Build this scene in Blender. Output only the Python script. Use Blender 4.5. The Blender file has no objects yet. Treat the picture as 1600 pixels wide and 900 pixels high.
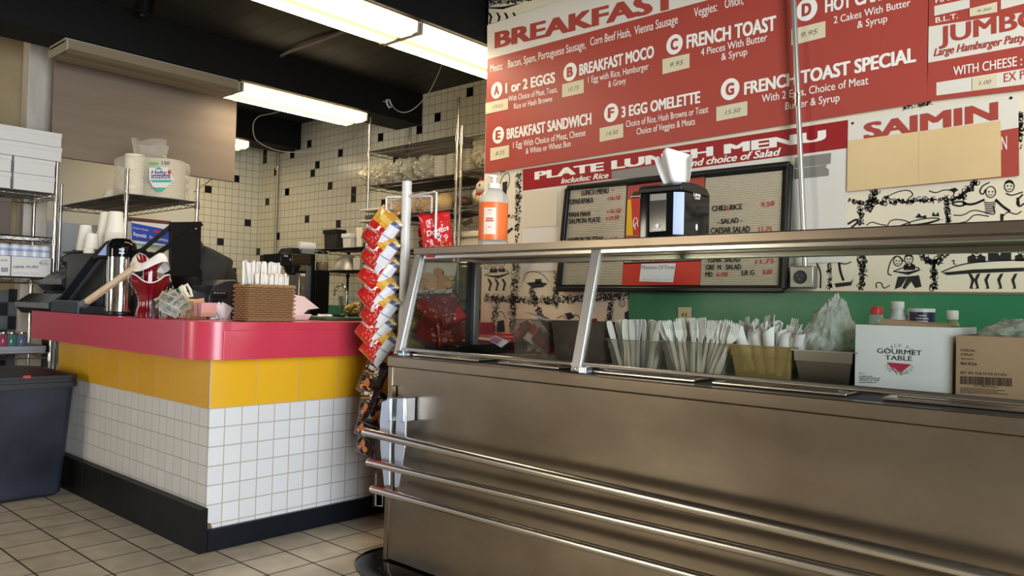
import bpy, bmesh, math, random
from mathutils import Vector, Matrix, noise
random.seed(7)
S = bpy.context.scene
COL = S.collection
R = math.radians

# ------------------------------------------------------------------ camera
FPX, YAW, PIT, ROL, EYE = 1220.0, R(-41.88), R(1.25), R(1.45), 1.17
_cy, _sy, _cp, _sp = math.cos(YAW), math.sin(YAW), math.cos(PIT), math.sin(PIT)
_f = Vector((_sy * _cp, _cy * _cp, _sp))
_r = Vector((_cy, -_sy, 0))
_u = _r.cross(_f)
_c, _s = math.cos(ROL), math.sin(ROL)
CR, CU, CF = _c * _r + _s * _u, -_s * _r + _c * _u, _f
cam = bpy.data.cameras.new('camera')
cam.sensor_width = 36.0
cam.lens = 36.0 * FPX / 1600.0
cam.clip_start = 0.02
camo = bpy.data.objects.new('camera', cam)
COL.objects.link(camo)
camo.matrix_world = Matrix(((CR.x, CU.x, -CF.x, 0), (CR.y, CU.y, -CF.y, 0), (CR.z, CU.z, -CF.z, EYE), (0, 0, 0, 1)))
S.camera = camo
C0 = Vector((0, 0, EYE))

# ------------------------------------------------------------------ light
S.view_settings.view_transform = 'Standard'
S.view_settings.look = 'None'
S.view_settings.gamma = 1.0
S.view_settings.use_curve_mapping = False
S.view_settings.exposure = 0.42
S.cycles.caustics_reflective = False
S.cycles.caustics_refractive = False
W = bpy.data.worlds.new('world')
S.world = W
W.use_nodes = True
W.node_tree.nodes['Background'].inputs[0].default_value = (0.75, 0.85, 1.0, 1)
W.node_tree.nodes['Background'].inputs[1].default_value = 1.0

def area(name, loc, direction, sx, sy, power, color):
    l = bpy.data.lights.new(name, 'AREA')
    l.shape = 'RECTANGLE'; l.size = sx; l.size_y = sy; l.energy = power; l.color = color
    o = bpy.data.objects.new(name, l); COL.objects.link(o)
    o.location = loc
    o.rotation_euler = Vector(direction).to_track_quat('-Z', 'Y').to_euler()
    return o

DAY = (0.86, 0.93, 1.0)
area('storefront_daylight', (2.93, -0.4, 1.5), (-1, 0.0, 0.0), 2.4, 3.5, 430, DAY)
area('rear_door_daylight', (-5.0, -3.92, 1.5), (0, 1, 0), 0.9, 1.55, 70, (1.0, 0.88, 0.66))
area('side_window_daylight', (-8.52, -1.4, 1.4), (1, 0, 0), 1.9, 3.0, 32, (0.55, 0.70, 1.0))
FLUO = (1.0, 0.83, 0.56)
FLUO_POWER = 12.5

# ------------------------------------------------------------------ tools
def ray(px, py):
    return CF + CR * ((px - 800) / FPX) - CU * ((py - 450) / FPX)

def P(px, py, X=None, Y=None, Z=None, off=None):
    """point of the place seen at a pixel of the photograph, on a given vertical or level plane"""
    d = ray(px, py)
    t = X / d.x if X is not None else Y / d.y if Y is not None else (Z - EYE) / d.z
    return C0 + d * t

def PN(px, py, o, n):
    d = ray(px, py)
    return C0 + d * ((o - C0).dot(n) / d.dot(n))

def new_obj(name, data, parent=None):
    o = bpy.data.objects.new(name, data)
    COL.objects.link(o)
    if parent is not None:
        o.parent = parent
    return o

def tag(o, label=None, cat=None, group=None, kind=None):
    if label: o['label'] = label
    if cat: o['category'] = cat
    if group: o['group'] = group
    if kind: o['kind'] = kind
    return o

def thing(name, label, cat, loc=(0, 0, 0), group=None):
    o = new_obj(name, None)
    o.empty_display_size = 0.05
    o.location = loc
    return tag(o, label, cat, group)

def world_loc(o):
    v = Vector((0, 0, 0))
    while o is not None:
        v += o.location
        o = o.parent
    return v

class MB:
    """collects geometry in world coordinates, then links it as one mesh object"""
    def __init__(self, m=None):
        self.v, self.f, self.mi = [], [], []
        self.m = m or Matrix.Identity(4)
        self.k = 0
    def add(self, vs, fs, mat=None):
        b = len(self.v)
        self.v += [self.m @ Vector(p) for p in vs]
        self.f += [tuple(b + i for i in f) for f in fs]
        self.mi += [self.k if mat is None else mat] * len(fs)
    def hexa(self, q0, q1, mat=None):
        self.add(list(q0) + list(q1), [(3, 2, 1, 0), (4, 5, 6, 7), (0, 1, 5, 4), (1, 2, 6, 5), (2, 3, 7, 6), (3, 0, 4, 7)], mat)
    def box(self, x0, x1, y0, y1, z0, z1, mat=None, taper=0):
        t = taper
        self.hexa([(x0 + t, y0 + t, z0), (x1 - t, y0 + t, z0), (x1 - t, y1 - t, z0), (x0 + t, y1 - t, z0)],
                  [(x0, y0, z1), (x1, y0, z1), (x1, y1, z1), (x0, y1, z1)], mat)
    def bar(self, a, b, w, h, up=(0, 0, 1), mat=None):
        a, b = Vector(a), Vector(b)
        d = (b - a).normalized()
        s = d.cross(Vector(up))
        s = (s if s.length > 1e-5 else d.cross(Vector((1, 0, 0)))).normalized() * (w / 2)
        t = s.cross(d).normalized() * (h / 2)
        self.hexa([a - s - t, a + s - t, a + s + t, a - s + t], [b - s - t, b + s - t, b + s + t, b - s + t], mat)
    def tube(self, pts, r, n=8, mat=None, closed=False):
        pts = [Vector(p) for p in pts]
        rs = r if isinstance(r, (list, tuple)) else [r] * len(pts)
        rings, N = [], len(pts)
        s = None
        for i, p in enumerate(pts):
            if closed:
                d = (pts[(i + 1) % N] - pts[i - 1]).normalized()
            else:
                d = (pts[min(i + 1, N - 1)] - pts[max(i - 1, 0)]).normalized()
            if s is None:
                s = d.cross(Vector((0, 0, 1)))
                s = s if s.length > 1e-3 else d.cross(Vector((1, 0, 0)))
            s = (s - d * s.dot(d)).normalized()
            t = d.cross(s)
            rings.append([p + (s * math.cos(2 * math.pi * k / n) + t * math.sin(2 * math.pi * k / n)) * rs[i] for k in range(n)])
        vs = [q for g in rings for q in g]
        fs = []
        for i in range(N if closed else N - 1):
            j = (i + 1) % N
            for k in range(n):
                fs.append((i * n + k, i * n + (k + 1) % n, j * n + (k + 1) % n, j * n + k))
        if not closed:
            fs += [tuple(range(n))[::-1], tuple((N - 1) * n + k for k in range(n))]
        self.add(vs, fs, mat)
    def lathe(self, prof, c, n=24, mat=None, axis=None, sx=1, sy=1, cap=True):
        c = Vector(c)
        q = Vector((0, 0, 1)).rotation_difference(Vector(axis)).to_matrix() if axis is not None else Matrix.Identity(3)
        vs, fs = [], []
        for r, z in prof:
            for k in range(n):
                a = 2 * math.pi * k / n
                vs.append(c + q @ Vector((r * math.cos(a) * sx, r * math.sin(a) * sy, z)))
        for i in range(len(prof) - 1):
            for k in range(n):
                fs.append((i * n + k, i * n + (k + 1) % n, (i + 1) * n + (k + 1) % n, (i + 1) * n + k))
        if cap:
            if prof[0][0] > 1e-6: fs.append(tuple(range(n))[::-1])
            if prof[-1][0] > 1e-6: fs.append(tuple((len(prof) - 1) * n + k for k in range(n)))
        self.add(vs, fs, mat)
    def prism(self, poly, z0, z1, mat=None):
        n = len(poly)
        vs = [(x, y, z0) for x, y in poly] + [(x, y, z1) for x, y in poly]
        self.add(vs, [tuple(range(n))[::-1], tuple(range(n, 2 * n))] + [(i, (i + 1) % n, n + (i + 1) % n, n + i) for i in range(n)], mat)
    def slab(self, pts, n, t, mat=None):
        """a flat polygon with thickness t along n"""
        n = Vector(n).normalized() * t
        pts = [Vector(p) for p in pts]
        k = len(pts)
        self.add(pts + [p + n for p in pts], [tuple(range(k)), tuple(range(2 * k - 1, k - 1, -1))] + [(i, k + i, k + (i + 1) % k, (i + 1) % k) for i in range(k)], mat)
    def grid(self, fn, nu, nv, mat=None, closed_u=False):
        vs = [fn(i / (nu if closed_u else nu - 1), j / (nv - 1)) for j in range(nv) for i in range(nu)]
        fs = []
        for j in range(nv - 1):
            for i in range(nu if closed_u else nu - 1):
                a, b = j * nu + i, j * nu + (i + 1) % nu
                fs.append((a, b, b + nu, a + nu))
        self.add(vs, fs, mat)
    def ball(self, c, r, nu=14, nv=9, mat=None):
        c = Vector(c)
        r = (r, r, r) if isinstance(r, (int, float)) else r
        self.lathe_pts(c, r, nu, nv, mat)
    def lathe_pts(self, c, r, nu, nv, mat):
        vs, fs = [c + Vector((0, 0, -r[2]))], []
        for j in range(1, nv):
            a = -math.pi / 2 + math.pi * j / nv
            for i in range(nu):
                b = 2 * math.pi * i / nu
                vs.append(c + Vector((r[0] * math.cos(a) * math.cos(b), r[1] * math.cos(a) * math.sin(b), r[2] * math.sin(a))))
        vs.append(c + Vector((0, 0, r[2])))
        L = len(vs) - 1
        for i in range(nu):
            fs.append((0, 1 + (i + 1) % nu, 1 + i))
            fs.append((L, L - nu + i, L - nu + (i + 1) % nu))
        for j in range(nv - 2):
            for i in range(nu):
                a, b = 1 + j * nu + i, 1 + j * nu + (i + 1) % nu
                fs.append((a, b, b + nu, a + nu))
        self.add(vs, fs, mat)
    def build(self, name, mats, parent=None, smooth=40, bevel=0, recalc=True):
        o0 = world_loc(parent) if parent is not None else Vector((0, 0, 0))
        me = bpy.data.meshes.new(name)
        me.from_pydata([tuple(p - o0) for p in self.v], [], self.f)
        for m in (mats if isinstance(mats, (list, tuple)) else [mats]):
            me.materials.append(m)
        me.polygons.foreach_set('material_index', self.mi)
        if recalc:
            bm = bmesh.new(); bm.from_mesh(me)
            bmesh.ops.recalc_face_normals(bm, faces=bm.faces)
            bm.to_mesh(me); bm.free()
        if smooth:
            me.polygons.foreach_set('use_smooth', [True] * len(me.polygons))
            me.set_sharp_from_angle(angle=R(smooth))
        me.update()
        o = new_obj(name, me, parent)
        if bevel:
            b = o.modifiers.new('bevel', 'BEVEL')
            b.width = bevel; b.segments = 2; b.limit_method = 'ANGLE'; b.angle_limit = R(40)
        return o

def structure(o):
    o['kind'] = 'structure'
    return o

def copy_tree(o, parent=None):
    c = o.copy(); COL.objects.link(c)
    if parent is not None: c.parent = parent
    for ch in [x for x in KIDS.get(o.name, [])]:
        copy_tree(ch, c)
    return c
KIDS = {}
def note_kids(root):
    KIDS[root.name] = list(root.children)
    for ch in root.children:
        note_kids(ch)

# ------------------------------------------------------------------ materials
MATS = {}
def mat(name, col, rough=0.5, metal=0.0, spec=0.5, trans=0.0, alpha=1.0, emit=None, estr=0.0, coat=0.0, bump=None, var=None, ior=1.45, aniso=0.0):
    m = bpy.data.materials.new(name); m.use_nodes = True
    nt = m.node_tree; b = nt.nodes['Principled BSDF']
    b.inputs['Base Color'].default_value = (*col, 1)
    b.inputs['Roughness'].default_value = rough
    b.inputs['Metallic'].default_value = metal
    b.inputs['Specular IOR Level'].default_value = spec
    b.inputs['Transmission Weight'].default_value = trans
    b.inputs['Alpha'].default_value = alpha
    b.inputs['IOR'].default_value = ior
    b.inputs['Coat Weight'].default_value = coat
    if aniso:
        b.inputs['Anisotropic'].default_value = aniso
        tg = nt.nodes.new('ShaderNodeTangent'); tg.direction_type = 'RADIAL'; tg.axis = 'Z'
        nt.links.new(tg.outputs[0], b.inputs['Tangent'])
    if emit:
        b.inputs['Emission Color'].default_value = (*emit, 1)
        b.inputs['Emission Strength'].default_value = estr
    if var or bump:
        tc = nt.nodes.new('ShaderNodeTexCoord')
        mp = nt.nodes.new('ShaderNodeMapping')
        nz = nt.nodes.new('ShaderNodeTexNoise')
        nt.links.new(tc.outputs['Object'], mp.inputs[0]); nt.links.new(mp.outputs[0], nz.inputs['Vector'])
        nz.inputs['Detail'].default_value = 5
    if var:                       # (other colour, scale xyz, amount)
        mp.inputs['Scale'].default_value = var[1]
        nz.inputs['Scale'].default_value = 1
        rp = nt.nodes.new('ShaderNodeValToRGB')
        rp.color_ramp.elements[0].position = 0.5 - var[2]; rp.color_ramp.elements[1].position = 0.5 + var[2]
        rp.color_ramp.elements[0].color = (*col, 1); rp.color_ramp.elements[1].color = (*var[0], 1)
        nt.links.new(nz.outputs['Fac'], rp.inputs[0]); nt.links.new(rp.outputs[0], b.inputs['Base Color'])
    if bump:                      # (scale xyz, strength, distance)
        n2 = nt.nodes.new('ShaderNodeTexNoise'); m2 = nt.nodes.new('ShaderNodeMapping')
        m2.inputs['Scale'].default_value = bump[0]; n2.inputs['Scale'].default_value = 1; n2.inputs['Detail'].default_value = 4
        nt.links.new(tc.outputs['Object'], m2.inputs[0]); nt.links.new(m2.outputs[0], n2.inputs['Vector'])
        bp = nt.nodes.new('ShaderNodeBump'); bp.inputs['Strength'].default_value = bump[1]; bp.inputs['Distance'].default_value = bump[2]
        nt.links.new(n2.outputs['Fac'], bp.inputs['Height']); nt.links.new(bp.outputs[0], b.inputs['Normal'])
    MATS[name] = m
    return m

def tile_mat(name, axes, w, h, mortar, c1, c2, cm, origin=(0, 0), rough=0.25, mortar2=None, bumpd=0.002, spec=0.5, var=0.0):
    """square-set tiles; axes = which object axes run along and up the surface"""
    m = bpy.data.materials.new(name); m.use_nodes = True
    nt = m.node_tree; b = nt.nodes['Principled BSDF']
    b.inputs['Roughness'].default_value = rough
    b.inputs['Specular IOR Level'].default_value = spec
    tc = nt.nodes.new('ShaderNodeTexCoord'); sp = nt.nodes.new('ShaderNodeSeparateXYZ'); cb = nt.nodes.new('ShaderNodeCombineXYZ')
    nt.links.new(tc.outputs['Object'], sp.inputs[0])
    for k in (0, 1):
        ad = nt.nodes.new('ShaderNodeMath'); ad.operation = 'SUBTRACT'; ad.inputs[1].default_value = origin[k]
        nt.links.new(sp.outputs['XYZ'.index(axes[k])], ad.inputs[0]); nt.links.new(ad.outputs[0], cb.inputs[k])
    br = nt.nodes.new('ShaderNodeTexBrick'); br.offset = 0.0; br.squash = 1.0
    br.inputs['Scale'].default_value = 1.0; br.inputs['Brick Width'].default_value = w; br.inputs['Row Height'].default_value = h
    br.inputs['Mortar Size'].default_value = mortar; br.inputs['Mortar Smooth'].default_value = 0.1; br.inputs['Bias'].default_value = 0.0
    br.inputs['Color1'].default_value = (*c1, 1); br.inputs['Color2'].default_value = (*c2, 1); br.inputs['Mortar'].default_value = (*cm, 1)
    nt.links.new(cb.outputs[0], br.inputs['Vector'])
    col = br.outputs['Color']
    if var:
        nz = nt.nodes.new('ShaderNodeTexNoise'); nz.inputs['Scale'].default_value = 9; nz.inputs['Detail'].default_value = 6
        nt.links.new(tc.outputs['Object'], nz.inputs['Vector'])
        mr = nt.nodes.new('ShaderNodeMapRange'); mr.inputs[1].default_value = 0.3; mr.inputs[2].default_value = 0.7
        mr.inputs[3].default_value = 1 - var; mr.inputs[4].default_value = 1.0
        nt.links.new(nz.outputs['Fac'], mr.inputs[0])
        mx = nt.nodes.new('ShaderNodeMix'); mx.data_type = 'RGBA'; mx.blend_type = 'MULTIPLY'; mx.inputs[0].default_value = 1
        nt.links.new(col, mx.inputs[6]); nt.links.new(mr.outputs[0], mx.inputs[7]); col = mx.outputs[2]
    nt.links.new(col, b.inputs['Base Color'])
    bp = nt.nodes.new('ShaderNodeBump'); bp.inputs['Strength'].default_value = 0.6; bp.inputs['Distance'].default_value = bumpd; bp.invert = True
    nt.links.new(br.outputs['Fac'], bp.inputs['Height']); nt.links.new(bp.outputs[0], b.inputs['Normal'])
    rr = nt.nodes.new('ShaderNodeMapRange'); rr.inputs[3].default_value = rough; rr.inputs[4].default_value = 0.8
    nt.links.new(br.outputs['Fac'], rr.inputs[0]); nt.links.new(rr.outputs[0], b.inputs['Roughness'])
    return m

def clear_mat(name, col, alpha=0.3, rough=0.15, diff=0.5, bump=None):
    """thin clear plastic or glass: partly see-through film with gloss"""
    m = bpy.data.materials.new(name); m.use_nodes = True
    nt = m.node_tree; b = nt.nodes['Principled BSDF']; out = nt.nodes['Material Output']
    b.inputs['Base Color'].default_value = (*col, 1); b.inputs['Roughness'].default_value = rough
    tr = nt.nodes.new('ShaderNodeBsdfTransparent'); tr.inputs[0].default_value = tuple(0.5 + 0.5 * c for c in col) + (1,)
    fr = nt.nodes.new('ShaderNodeLayerWeight'); fr.inputs[0].default_value = 0.25
    ma = nt.nodes.new('ShaderNodeMath'); ma.operation = 'MULTIPLY_ADD'; ma.inputs[1].default_value = diff; ma.inputs[2].default_value = alpha
    ma.use_clamp = True
    nt.links.new(fr.outputs['Facing'], ma.inputs[0])
    mx = nt.nodes.new('ShaderNodeMixShader')
    nt.links.new(ma.outputs[0], mx.inputs[0]); nt.links.new(tr.outputs[0], mx.inputs[1]); nt.links.new(b.outputs[0], mx.inputs[2])
    nt.links.new(mx.outputs[0], out.inputs[0])
    if bump:
        tc = nt.nodes.new('ShaderNodeTexCoord'); nz = nt.nodes.new('ShaderNodeTexNoise'); nz.inputs['Scale'].default_value = bump[0]
        bp = nt.nodes.new('ShaderNodeBump'); bp.inputs['Strength'].default_value = bump[1]; bp.inputs['Distance'].default_value = 0.01
        nt.links.new(tc.outputs['Object'], nz.inputs['Vector']); nt.links.new(nz.outputs['Fac'], bp.inputs['Height']); nt.links.new(bp.outputs[0], b.inputs['Normal'])
    MATS[name] = m
    return m

def stripe_mat(name, axis, stops, rough=0.35, wob=0.0, scale=30, spec=0.5, metal=0.0):
    """bands of printed colour along one object axis: stops = [(position, colour), ...]"""
    m = bpy.data.materials.new(name); m.use_nodes = True
    nt = m.node_tree; b = nt.nodes['Principled BSDF']
    b.inputs['Roughness'].default_value = rough; b.inputs['Specular IOR Level'].default_value = spec; b.inputs['Metallic'].default_value = metal
    tc = nt.nodes.new('ShaderNodeTexCoord'); sp = nt.nodes.new('ShaderNodeSeparateXYZ')
    nt.links.new(tc.outputs['Object'], sp.inputs[0])
    val = sp.outputs['XYZ'.index(axis)]
    if wob:
        nz = nt.nodes.new('ShaderNodeTexNoise'); nz.inputs['Scale'].default_value = scale
        nt.links.new(tc.outputs['Object'], nz.inputs['Vector'])
        ad = nt.nodes.new('ShaderNodeMath'); ad.operation = 'MULTIPLY_ADD'; ad.inputs[1].default_value = wob
        nt.links.new(nz.outputs['Fac'], ad.inputs[0]); nt.links.new(val, ad.inputs[2]); val = ad.outputs[0]
    lo, hi = stops[0][0], stops[-1][0] + 1e-4
    mr = nt.nodes.new('ShaderNodeMapRange'); mr.inputs[1].default_value = lo; mr.inputs[2].default_value = hi
    nt.links.new(val, mr.inputs[0])
    rp = nt.nodes.new('ShaderNodeValToRGB'); cr = rp.color_ramp; cr.interpolation = 'CONSTANT'
    while len(cr.elements) < len(stops): cr.elements.new(0.5)
    for e, (p, c) in zip(cr.elements, stops):
        e.position = (p - lo) / (hi - lo); e.color = (*c, 1)
    nt.links.new(mr.outputs[0], rp.inputs[0]); nt.links.new(rp.outputs[0], b.inputs['Base Color'])
    MATS[name] = m
    return m

WHITE = mat('white_print', (0.86, 0.82, 0.74), 0.5)
BLACK = mat('black_print', (0.012, 0.012, 0.012), 0.5)
REDP = mat('red_print', (0.42, 0.035, 0.03), 0.5)
NAVY = mat('navy_print', (0.02, 0.03, 0.2), 0.5)
CRIM = mat('crimson_print', (0.5, 0.02, 0.04), 0.5)
GREYP = mat('grey_print', (0.16, 0.15, 0.14), 0.6)
STEEL = mat('brushed_steel', (0.285, 0.237, 0.182), 0.29, 1.0, bump=((3, 3, 420), 0.05, 0.001), var=((0.19, 0.152, 0.112), (2.5, 2.5, 4), 0.2), aniso=0.6)
POSTM = mat('satin_post', (0.55, 0.53, 0.51), 0.42, 0.85)
STEELS = mat('satin_steel', (0.62, 0.58, 0.52), 0.25, 1.0)
CHROME = mat('chrome_wire', (0.50, 0.48, 0.45), 0.24, 1.0)
DWIRE = mat('dark_wire', (0.10, 0.09, 0.08), 0.35, 0.8)
BLKM = mat('black_metal', (0.003, 0.003, 0.0032), 0.4, 0.0, spec=0.22)
BLKP = mat('black_plastic', (0.008, 0.008, 0.009), 0.32, spec=0.35)
BLKG = mat('black_gloss', (0.004, 0.004, 0.0045), 0.08, spec=0.4)
WHP = mat('white_plastic', (0.80, 0.79, 0.75), 0.35)
WHPAP = mat('white_paper', (0.80, 0.80, 0.79), 0.7)
CREAM = mat('cream_foam', (0.78, 0.72, 0.58), 0.6)
def glass_mat(name, tint, k=0.5):
    m = bpy.data.materials.new(name); m.use_nodes = True
    nt = m.node_tree; nt.nodes.remove(nt.nodes['Principled BSDF']); out = nt.nodes['Material Output']
    tr = nt.nodes.new('ShaderNodeBsdfTransparent'); tr.inputs[0].default_value = (*tint, 1)
    gl = nt.nodes.new('ShaderNodeBsdfGlossy'); gl.inputs['Roughness'].default_value = 0.03
    fr = nt.nodes.new('ShaderNodeFresnel'); fr.inputs[0].default_value = 1.45
    mu = nt.nodes.new('ShaderNodeMath'); mu.operation = 'MULTIPLY'; mu.inputs[1].default_value = k
    mx = nt.nodes.new('ShaderNodeMixShader')
    nt.links.new(fr.outputs[0], mu.inputs[0]); nt.links.new(mu.outputs[0], mx.inputs[0]); nt.links.new(tr.outputs[0], mx.inputs[1]); nt.links.new(gl.outputs[0], mx.inputs[2]); nt.links.new(mx.outputs[0], out.inputs[0])
    MATS[name] = m
    return m
GLASS = glass_mat('clear_glass', (0.96, 0.98, 0.97), 0.5)
FILM = clear_mat('clear_film', (0.90, 0.88, 0.82), 0.16, 0.12, 0.5, bump=(60, 0.6))
TUB = clear_mat('clear_tub', (0.80, 0.76, 0.68), 0.05, 0.08, 0.18)
AMBER = clear_mat('amber_tub', (0.60, 0.45, 0.18), 0.28, 0.12, 0.35)

# ------------------------------------------------------------------ writing on flat surfaces
_TXT = {}
def text_mesh(s, bold=0.0, shear=0.0, space=1.0):
    key = (s, bold, shear, space)
    if key in _TXT: return _TXT[key]
    c = bpy.data.curves.new('t', 'FONT'); c.body = s; c.size = 1.0; c.offset = bold; c.shear = shear; c.space_character = space
    c.resolution_u = 3; c.fill_mode = 'FRONT'
    o = bpy.data.objects.new('t', c); COL.objects.link(o)
    dg = bpy.context.evaluated_depsgraph_get(); dg.update()
    me = bpy.data.meshes.new_from_object(o.evaluated_get(dg))
    vs = [(v.co.x, v.co.y) for v in me.vertices]; fs = [tuple(p.vertices) for p in me.polygons]
    bpy.data.objects.remove(o); bpy.data.curves.remove(c); bpy.data.meshes.remove(me)
    _TXT[key] = (vs, fs)
    return vs, fs

CAP = 0.729
def write(mb, s, bl, br, tl, bold=0.0, shear=0.0, ref=None, k=0, space=1.0, lift=None):
    """lettering from corner bl along bl-br, capitals reaching up to tl (all points of the place)"""
    vs, fs = text_mesh(s, 0.0, shear, space)
    if not vs: return
    rv = text_mesh(ref, 0.0, shear, space)[0] if ref else vs
    x0 = min(x for x, y in vs) - bold; x1 = max(x for x, y in rv) + bold
    ax, ay = (br - bl) / (x1 - x0), (tl - bl) / CAP
    off = lift or Vector((0, 0, 0))
    # heavy faces: the strokes are widened by overlapping copies of the outline
    sh = [(0, 0)] if bold < 0.004 else [(-bold, 0), (bold, 0)] if bold < 0.025 else [(-bold, -.5 * bold), (0, -.5 * bold), (bold, -.5 * bold), (-bold, .3 * bold), (0, .3 * bold), (bold, .3 * bold)]
    nrm = ax.cross(ay).normalized()
    if nrm.dot(C0 - bl) < 0: nrm = -nrm
    for i, (dx, dy) in enumerate(sh):
        mb.add([bl + ax * (x + dx - x0) + ay * (y + dy + .5 * bold * (bold >= .025)) + off + nrm * (0.00022 * i) for x, y in vs], fs, k)

def disc(mb, c, ax, ay, k=0, n=28):
    mb.add([c + ax * math.cos(2 * math.pi * i / n) + ay * math.sin(2 * math.pi * i / n) for i in range(n)], [tuple(range(n))], k)
# ------------------------------------------------------------------ the room
XL, XR, YR, YB, ZC = -8.6, 3.0, -4.0, 4.95, 3.17
YM = 3.60                                    # the menu wall
T = 0.0845
FLOORM = tile_mat('floor_tiles', 'XY', 0.2255, 0.2255, 0.0042, (0.55, 0.465, 0.335), (0.60, 0.515, 0.38), (0.012, 0.010, 0.008), (-3.427 - 9 * 0.2255, 1.587 - 30 * 0.2255), 0.3, var=0.28)
b = MB(); b.box(XL - 0.1, XR + 0.1, YR - 0.1, YB + 0.1, -0.1, 0)
structure(b.build('floor', FLOORM, smooth=0))
CEIL = tile_mat('ceiling_boards', 'XY', 9.0, 0.19, 0.004, (0.010, 0.009, 0.008), (0.013, 0.011, 0.009), (0.002, 0.002, 0.002), (-20, -9), 0.6, bumpd=0.004)
b = MB(); b.box(XL - 0.1, XR + 0.1, YR - 0.1, YB + 0.1, ZC, ZC + 0.1)
structure(b.build('ceiling', CEIL, smooth=0))
BEAM = mat('black_beam_paint', (0.0035, 0.0035, 0.0037), 0.7, spec=0.25)
for i, x1 in enumerate((-7.71, -5.65, -3.55, -1.45, 0.65)):
    b = MB(); b.box(x1 - 0.38, x1, YR, YB, 2.876, ZC)
    structure(b.build('trim_%d' % (i + 1), BEAM, smooth=0, bevel=0.004))
WT = tile_mat('kitchen_wall_tiles', 'XZ', T, T, 0.0028, (0.66, 0.615, 0.465), (0.69, 0.645, 0.495), (0.26, 0.22, 0.14), (-8.6, 2.876 - 40 * T), 0.22)
WTL = tile_mat('kitchen_side_tiles', 'YZ', T, T, 0.0028, (0.66, 0.615, 0.465), (0.69, 0.645, 0.495), (0.26, 0.22, 0.14), (4.95 - 40 * T, 2.876 - 40 * T), 0.22)
BT = mat('black_accent_tile', (0.006, 0.006, 0.007), 0.2, spec=0.25)
GRN = mat('green_paint', (0.022, 0.17, 0.075), 0.35, var=((0.03, 0.20, 0.09), (4, 4, 4), 0.2))
def snap(v, o): return o + math.floor((v - o) / T) * T
def accents(b, pts, back):
    for px, py in pts:
        q = P(px, py, Y=YB) if back else P(px, py, X=XL)
        z = snap(q.z, 2.876 - 40 * T)
        if back:
            x = snap(q.x, -8.6); b.box(x + 0.003, x + T - 0.003, YB - 0.004, YB - 0.0002, z + 0.003, z + T - 0.003, 1)
        else:
            y = snap(q.y, 4.95 - 40 * T); b.box(XL + 0.0002, XL + 0.004, y + 0.003, y + T - 0.003, z + 0.003, z + T - 0.003, 1)
b = MB(); b.box(XL - 0.1, XR + 0.1, YB, YB + 0.1, 0, ZC)
accents(b, [(403, 299.5), (419, 317.5), (448, 303), (416, 245), (416, 236), (455, 239), (431, 274), (485, 222), (497, 263), (490, 275), (516, 294), (531, 235), (550, 299), (550, 311), (447, 303), (483, 341), (528, 348), (405, 389), (410.5, 399), (435.5, 366), (686, 179), (733, 142), (660, 206), (597, 219), (619, 249), (603, 318), (676, 298), (640, 226)], True)
structure(b.build('wall_back', [WT, BT], smooth=0))
b = MB(); b.box(XL + 0.001, XR, YB - 0.03, YB - 0.012, 0, 1.12); o = b.build('wall_back_green', GRN, None, smooth=0); tag(o, kind='structure')
b = MB(); b.box(XL - 0.1, XL, 0.4, YB, 0, ZC); b.box(XL - 0.1, XL, YR, -3.1, 0, ZC); b.box(XL - 0.1, XL, -3.1, 0.4, 0, 0.3); b.box(XL - 0.1, XL, -3.1, 0.4, 2.45, ZC)
accents(b, [(330, 300), (387, 349), (347, 375.5), (365, 428.5), (372.5, 276)], False)
structure(b.build('wall_left', [WTL, BT], smooth=0))
CRW = mat('cream_wall_paint', (0.64, 0.62, 0.56), 0.6, var=((0.59, 0.57, 0.51), (1.5, 1.5, 1.5), 0.2))
b = MB(); b.box(XL + 0.001, XL + 0.02, 0.4, 4.15, 0, ZC)
structure(b.build('wall_left_plaster', CRW, smooth=0))
RW = mat('dining_wall_paint', (0.075, 0.055, 0.04), 0.7)
# right wall with the storefront window opening
b = MB()
b.box(XR, XR + 0.1, YR, YB, 0, 0.3); b.box(XR, XR + 0.1, YR, YB, 2.75, ZC); b.box(XR, XR + 0.1, YR, -2.2, 0.3, 2.75); b.box(XR, XR + 0.1, 1.4, YB, 0.3, 2.75)
structure(b.build('wall_right', RW, smooth=0))
b = MB()
for y in (-2.2, -1.0, 0.2, 1.35): b.box(XR, XR + 0.06, y, y + 0.05, 0.3, 2.75)
b.box(XR, XR + 0.06, -2.2, 1.4, 0.3, 0.35); b.box(XR, XR + 0.06, -2.2, 1.4, 2.7, 2.75)
structure(b.build('window_1', BLKM, smooth=0))
b = MB()
b.box(XL, XR, YR - 0.1, YR, 0, 0.7); b.box(XL, XR, YR - 0.1, YR, 2.3, ZC); b.box(XL, -5.7, YR - 0.1, YR, 0.7, 2.3); b.box(-4.3, XR, YR - 0.1, YR, 0.7, 2.3)
structure(b.build('wall_rear', RW, smooth=0))
b = MB()
for x in (-5.7, -5.0, -4.35): b.box(x, x + 0.05, YR - 0.06, YR, 0.7, 2.3)
b.box(-5.7, -4.3, YR - 0.06, YR, 0.7, 0.75); b.box(-5.7, -4.3, YR - 0.06, YR, 2.25, 2.3)
structure(b.build('window_2', BLKM, smooth=0))
b = MB()
for y in (-3.1, -1.4, 0.35): b.box(XL - 0.06, XL, y, y + 0.05, 0.3, 2.45)
b.box(XL - 0.06, XL, -3.1, 0.4, 0.3, 0.35); b.box(XL - 0.06, XL, -3.1, 0.4, 2.4, 2.45)
structure(b.build('window_3', BLKM, smooth=0))

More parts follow.
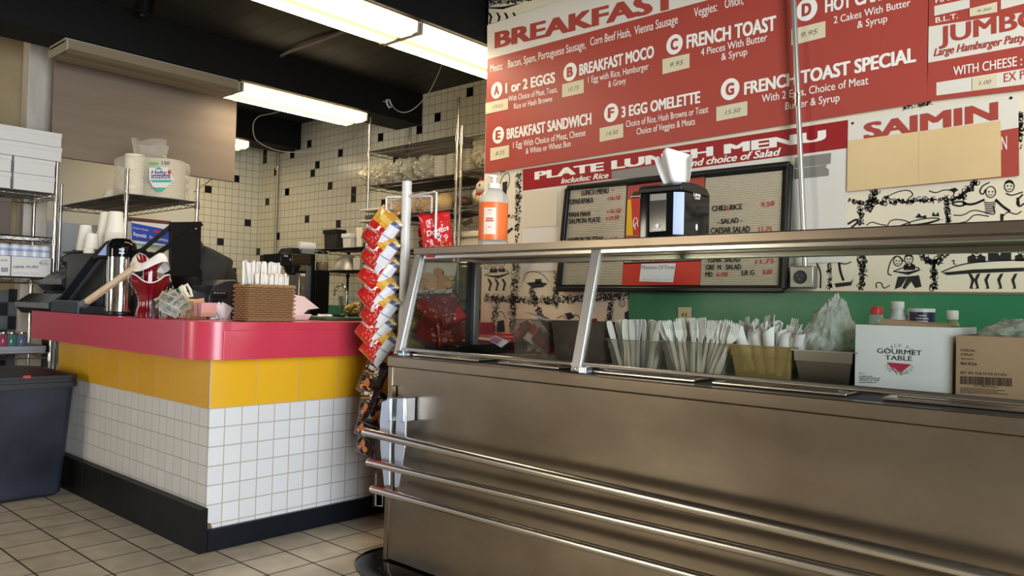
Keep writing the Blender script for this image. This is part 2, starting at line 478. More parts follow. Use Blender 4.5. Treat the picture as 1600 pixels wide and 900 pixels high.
# the menu wall with its cartoon wallpaper and green lower board
PAPER = mat('wallpaper_ground', (0.72, 0.64, 0.47), 0.65, var=((0.76, 0.69, 0.53), (2, 2, 2), 0.25))
XM = -3.492
mw = MB(); mw.box(XM, XR, YM, YM + 0.1, 0, ZC)
mwo = structure(mw.build('wall_menu', PAPER, smooth=0))
b = MB()
gz = P(985, 455, Y=YM).z
b.box(P(985, 455, Y=YM).x, XR, YM - 0.012, YM, 0, gz)
o = b.build('green_board', GRN, mwo, smooth=0)
b = MB(); b.box(P(985, 455, Y=YM).x, XR, YM - 0.016, YM, gz, gz + 0.008); b.build('batten', mat('brown_batten', (0.2, 0.15, 0.1), 0.6), mwo, smooth=0)

# line drawings of the wallpaper (flat ink on the wall)
ink = MB()
rng = random.Random(3)
YI = YM - 0.0015
def wpt(px, py): return P(px, py, Y=YI)
def stroke(pts, w=1.3):
    q = [wpt(*p) for p in pts]
    # smooth the polyline
    for _ in range(2):
        s = [q[0]]
        for a, c in zip(q, q[1:]): s += [a * 0.75 + c * 0.25, a * 0.25 + c * 0.75]
        q = s + [q[-1]]
    hw = w * 0.0021
    for a, c in zip(q, q[1:]):
        d = c - a
        if d.length < 1e-6: continue
        d.normalize(); n = Vector((-d.z, 0, d.x)) * hw
        e = d * hw * 0.3
        ink.add([a - n - e, c - n + e, c + n + e, a + n - e], [(0, 1, 2, 3)])
def blob(pts):
    ink.add([wpt(*p) for p in pts], [tuple(range(len(pts)))])
def rubble(p0, p1, w, dens=1.0):
    L = math.hypot(p1[0] - p0[0], p1[1] - p0[1])
    for _ in range(int(L * w * 0.20 * dens)):
        t, s = rng.random(), rng.uniform(-0.5, 0.5)
        dx, dy = (p1[0] - p0[0]) / L, (p1[1] - p0[1]) / L
        cx, cy = p0[0] + dx * L * t - dy * w * s, p0[1] + dy * L * t + dx * w * s
        r = rng.uniform(0.7, 2.3)
        if rng.random() < 0.55:
            k = rng.choice((4, 5)); a0 = rng.random() * 6
            blob([(cx + r * rng.uniform(0.6, 1.2) * math.cos(a0 + 6.283 * i / k), cy + r * rng.uniform(0.6, 1.2) * math.sin(a0 + 6.283 * i / k)) for i in range(k)])
        else:
            a0 = rng.random() * 6
            stroke([(cx + 1.9 * r * math.cos(a0 + i * 1.2), cy + 1.9 * r * math.sin(a0 + i * 1.2)) for i in range(4)], 0.7)
def legs(x, y, s=1.0, flip=1):
    blob([(x, y), (x + 5 * s * flip, y + 1), (x + 10 * s * flip, y + 10 * s), (x + 6 * s * flip, y + 22 * s), (x + 9 * s * flip, y + 24 * s), (x + 2 * s * flip, y + 24 * s), (x + 5 * s * flip, y + 11 * s)])
def head(x, y, r, dark=False):
    stroke([(x + r * math.cos(a * 0.698), y + r * 1.15 * math.sin(a * 0.698)) for a in range(10)], 0.9)
    blob([(x - r * .5, y - r * .2), (x - r * .2, y - r * .2), (x - r * .2, y + r * .1), (x - r * .5, y + r * .1)])
    blob([(x + r * .2, y - r * .2), (x + r * .5, y - r * .2), (x + r * .5, y + r * .1), (x + r * .2, y + r * .1)])
    stroke([(x - r * .4, y + r * .5), (x, y + r * .65), (x + r * .4, y + r * .5)], 0.7)
    if dark: blob([(x - r, y - r * .3), (x - r * .7, y - r), (x, y - r * 1.3), (x + r * .7, y - r), (x + r, y - r * .3), (x, y - r * .7)])
def board(x0, y0, x1, y1, h):
    m = ((x0 + x1) / 2, (y0 + y1) / 2)
    stroke([(x0, y0), (m[0], m[1] - h), (x1, y1), (m[0], m[1] + h * .6), (x0, y0)], 1.1)
    blob([(x0 + 3, y0 + 1), (m[0], m[1] + h * .45), (x1, y1 + 1), (m[0], m[1] + h * 1.1)])
def suit(x, y, w, h):
    blob([(x - w, y + h), (x - w, y + h * .3), (x - w * .3, y), (x, y + h * .6), (x + w * .3, y), (x + w, y + h * .3), (x + w, y + h)])
# trunk and branch bands
for p0, p1, w, d in (((811, 272), (806, 420), 7, 1), ((806, 405), (800, 520), 9, 1), ((757, 466), (860, 470), 10, 1), ((775, 470), (768, 520), 7, 1), ((850, 470), (985, 462), 10, 1),
                     ((830, 450), (845, 500), 8, 1), ((870, 425), (868, 480), 7, 1), ((955, 465), (950, 520), 8, 1), ((920, 460), (912, 500), 6, 1), ((757, 338), (806, 338), 4, .8),
                     ((1342, 317), (1500, 311), 6, 1), ((1500, 311), (1525, 283), 9, 1.2), ((1368, 296), (1356, 330), 11, 1.2), ((1345, 322), (1346, 352), 7, 1.2), ((1326, 313), (1345, 318), 5, 1),
                     ((1480, 316), (1482, 350), 7, 1), ((1343, 400), (1350, 412), 14, 1), ((1349, 408), (1346, 452), 9, 1.2), ((1296, 412), (1296, 452), 6, 1), ((1436, 393), (1452, 410), 9, 1.2),
                     ((1480, 393), (1462, 412), 9, 1.2), ((1458, 405), (1460, 452), 9, 1.2), ((1593, 175), (1593, 235), 8, 1), ((762, 4), (830, -2), 8, 1), ((1245, 205), (1245, 240), 5, .5), ((1410, 168), (1460, 160), 5, .8)):
    rubble(p0, p1, w, d)
# feast tables and riders
board(757, 430, 800, 425, 7); head(771, 413, 5, True); head(784, 412, 5); suit(771, 418, 6, 8); suit(784, 418, 5, 7); head(760, 416, 4)
for x in (761, 772, 783): legs(x, 435, 0.8)
stroke([(817, 440), (822, 425), (838, 424), (850, 430), (857, 440)], 1); blob([(822, 442), (840, 440), (856, 443), (848, 449), (832, 450)]); blob([(836, 436), (846, 436), (846, 443), (836, 443)])
head(786, 265, 4, True); stroke([(780, 290), (785, 275), (795, 268), (797, 285), (790, 300)], 1.2); blob([(785, 285), (793, 283), (790, 318), (786, 322)]); stroke([(783, 275), (782, 268), (788, 258)], 1)
blob([(790, 362), (800, 355), (802, 358), (793, 366)]); stroke([(789, 376), (795, 380), (800, 394)], 1)
stroke([(775, 500), (778, 488), (785, 486), (790, 498)], 1); blob([(777, 502), (787, 500), (789, 518), (776, 520)]); stroke([(776, 488), (774, 478), (782, 474)], 1)
stroke([(870, 498), (880, 492), (885, 500), (900, 490), (906, 498)], 1); blob([(882, 490), (892, 488), (898, 496), (888, 500)]); head(972, 474, 5); blob([(976, 488), (983, 485), (984, 500), (976, 500)])
board(757, 12, 815, 4, 6)
for x in (762, 775, 787, 800): legs(x, 19, 0.75)
# couple picnicking, surfboard, wedding couple, long table of guests
stroke([(1493, 297), (1488, 309), (1500, 306), (1512, 300)], 1); head(1548, 300, 8); stroke([(1540, 296), (1536, 305), (1530, 300), (1535, 290), (1546, 285)], 1.2)
for k in range(6): stroke([(1538 + k * .4, 316 + k * 3), (1548, 317 + k * 3), (1556 - k * .5, 315 + k * 3)], 1)
stroke([(1538, 312), (1520, 320), (1505, 318)], 2.2); stroke([(1556, 312), (1566, 322), (1578, 330)], 2.2); stroke([(1488, 317), (1500, 314), (1512, 318), (1500, 323), (1488, 319)], 1.6)
stroke([(1540, 332), (1520, 327), (1505, 337), (1490, 336)], 1); stroke([(1545, 338), (1522, 334), (1512, 346), (1500, 348)], 1); stroke([(1540, 333), (1556, 336), (1552, 322)], 1)
head(1577, 291, 8, True); stroke([(1572, 302), (1580, 306), (1598, 300)], 1.2); stroke([(1598, 304), (1588, 314), (1592, 324), (1600, 318)], 1.5); blob([(1588, 309), (1592, 308), (1594, 320), (1590, 322)])
stroke([(1567, 338), (1575, 330), (1588, 336), (1596, 330)], 1); blob([(1563, 334), (1568, 334), (1568, 349), (1563, 349)]); blob([(1577, 346), (1586, 345), (1586, 349), (1577, 349)])
stroke([(1354, 352), (1362, 346), (1372, 350), (1385, 352)], 1); stroke([(1386, 354), (1392, 343), (1410, 343), (1425, 349), (1412, 354)], 1); board(1408, 352, 1476, 341, 6)
blob([(1430, 340), (1436, 333), (1440, 338), (1447, 336), (1448, 341)]); blob([(1456, 338), (1458, 331), (1462, 336), (1466, 331), (1468, 338)])
stroke([(1325, 350), (1338, 342), (1342, 346), (1330, 356)], 2.2); blob([(1380, 307), (1388, 305), (1390, 310), (1384, 312)]); stroke([(1385, 308), (1400, 300), (1420, 296), (1428, 304), (1420, 310)], 1)
stroke([(1452, 298), (1462, 302), (1475, 296), (1490, 298)], 1); blob([(1483, 296), (1492, 293), (1498, 297), (1490, 301)])
stroke([(1311, 410), (1313, 425), (1318, 438)], 2.4); stroke([(1310, 411), (1322, 413), (1330, 409)], 1.2); blob([(1304, 443), (1330, 440), (1334, 434), (1330, 446), (1306, 449)]); stroke([(1276, 411), (1283, 425), (1282, 450)], 1.6)
head(1403, 408, 7); head(1420, 405, 7, True); stroke([(1393, 430), (1386, 428), (1392, 406), (1402, 398), (1412, 408)], 1.1); suit(1421, 411, 9, 11); board(1396, 424, 1442, 420, 7)
blob([(1403, 432), (1418, 432), (1408, 448), (1398, 452)]); blob([(1418, 432), (1436, 430), (1440, 448), (1430, 450), (1424, 440), (1414, 452), (1410, 450)]); stroke([(1370, 450), (1368, 442), (1378, 441), (1380, 452), (1390, 446)], 1)
head(1526, 391, 9); suit(1526, 397, 14, 13); suit(1562, 389, 18, 18); head(1598, 391, 8); suit(1600, 396, 14, 12); stroke([(1487, 408), (1492, 406), (1489, 412), (1494, 413)], 0.8)
stroke([(1471, 425), (1500, 413), (1540, 408), (1600, 406)], 1.2); blob([(1472, 426), (1520, 421), (1600, 418), (1600, 424), (1520, 427), (1480, 430)])
for x in (1513, 1532, 1548, 1568, 1590): legs(x, 427, 1.0, 1 if x % 2 else -1)
ink.build('wallpaper_print', BLACK, mwo, smooth=0, recalc=False)

# post, boards and the hanging partition on the left
WPOST = mat('whitewashed_post', (0.62, 0.56, 0.48), 0.6, var=((0.50, 0.44, 0.37), (14, 14, 3), 0.2))
b = MB(); b.box(-6.65, -6.5, P(47, 60, X=-6.5).y, P(84, 60, X=-6.5).y, 0, ZC); structure(b.build('trim_6', WPOST, smooth=0, bevel=0.004))
PLY = mat('brown_partition_board', (0.215, 0.165, 0.125), 0.5, var=((0.175, 0.135, 0.102), (1.5, 0.8, 14), 0.25), bump=((6, 6, 120), 0.1, 0.002))
b = MB(); b.box(-6.24, -6.2, P(80, 230, X=-6.2).y, P(369, 200, X=-6.2).y, P(308, 276, X=-6.2).z, 2.95)
structure(b.build('wall_partition', PLY, smooth=0, bevel=0.003))
OCH = mat('ochre_board', (0.36, 0.28, 0.15), 0.6, var=((0.26, 0.20, 0.11), (2, 3, 3), 0.2))
b = MB(); b.box(-6.72, -6.68, -0.4, P(46, 60, X=-6.68).y, 0, P(20, 38, X=-6.68).z); structure(b.build('wall_side_board', OCH, smooth=0))
b = MB(); b.box(-6.78, -6.6, -1.0, P(46, 60, X=-6.6).y - 0.01, P(20, 38, X=-6.6).z, ZC); structure(b.build('trim_7', BEAM, smooth=0))
b = MB(); b.box(-6.67, -6.64, P(38, 100, X=-6.64).y, P(42, 100, X=-6.64).y, 0, P(40, 40, X=-6.64).z); structure(b.build('trim_8', WPOST, smooth=0))
CHK = tile_mat('checker_tiles', 'YZ', 0.06, 0.1, 0.002, (0.10, 0.11, 0.12), (0.10, 0.11, 0.12), (0.02, 0.02, 0.02), (0, 0), 0.3)
CHKB = mat('checker_black_tile', (0.008, 0.008, 0.01), 0.3)
b = MB(); b.box(-6.64, -6.56, 0.3, 2.1, 0.5, 1.18)
for i in range(30):
    for j in range(7):
        if (i + j) % 2: b.box(-6.56, -6.558, 0.3 + i * 0.06, 0.3 + i * 0.06 + 0.055, 0.5 + j * 0.1, 0.5 + j * 0.1 + 0.094, 1)
structure(b.build('wall_checkered', [CHK, CHKB], smooth=0))
PALE = mat('pale_grey_paint', (0.52, 0.53, 0.53), 0.55)
b = MB(); b.box(-7.0, -6.96, 1.9, 3.4, 0.6, 1.75); structure(b.build('wall_grey_panel', PALE, smooth=0))

# ------------------------------------------------------------------ fluorescent fixtures under the beams
TUBE = mat('lit_lens', (0.9, 0.85, 0.7), 0.4, emit=FLUO, estr=FLUO_POWER)
GLOW = mat('lit_lens_side', (0.8, 0.7, 0.5), 0.4, emit=(1.0, 0.66, 0.28), estr=1.0)
EDGE = mat('lit_lens_end', (0.8, 0.7, 0.5), 0.4, emit=(1.0, 0.74, 0.38), estr=1.7)
LENS = mat('unlit_lens', (0.20, 0.16, 0.10), 0.45)
HOUS = mat('fixture_housing', (0.34, 0.30, 0.24), 0.5)
def fixture(x0, x1, y0, y1, label, lit=True, group=None):
    t = thing('fluorescent_fixture', label, 'ceiling light', ((x0 + x1) / 2, (y0 + y1) / 2, 2.876), group)
    b = MB(); b.box(x0 + 0.03, x1 - 0.03, y0, y1, 2.845, 2.8755)
    b.box(x0, x1, y0, y0 + 0.012, 2.79, 2.86); b.box(x0, x1, y1 - 0.012, y1, 2.79, 2.86)
    b.build('housing', HOUS, t, bevel=0.002)
    b = MB()
    prof = [(x0, 2.858), (x0 + 0.005, 2.80), (x0 + 0.06, 2.785), ((x0 + x1) / 2 - 0.03, 2.788), ((x0 + x1) / 2, 2.80), ((x0 + x1) / 2 + 0.03, 2.788), (x1 - 0.06, 2.785), (x1 - 0.005, 2.80), (x1, 2.858)]
    n = len(prof)
    ya, yb = y0 + 0.012, y1 - 0.012
    for k, (u0, u1) in enumerate(((ya, ya + 0.07), (ya + 0.07, yb - 0.07), (yb - 0.07, yb))):
        for i in range(n - 1):
            (xa, za), (xb, zb) = prof[i], prof[i + 1]
            b.add([(xa, u0, za), (xb, u0, zb), (xb, u1, zb), (xa, u1, za)], [(0, 1, 2, 3)], 2 if not lit else 1 if i in (3, 4) else 3 if k != 1 or i in (0, 7) else 0)
    b.build('lens', [TUBE, GLOW, LENS, EDGE], t, smooth=20)
    return t
fixture(-6.02, -5.655, 1.83, 3.07, 'unlit fluorescent ceiling light above the brown partition board', False)
fixture(-6.02, -5.655, 3.09, 4.31, 'lit fluorescent ceiling light beside the unlit one, above the kitchen counter')
fixture(-3.92, -3.555, 1.84, 3.07, 'lit fluorescent ceiling light at the top of the frame, nearer of two in line')
fixture(-3.92, -3.555, 3.09, 4.31, 'lit fluorescent ceiling light running behind the large breakfast menu sign')
fixture(-8.02, -7.73, 3.2, 4.33, 'small lit ceiling light in the far corner past the brown board')
fixture(-1.8, -1.46, -0.9, 0.32, 'unlit fluorescent ceiling light over the dining side', False)
fixture(0.28, 0.62, 0.3, 1.52, 'lit fluorescent ceiling light over the tray rails')
fixture(0.3, 0.64, 1.9, 3.1, 'lit fluorescent ceiling light over the serving aisle')
t = thing('spotlight', 'black can spotlight hanging under the dark ceiling at top left', 'spotlight', P(224, 20, X=-5.4))
b = MB(); q = P(226, 8, X=-5.35); b.lathe([(0.045, 0.16), (0.055, 0.15), (0.058, 0.0), (0.062, -0.06), (0.05, -0.065), (0.045, -0.02)], q, 20, axis=(0.1, 0.12, 1), cap=True); b.build('can', BLKM, t)
b = MB(); b.tube([q + Vector((0, 0, 0.1)), q + Vector((0, 0, 0.3))], 0.012); b.build('stem', BLKM, t)
# ------------------------------------------------------------------ the tiled service counter
t = thing('service_counter', 'tiled service counter with red top, yellow band and black base', 'counter', (-3.9, 2.6, 0))
XF, YF = -3.45, 1.775                        # tiled faces
CW = tile_mat('counter_white_tiles_shaded', 'XZ', T, 0.0893, 0.0026, (0.62, 0.60, 0.57), (0.66, 0.64, 0.61), (0.40, 0.35, 0.27), (XF - 60 * T, 0.655 - 20 * 0.0893), 0.25)
CWF = tile_mat('counter_white_tiles_lit', 'YZ', T * 1.03, 0.0893, 0.0026, (0.66, 0.66, 0.66), (0.70, 0.70, 0.70), (0.42, 0.37, 0.29), (YF, 0.655 - 20 * 0.0893), 0.25)  # same white tile, painted lighter here for the daylight on this face
YL = tile_mat('counter_yellow_tiles_shaded', 'XZ', 0.222, 0.3, 0.002, (0.62, 0.33, 0.015), (0.65, 0.35, 0.02), (0.5, 0.36, 0.16), (XF - 20 * 0.222, 0.6), 0.3)
YLF = tile_mat('counter_yellow_tiles_lit', 'YZ', 0.237, 0.3, 0.002, (0.70, 0.38, 0.015), (0.74, 0.41, 0.02), (0.5, 0.36, 0.16), (YF, 0.6), 0.3)  # same yellow tile, daylight on this side put into the brighter colour
XE, YE = -5.41, YM - 0.002                  # far ends
def two_face(name, x0, y0, z0, z1, ma, mb_):
    b = MB()
    b.add([(XE, y0, z0), (x0, y0, z0), (x0, y0, z1), (XE, y0, z1)], [(0, 1, 2, 3)], 0)
    b.add([(x0, y0, z0), (x0, YE, z0), (x0, YE, z1), (x0, y0, z1)], [(0, 1, 2, 3)], 1)
    b.add([(XE, y0, z0), (XE, y0, z1), (XE, 2.17, z1), (XE, 2.17, z0)], [(0, 1, 2, 3)], 0)
    b.add([(x0 - 0.55, 2.17, z0), (XE, 2.17, z0), (XE, 2.17, z1), (x0 - 0.55, 2.17, z1)], [(0, 1, 2, 3)], 0)
    b.add([(x0 - 0.55, 2.17, z0), (x0 - 0.55, 2.17, z1), (x0 - 0.55, YE, z1), (x0 - 0.55, YE, z0)], [(0, 1, 2, 3)], 1)
    return b.build(name, [ma, mb_], t, smooth=0, recalc=False)
two_face('white_tile_face', XF, YF, 0.0, 0.655, CW, CWF)
two_face('yellow_tile_band', XF + 0.004, YF - 0.004, 0.655, 0.89, YL, YLF)
b = MB(); b.bar((XF + 0.004, YF - 0.004, 0.652), (XF + 0.004, YF - 0.004, 0.885), 0.006, 0.006); b.bar((XF + 0.006, YF, 0.655), (XF + 0.006, YE, 0.655), 0.004, 0.004)
b.build('edge_trim', mat('tile_edge_trim', (0.5, 0.42, 0.28), 0.5), t)
BASE = tile_mat('black_base_tiles', 'XZ', 0.29, 0.5, 0.002, (0.006, 0.006, 0.0065), (0.007, 0.007, 0.0075), (0.02, 0.02, 0.02), (XF - 0.1, -0.1), 0.45, spec=0.2)
BASEF = mat('black_base_front', (0.006, 0.008, 0.012), 0.4, spec=0.25)
b = MB()
b.box(XE - 0.02, -3.432, 1.732, YF - 0.001, 0, 0.2, 0)
b.box(-3.449, -3.428, 1.7755, YE, 0, 0.1, 1)
b.build('base_board', [BASE, BASEF], t, smooth=0)
b = MB(); b.add([(XF + 0.0015, YF + 0.03, 0.1), (XF + 0.0015, YF + 0.002, 0.1), (XF + 0.0015, YF + 0.002, 0.13), (XF + 0.0015, YF + 0.022, 0.125)], [(0, 1, 2, 3)])
b.build('chipped_corner', mat('bare_plaster', (0.16, 0.10, 0.06), 0.9), t, smooth=0)
RED = mat('red_laminate', (0.50, 0.042, 0.078), 0.28, spec=0.6)
RED2 = mat('red_laminate_panel', (0.54, 0.042, 0.075), 0.26, spec=0.6)
XO, YO, RC = -3.37, 1.668, 0.16
out = [(-5.6, YO)] + [(XO - RC + RC * math.sin(a), YO + RC - RC * math.cos(a)) for a in [i * math.pi / 2 / 12 for i in range(13)]]
out += [(XO, YE), (-4.05, YE), (-4.05, 2.2), (-5.6, 2.2)]
b = MB(); b.prism(out, 0.885, 1.058); b.build('countertop', RED, t, smooth=30)
b = MB(); b.box(XO - 0.002, XO + 0.005, P(349, 530, X=XO).y, 3.3, 0.884, 1.02); b.build('fascia_panel', RED2, t, smooth=0, bevel=0.001)
b = MB(); b.box(XO - 0.002, XO + 0.0015, P(360, 530, X=XO).y, 3.3, 1.021, 1.0575); b.build('fascia_strip', RED2, t, smooth=0)

bc = thing('back_counter', 'red laminate back counter along the foot of the menu wall', 'counter', (-2.8, 3.45, 0))
b = MB(); b.box(XO + 0.008, -2.3, 3.3, YM - 0.02, 0.0, P(760, 525, Y=3.3).z); b.build('cabinet', RED, bc, bevel=0.004)
b = MB(); q = P(768, 522, Y=YM - .1); b.box(q.x, -2.45, YM - .1, YM - .022, P(760, 525, Y=3.3).z, P(790, 520.5, Y=YM - .1).z); b.build('raised_block', RED2, bc, bevel=0.004)
# ------------------------------------------------------------------ stainless steam table
YT, XT0, XT1, ZT = 2.23, -2.73, 1.4, 0.93
st = thing('steam_table', 'stainless steel steam table with three tray rails folded down in front', 'steam table', (-1.2, 2.6, 0))
b = MB()
b.box(XT0 + 0.004, XT1, YT + 0.012, 2.98, 0.035, 0.885)
b.build('cabinet', STEEL, st, bevel=0.004)
b = MB(); b.box(XT0 - 0.006, XT1, YT, 2.99, 0.885, ZT); b.build('top_apron', STEEL, st, bevel=0.004)
b = MB(); b.box(XT0 - 0.002, XT0 + 0.028, YT + 0.004, YT + 0.03, 0.03, 0.884); b.build('corner_trim', STEEL, st, bevel=0.003)
DARK = mat('recess_shade', (0.02, 0.018, 0.016), 0.6)
b = MB(); b.box(XT0 + 0.06, XT1 - 0.05, YT + 0.055, 2.9, ZT, ZT + 0.002); b.build('well_shade', DARK, st, smooth=0)  # flat dark sheet on the closed top, painted as shade in the wells
b = MB(); b.box(XT0 + 0.1, XT1, YT + 0.1, 2.9, 0.0, 0.035); b.build('plinth', BLKM, st, smooth=0)
for (xa, ya), (xb, yb) in (((640, 550), (747, 566)), ((778, 566), (872, 578)), ((925, 577.5), (1085, 596)), ((1112, 596.5), (1322, 618.5)), ((1378, 620), (1620, 648))):
    p, q = P(xa, ya, Z=ZT + 0.012), P(xb, yb, Z=ZT + 0.012)
    y = YT + 0.07
    x0, x1 = P(xa, ya, Y=y).x, P(xb, yb, Y=y).x
    b = MB(); b.box(x0, x1, y, y + 0.14, ZT + 0.004, ZT + 0.012); b.box(x0 + 0.03, x1 - 0.03, y + 0.03, y + 0.11, ZT + 0.012, ZT + 0.016)
    b.build('pan_cover', STEELS, st, bevel=0.003)
YRL = YT - 0.085
for (xa, ya), (xb, yb), r in (((571, 675), (1570, 906), 0.0185), ((576, 722), (1362, 905), 0.0165), ((582, 764), (1106, 905), 0.0165)):
    p, q = P(xa, ya, Y=YRL), P(xb, yb, Y=YRL)
    e = p + (q - p) * ((0.4 - p.x) / (q.x - p.x))
    b = MB(); b.tube([p, e], r, 16); b.tube([p - (q - p).normalized() * 0.001, p + (q - p).normalized() * 0.004], r * 1.04, 16)
    rail = b.build('tray_rail', STEELS, st, smooth=50)
BRK = mat('bracket_window_tint', (0.66, 0.74, 0.88), 0.3, 1.0)  # blue in the colour stands for window light reflected in the steel
# two hinged fold-down arms carrying the rails at this end
for pts, y in ((((596, 628), (612, 622), (611, 650), (609, 700), (608, 759), (600, 760), (594, 700), (593, 660)), YRL + 0.028), (((620, 622), (633, 622), (634, 650), (632, 700), (622, 762), (616, 762), (616, 700), (619, 650)), YRL + 0.03)):
    b = MB(); b.slab([P(px, py, Y=y) for px, py in pts], (0, 1, 0), 0.012)
    br = b.build('rail_bracket', BRK, st, smooth=0, bevel=0.003)
    c = P(pts[1][0] - 3, pts[1][1] + 6, Y=y)
    b = MB(); b.box(c.x - 0.014, c.x + 0.010, y - 0.006, YT + 0.006, c.z - 0.085, c.z + 0.018); b.build('hinge', BRK, br, bevel=0.004)
b = MB(); c = P(612, 657, Y=YT)
b.bar((c.x, YT - 0.004, 0.80), (c.x, YT - 0.004, 0.30), 0.03, 0.02, up=(0, 1, 0)); b.build('bracket_strip', STEEL, st)
# black domed bumper under the near end
bt = thing('floor_bumper', 'black rounded rubber foot under the near corner of the steam table', 'bumper', (XT0, 2.26, 0))
b = MB(); b.lathe([(0.30, 0.0), (0.30, 0.008), (0.285, 0.016), (0.22, 0.024), (0.12, 0.029), (0, 0.03)], (XT0 + 0.14, 2.36, 0), 36, sx=1.15, sy=0.95); b.build('rubber_foot', BLKG, bt)

# ------------------------------------------------------------------ sneeze guard
g = thing('sneeze_guard', 'steel framed glass sneeze guard with a flat shelf on the steam table', 'sneeze guard', (-1.2, 2.5, ZT))
YS0, YS1, ZS = 2.335, 2.76, 1.42
XS0 = P(646, 387, Y=YS0).x
b = MB(); b.box(XS0, XT1, YS0, YS1, ZS - 0.034, ZS); b.build('shelf', STEEL, g, bevel=0.004)
b = MB(); b.box(XS0 + 0.03, XT1, YS0 + 0.035, YS0 + 0.065, ZS - 0.05, ZS - 0.034); b.box(XS0 + 0.03, XT1, YS1 - 0.06, YS1 - 0.02, ZS - 0.055, ZS - 0.034); b.build('shelf_rib', STEELS, g, bevel=0.002)
GB, GT = Vector((0, YT + 0.035, ZT + 0.004)), Vector((0, YT + 0.147, 1.384))
GN = (GT - GB).cross(Vector((1, 0, 0))).normalized()
xpost = []
for (bx, by), (tx, ty) in (((619, 552), (659, 404)), ((902, 577), (932, 398))):
    xpost.append((P(bx, by, Y=GB.y).x + P(tx, ty, Y=GT.y).x) / 2)
xpost[0] = -2.705
for x in xpost + [1.3]:
    b = MB(); b.bar(Vector((x, GB.y, GB.z)), Vector((x, GT.y, GT.z)), 0.042, 0.022, up=GN)
    p = b.build('slanted_post', POSTM, g, bevel=0.004)
    b = MB(); b.bar(Vector((x, GB.y - 0.016, GB.z + 0.012)), Vector((x, GB.y - 0.009, GB.z + 0.012)), 0.012, 0.012); b.build('bolt', CHROME, p, bevel=0.003)
    b = MB(); b.box(x + 0.015, x + 0.05, GB.y - 0.012, GB.y + 0.03, ZT, ZT + 0.028); b.build('foot_clamp', BRK, p, bevel=0.004)
for x in (-2.70, 1.3):
    b = MB(); b.bar((x, YS1 - 0.03, ZT), (x, YS1 - 0.03, ZS - 0.03), 0.05, 0.034, up=(0, 1, 0)); b.build('corner_post', POSTM, g, bevel=0.003)
xs = xpost + [1.3]
for i in range(2):
    a, c = xs[i] + 0.022, xs[i + 1] - 0.022
    o0 = GB + (GT - GB) * 0.06
    b = MB(); b.slab([Vector((a, o0.y, o0.z)), Vector((c, o0.y, o0.z)), Vector((c, GT.y, GT.z)), Vector((a, GT.y, GT.z))], GN, 0.004); b.build('glass_panel', GLASS, g, smooth=0)
    b = MB(); b.bar(Vector((a, o0.y, o0.z)), Vector((c, o0.y, o0.z)), 0.014, 0.018, up=GN); b.build('glass_channel', STEELS, g, bevel=0.003)
TINT = glass_mat('tinted_glass', (0.82, 0.85, 0.78), 0.3)
b = MB(); b.slab([(-2.70, GB.y + 0.02, ZT + 0.01), (-2.70, YS1 - 0.05, ZT + 0.01), (-2.70, YS1 - 0.05, ZS - 0.05), (-2.70, GT.y + 0.02, ZS - 0.05)], (1, 0, 0), 0.004); b.build('end_glass', TINT, g, smooth=0)
b = MB()
for y in (YS1 - 0.055, YS1 - 0.075): b.bar((-2.695, y, ZT + 0.01), (-2.695, y, ZS - 0.045), 0.012, 0.012)
b.build('end_frame', mat('dark_bronze', (0.06, 0.06, 0.055), 0.35, 0.6), g)
b = MB(); b.box(*(lambda p, q: (p.x, q.x, p.y - 0.004, p.y, q.z, p.z))(P(621, 548, Y=GB.y - 0.014), P(630, 552, Y=GB.y - 0.014))); b.build('green_tab', GRN, g, smooth=0)

# greeting card with a picture of round cookies, taped to the glass
cp = GB + (GT - GB) * 0.5 - GN * 0.012 if GN.y < 0 else GB + (GT - GB) * 0.5 + GN * 0.012
GI = GN if GN.y > 0 else -GN                # into the case
def card_pt(px, py, d=0.0): return PN(px, py, GB + (GT - GB) * 0.5 + GI * (0.02 - d), GI)
kd = thing('christmas_card', 'printed card with pale round cookies and white script behind the slanted glass', 'card', card_pt(685, 460))
b = MB(); b.slab([card_pt(*p) for p in ((661, 410), (714, 411), (704, 463), (646, 463))], GI, 0.002)
cd = b.build('card_sheet', mat('card_ground', (0.80, 0.73, 0.58), 0.5), kd, smooth=0)
b = MB()
CK = [(0.62, 0.35, 0.16), (0.72, 0.45, 0.24)]
for k, (x, y, r) in enumerate(((684, 425, 7.5), (668, 432, 7), (660, 441, 8), (676, 437, 8), (692, 436, 8), (705, 434, 5), (666, 448, 8), (675, 446, 9), (690, 447, 9), (701, 444, 6), (657, 450, 6))):
    b.add([card_pt(x + 1.0 + (r + .9) * math.cos(i * .3142), y + 1.5 + r * 1.0 * math.sin(i * .3142), 0.001 + 0.0003 * k) for i in range(20)], [tuple(range(20))], 2)
    b.add([card_pt(x + r * math.cos(i * .3142), y + r * .95 * math.sin(i * .3142), 0.00115 + 0.0003 * k) for i in range(20)], [tuple(range(20))], k % 2)
b.add([card_pt(*p, 0.004) for p in ((647, 457), (706, 457), (704, 463), (646, 463))], [(0, 1, 2, 3)], 2)
b.build('cookie_print', [mat('cookie_tan', CK[0], 0.6), mat('cookie_light', CK[1], 0.6), mat('card_dark', (0.09, 0.05, 0.025), 0.6)], kd, smooth=0, recalc=False)
b = MB(); write(b, 'Merry Christmas', card_pt(650, 459, 0.007), card_pt(703, 458, 0.007), card_pt(651.5, 450, 0.007), 0.01, 0.35); b.build('lettering', WHITE, kd, smooth=0, recalc=False)

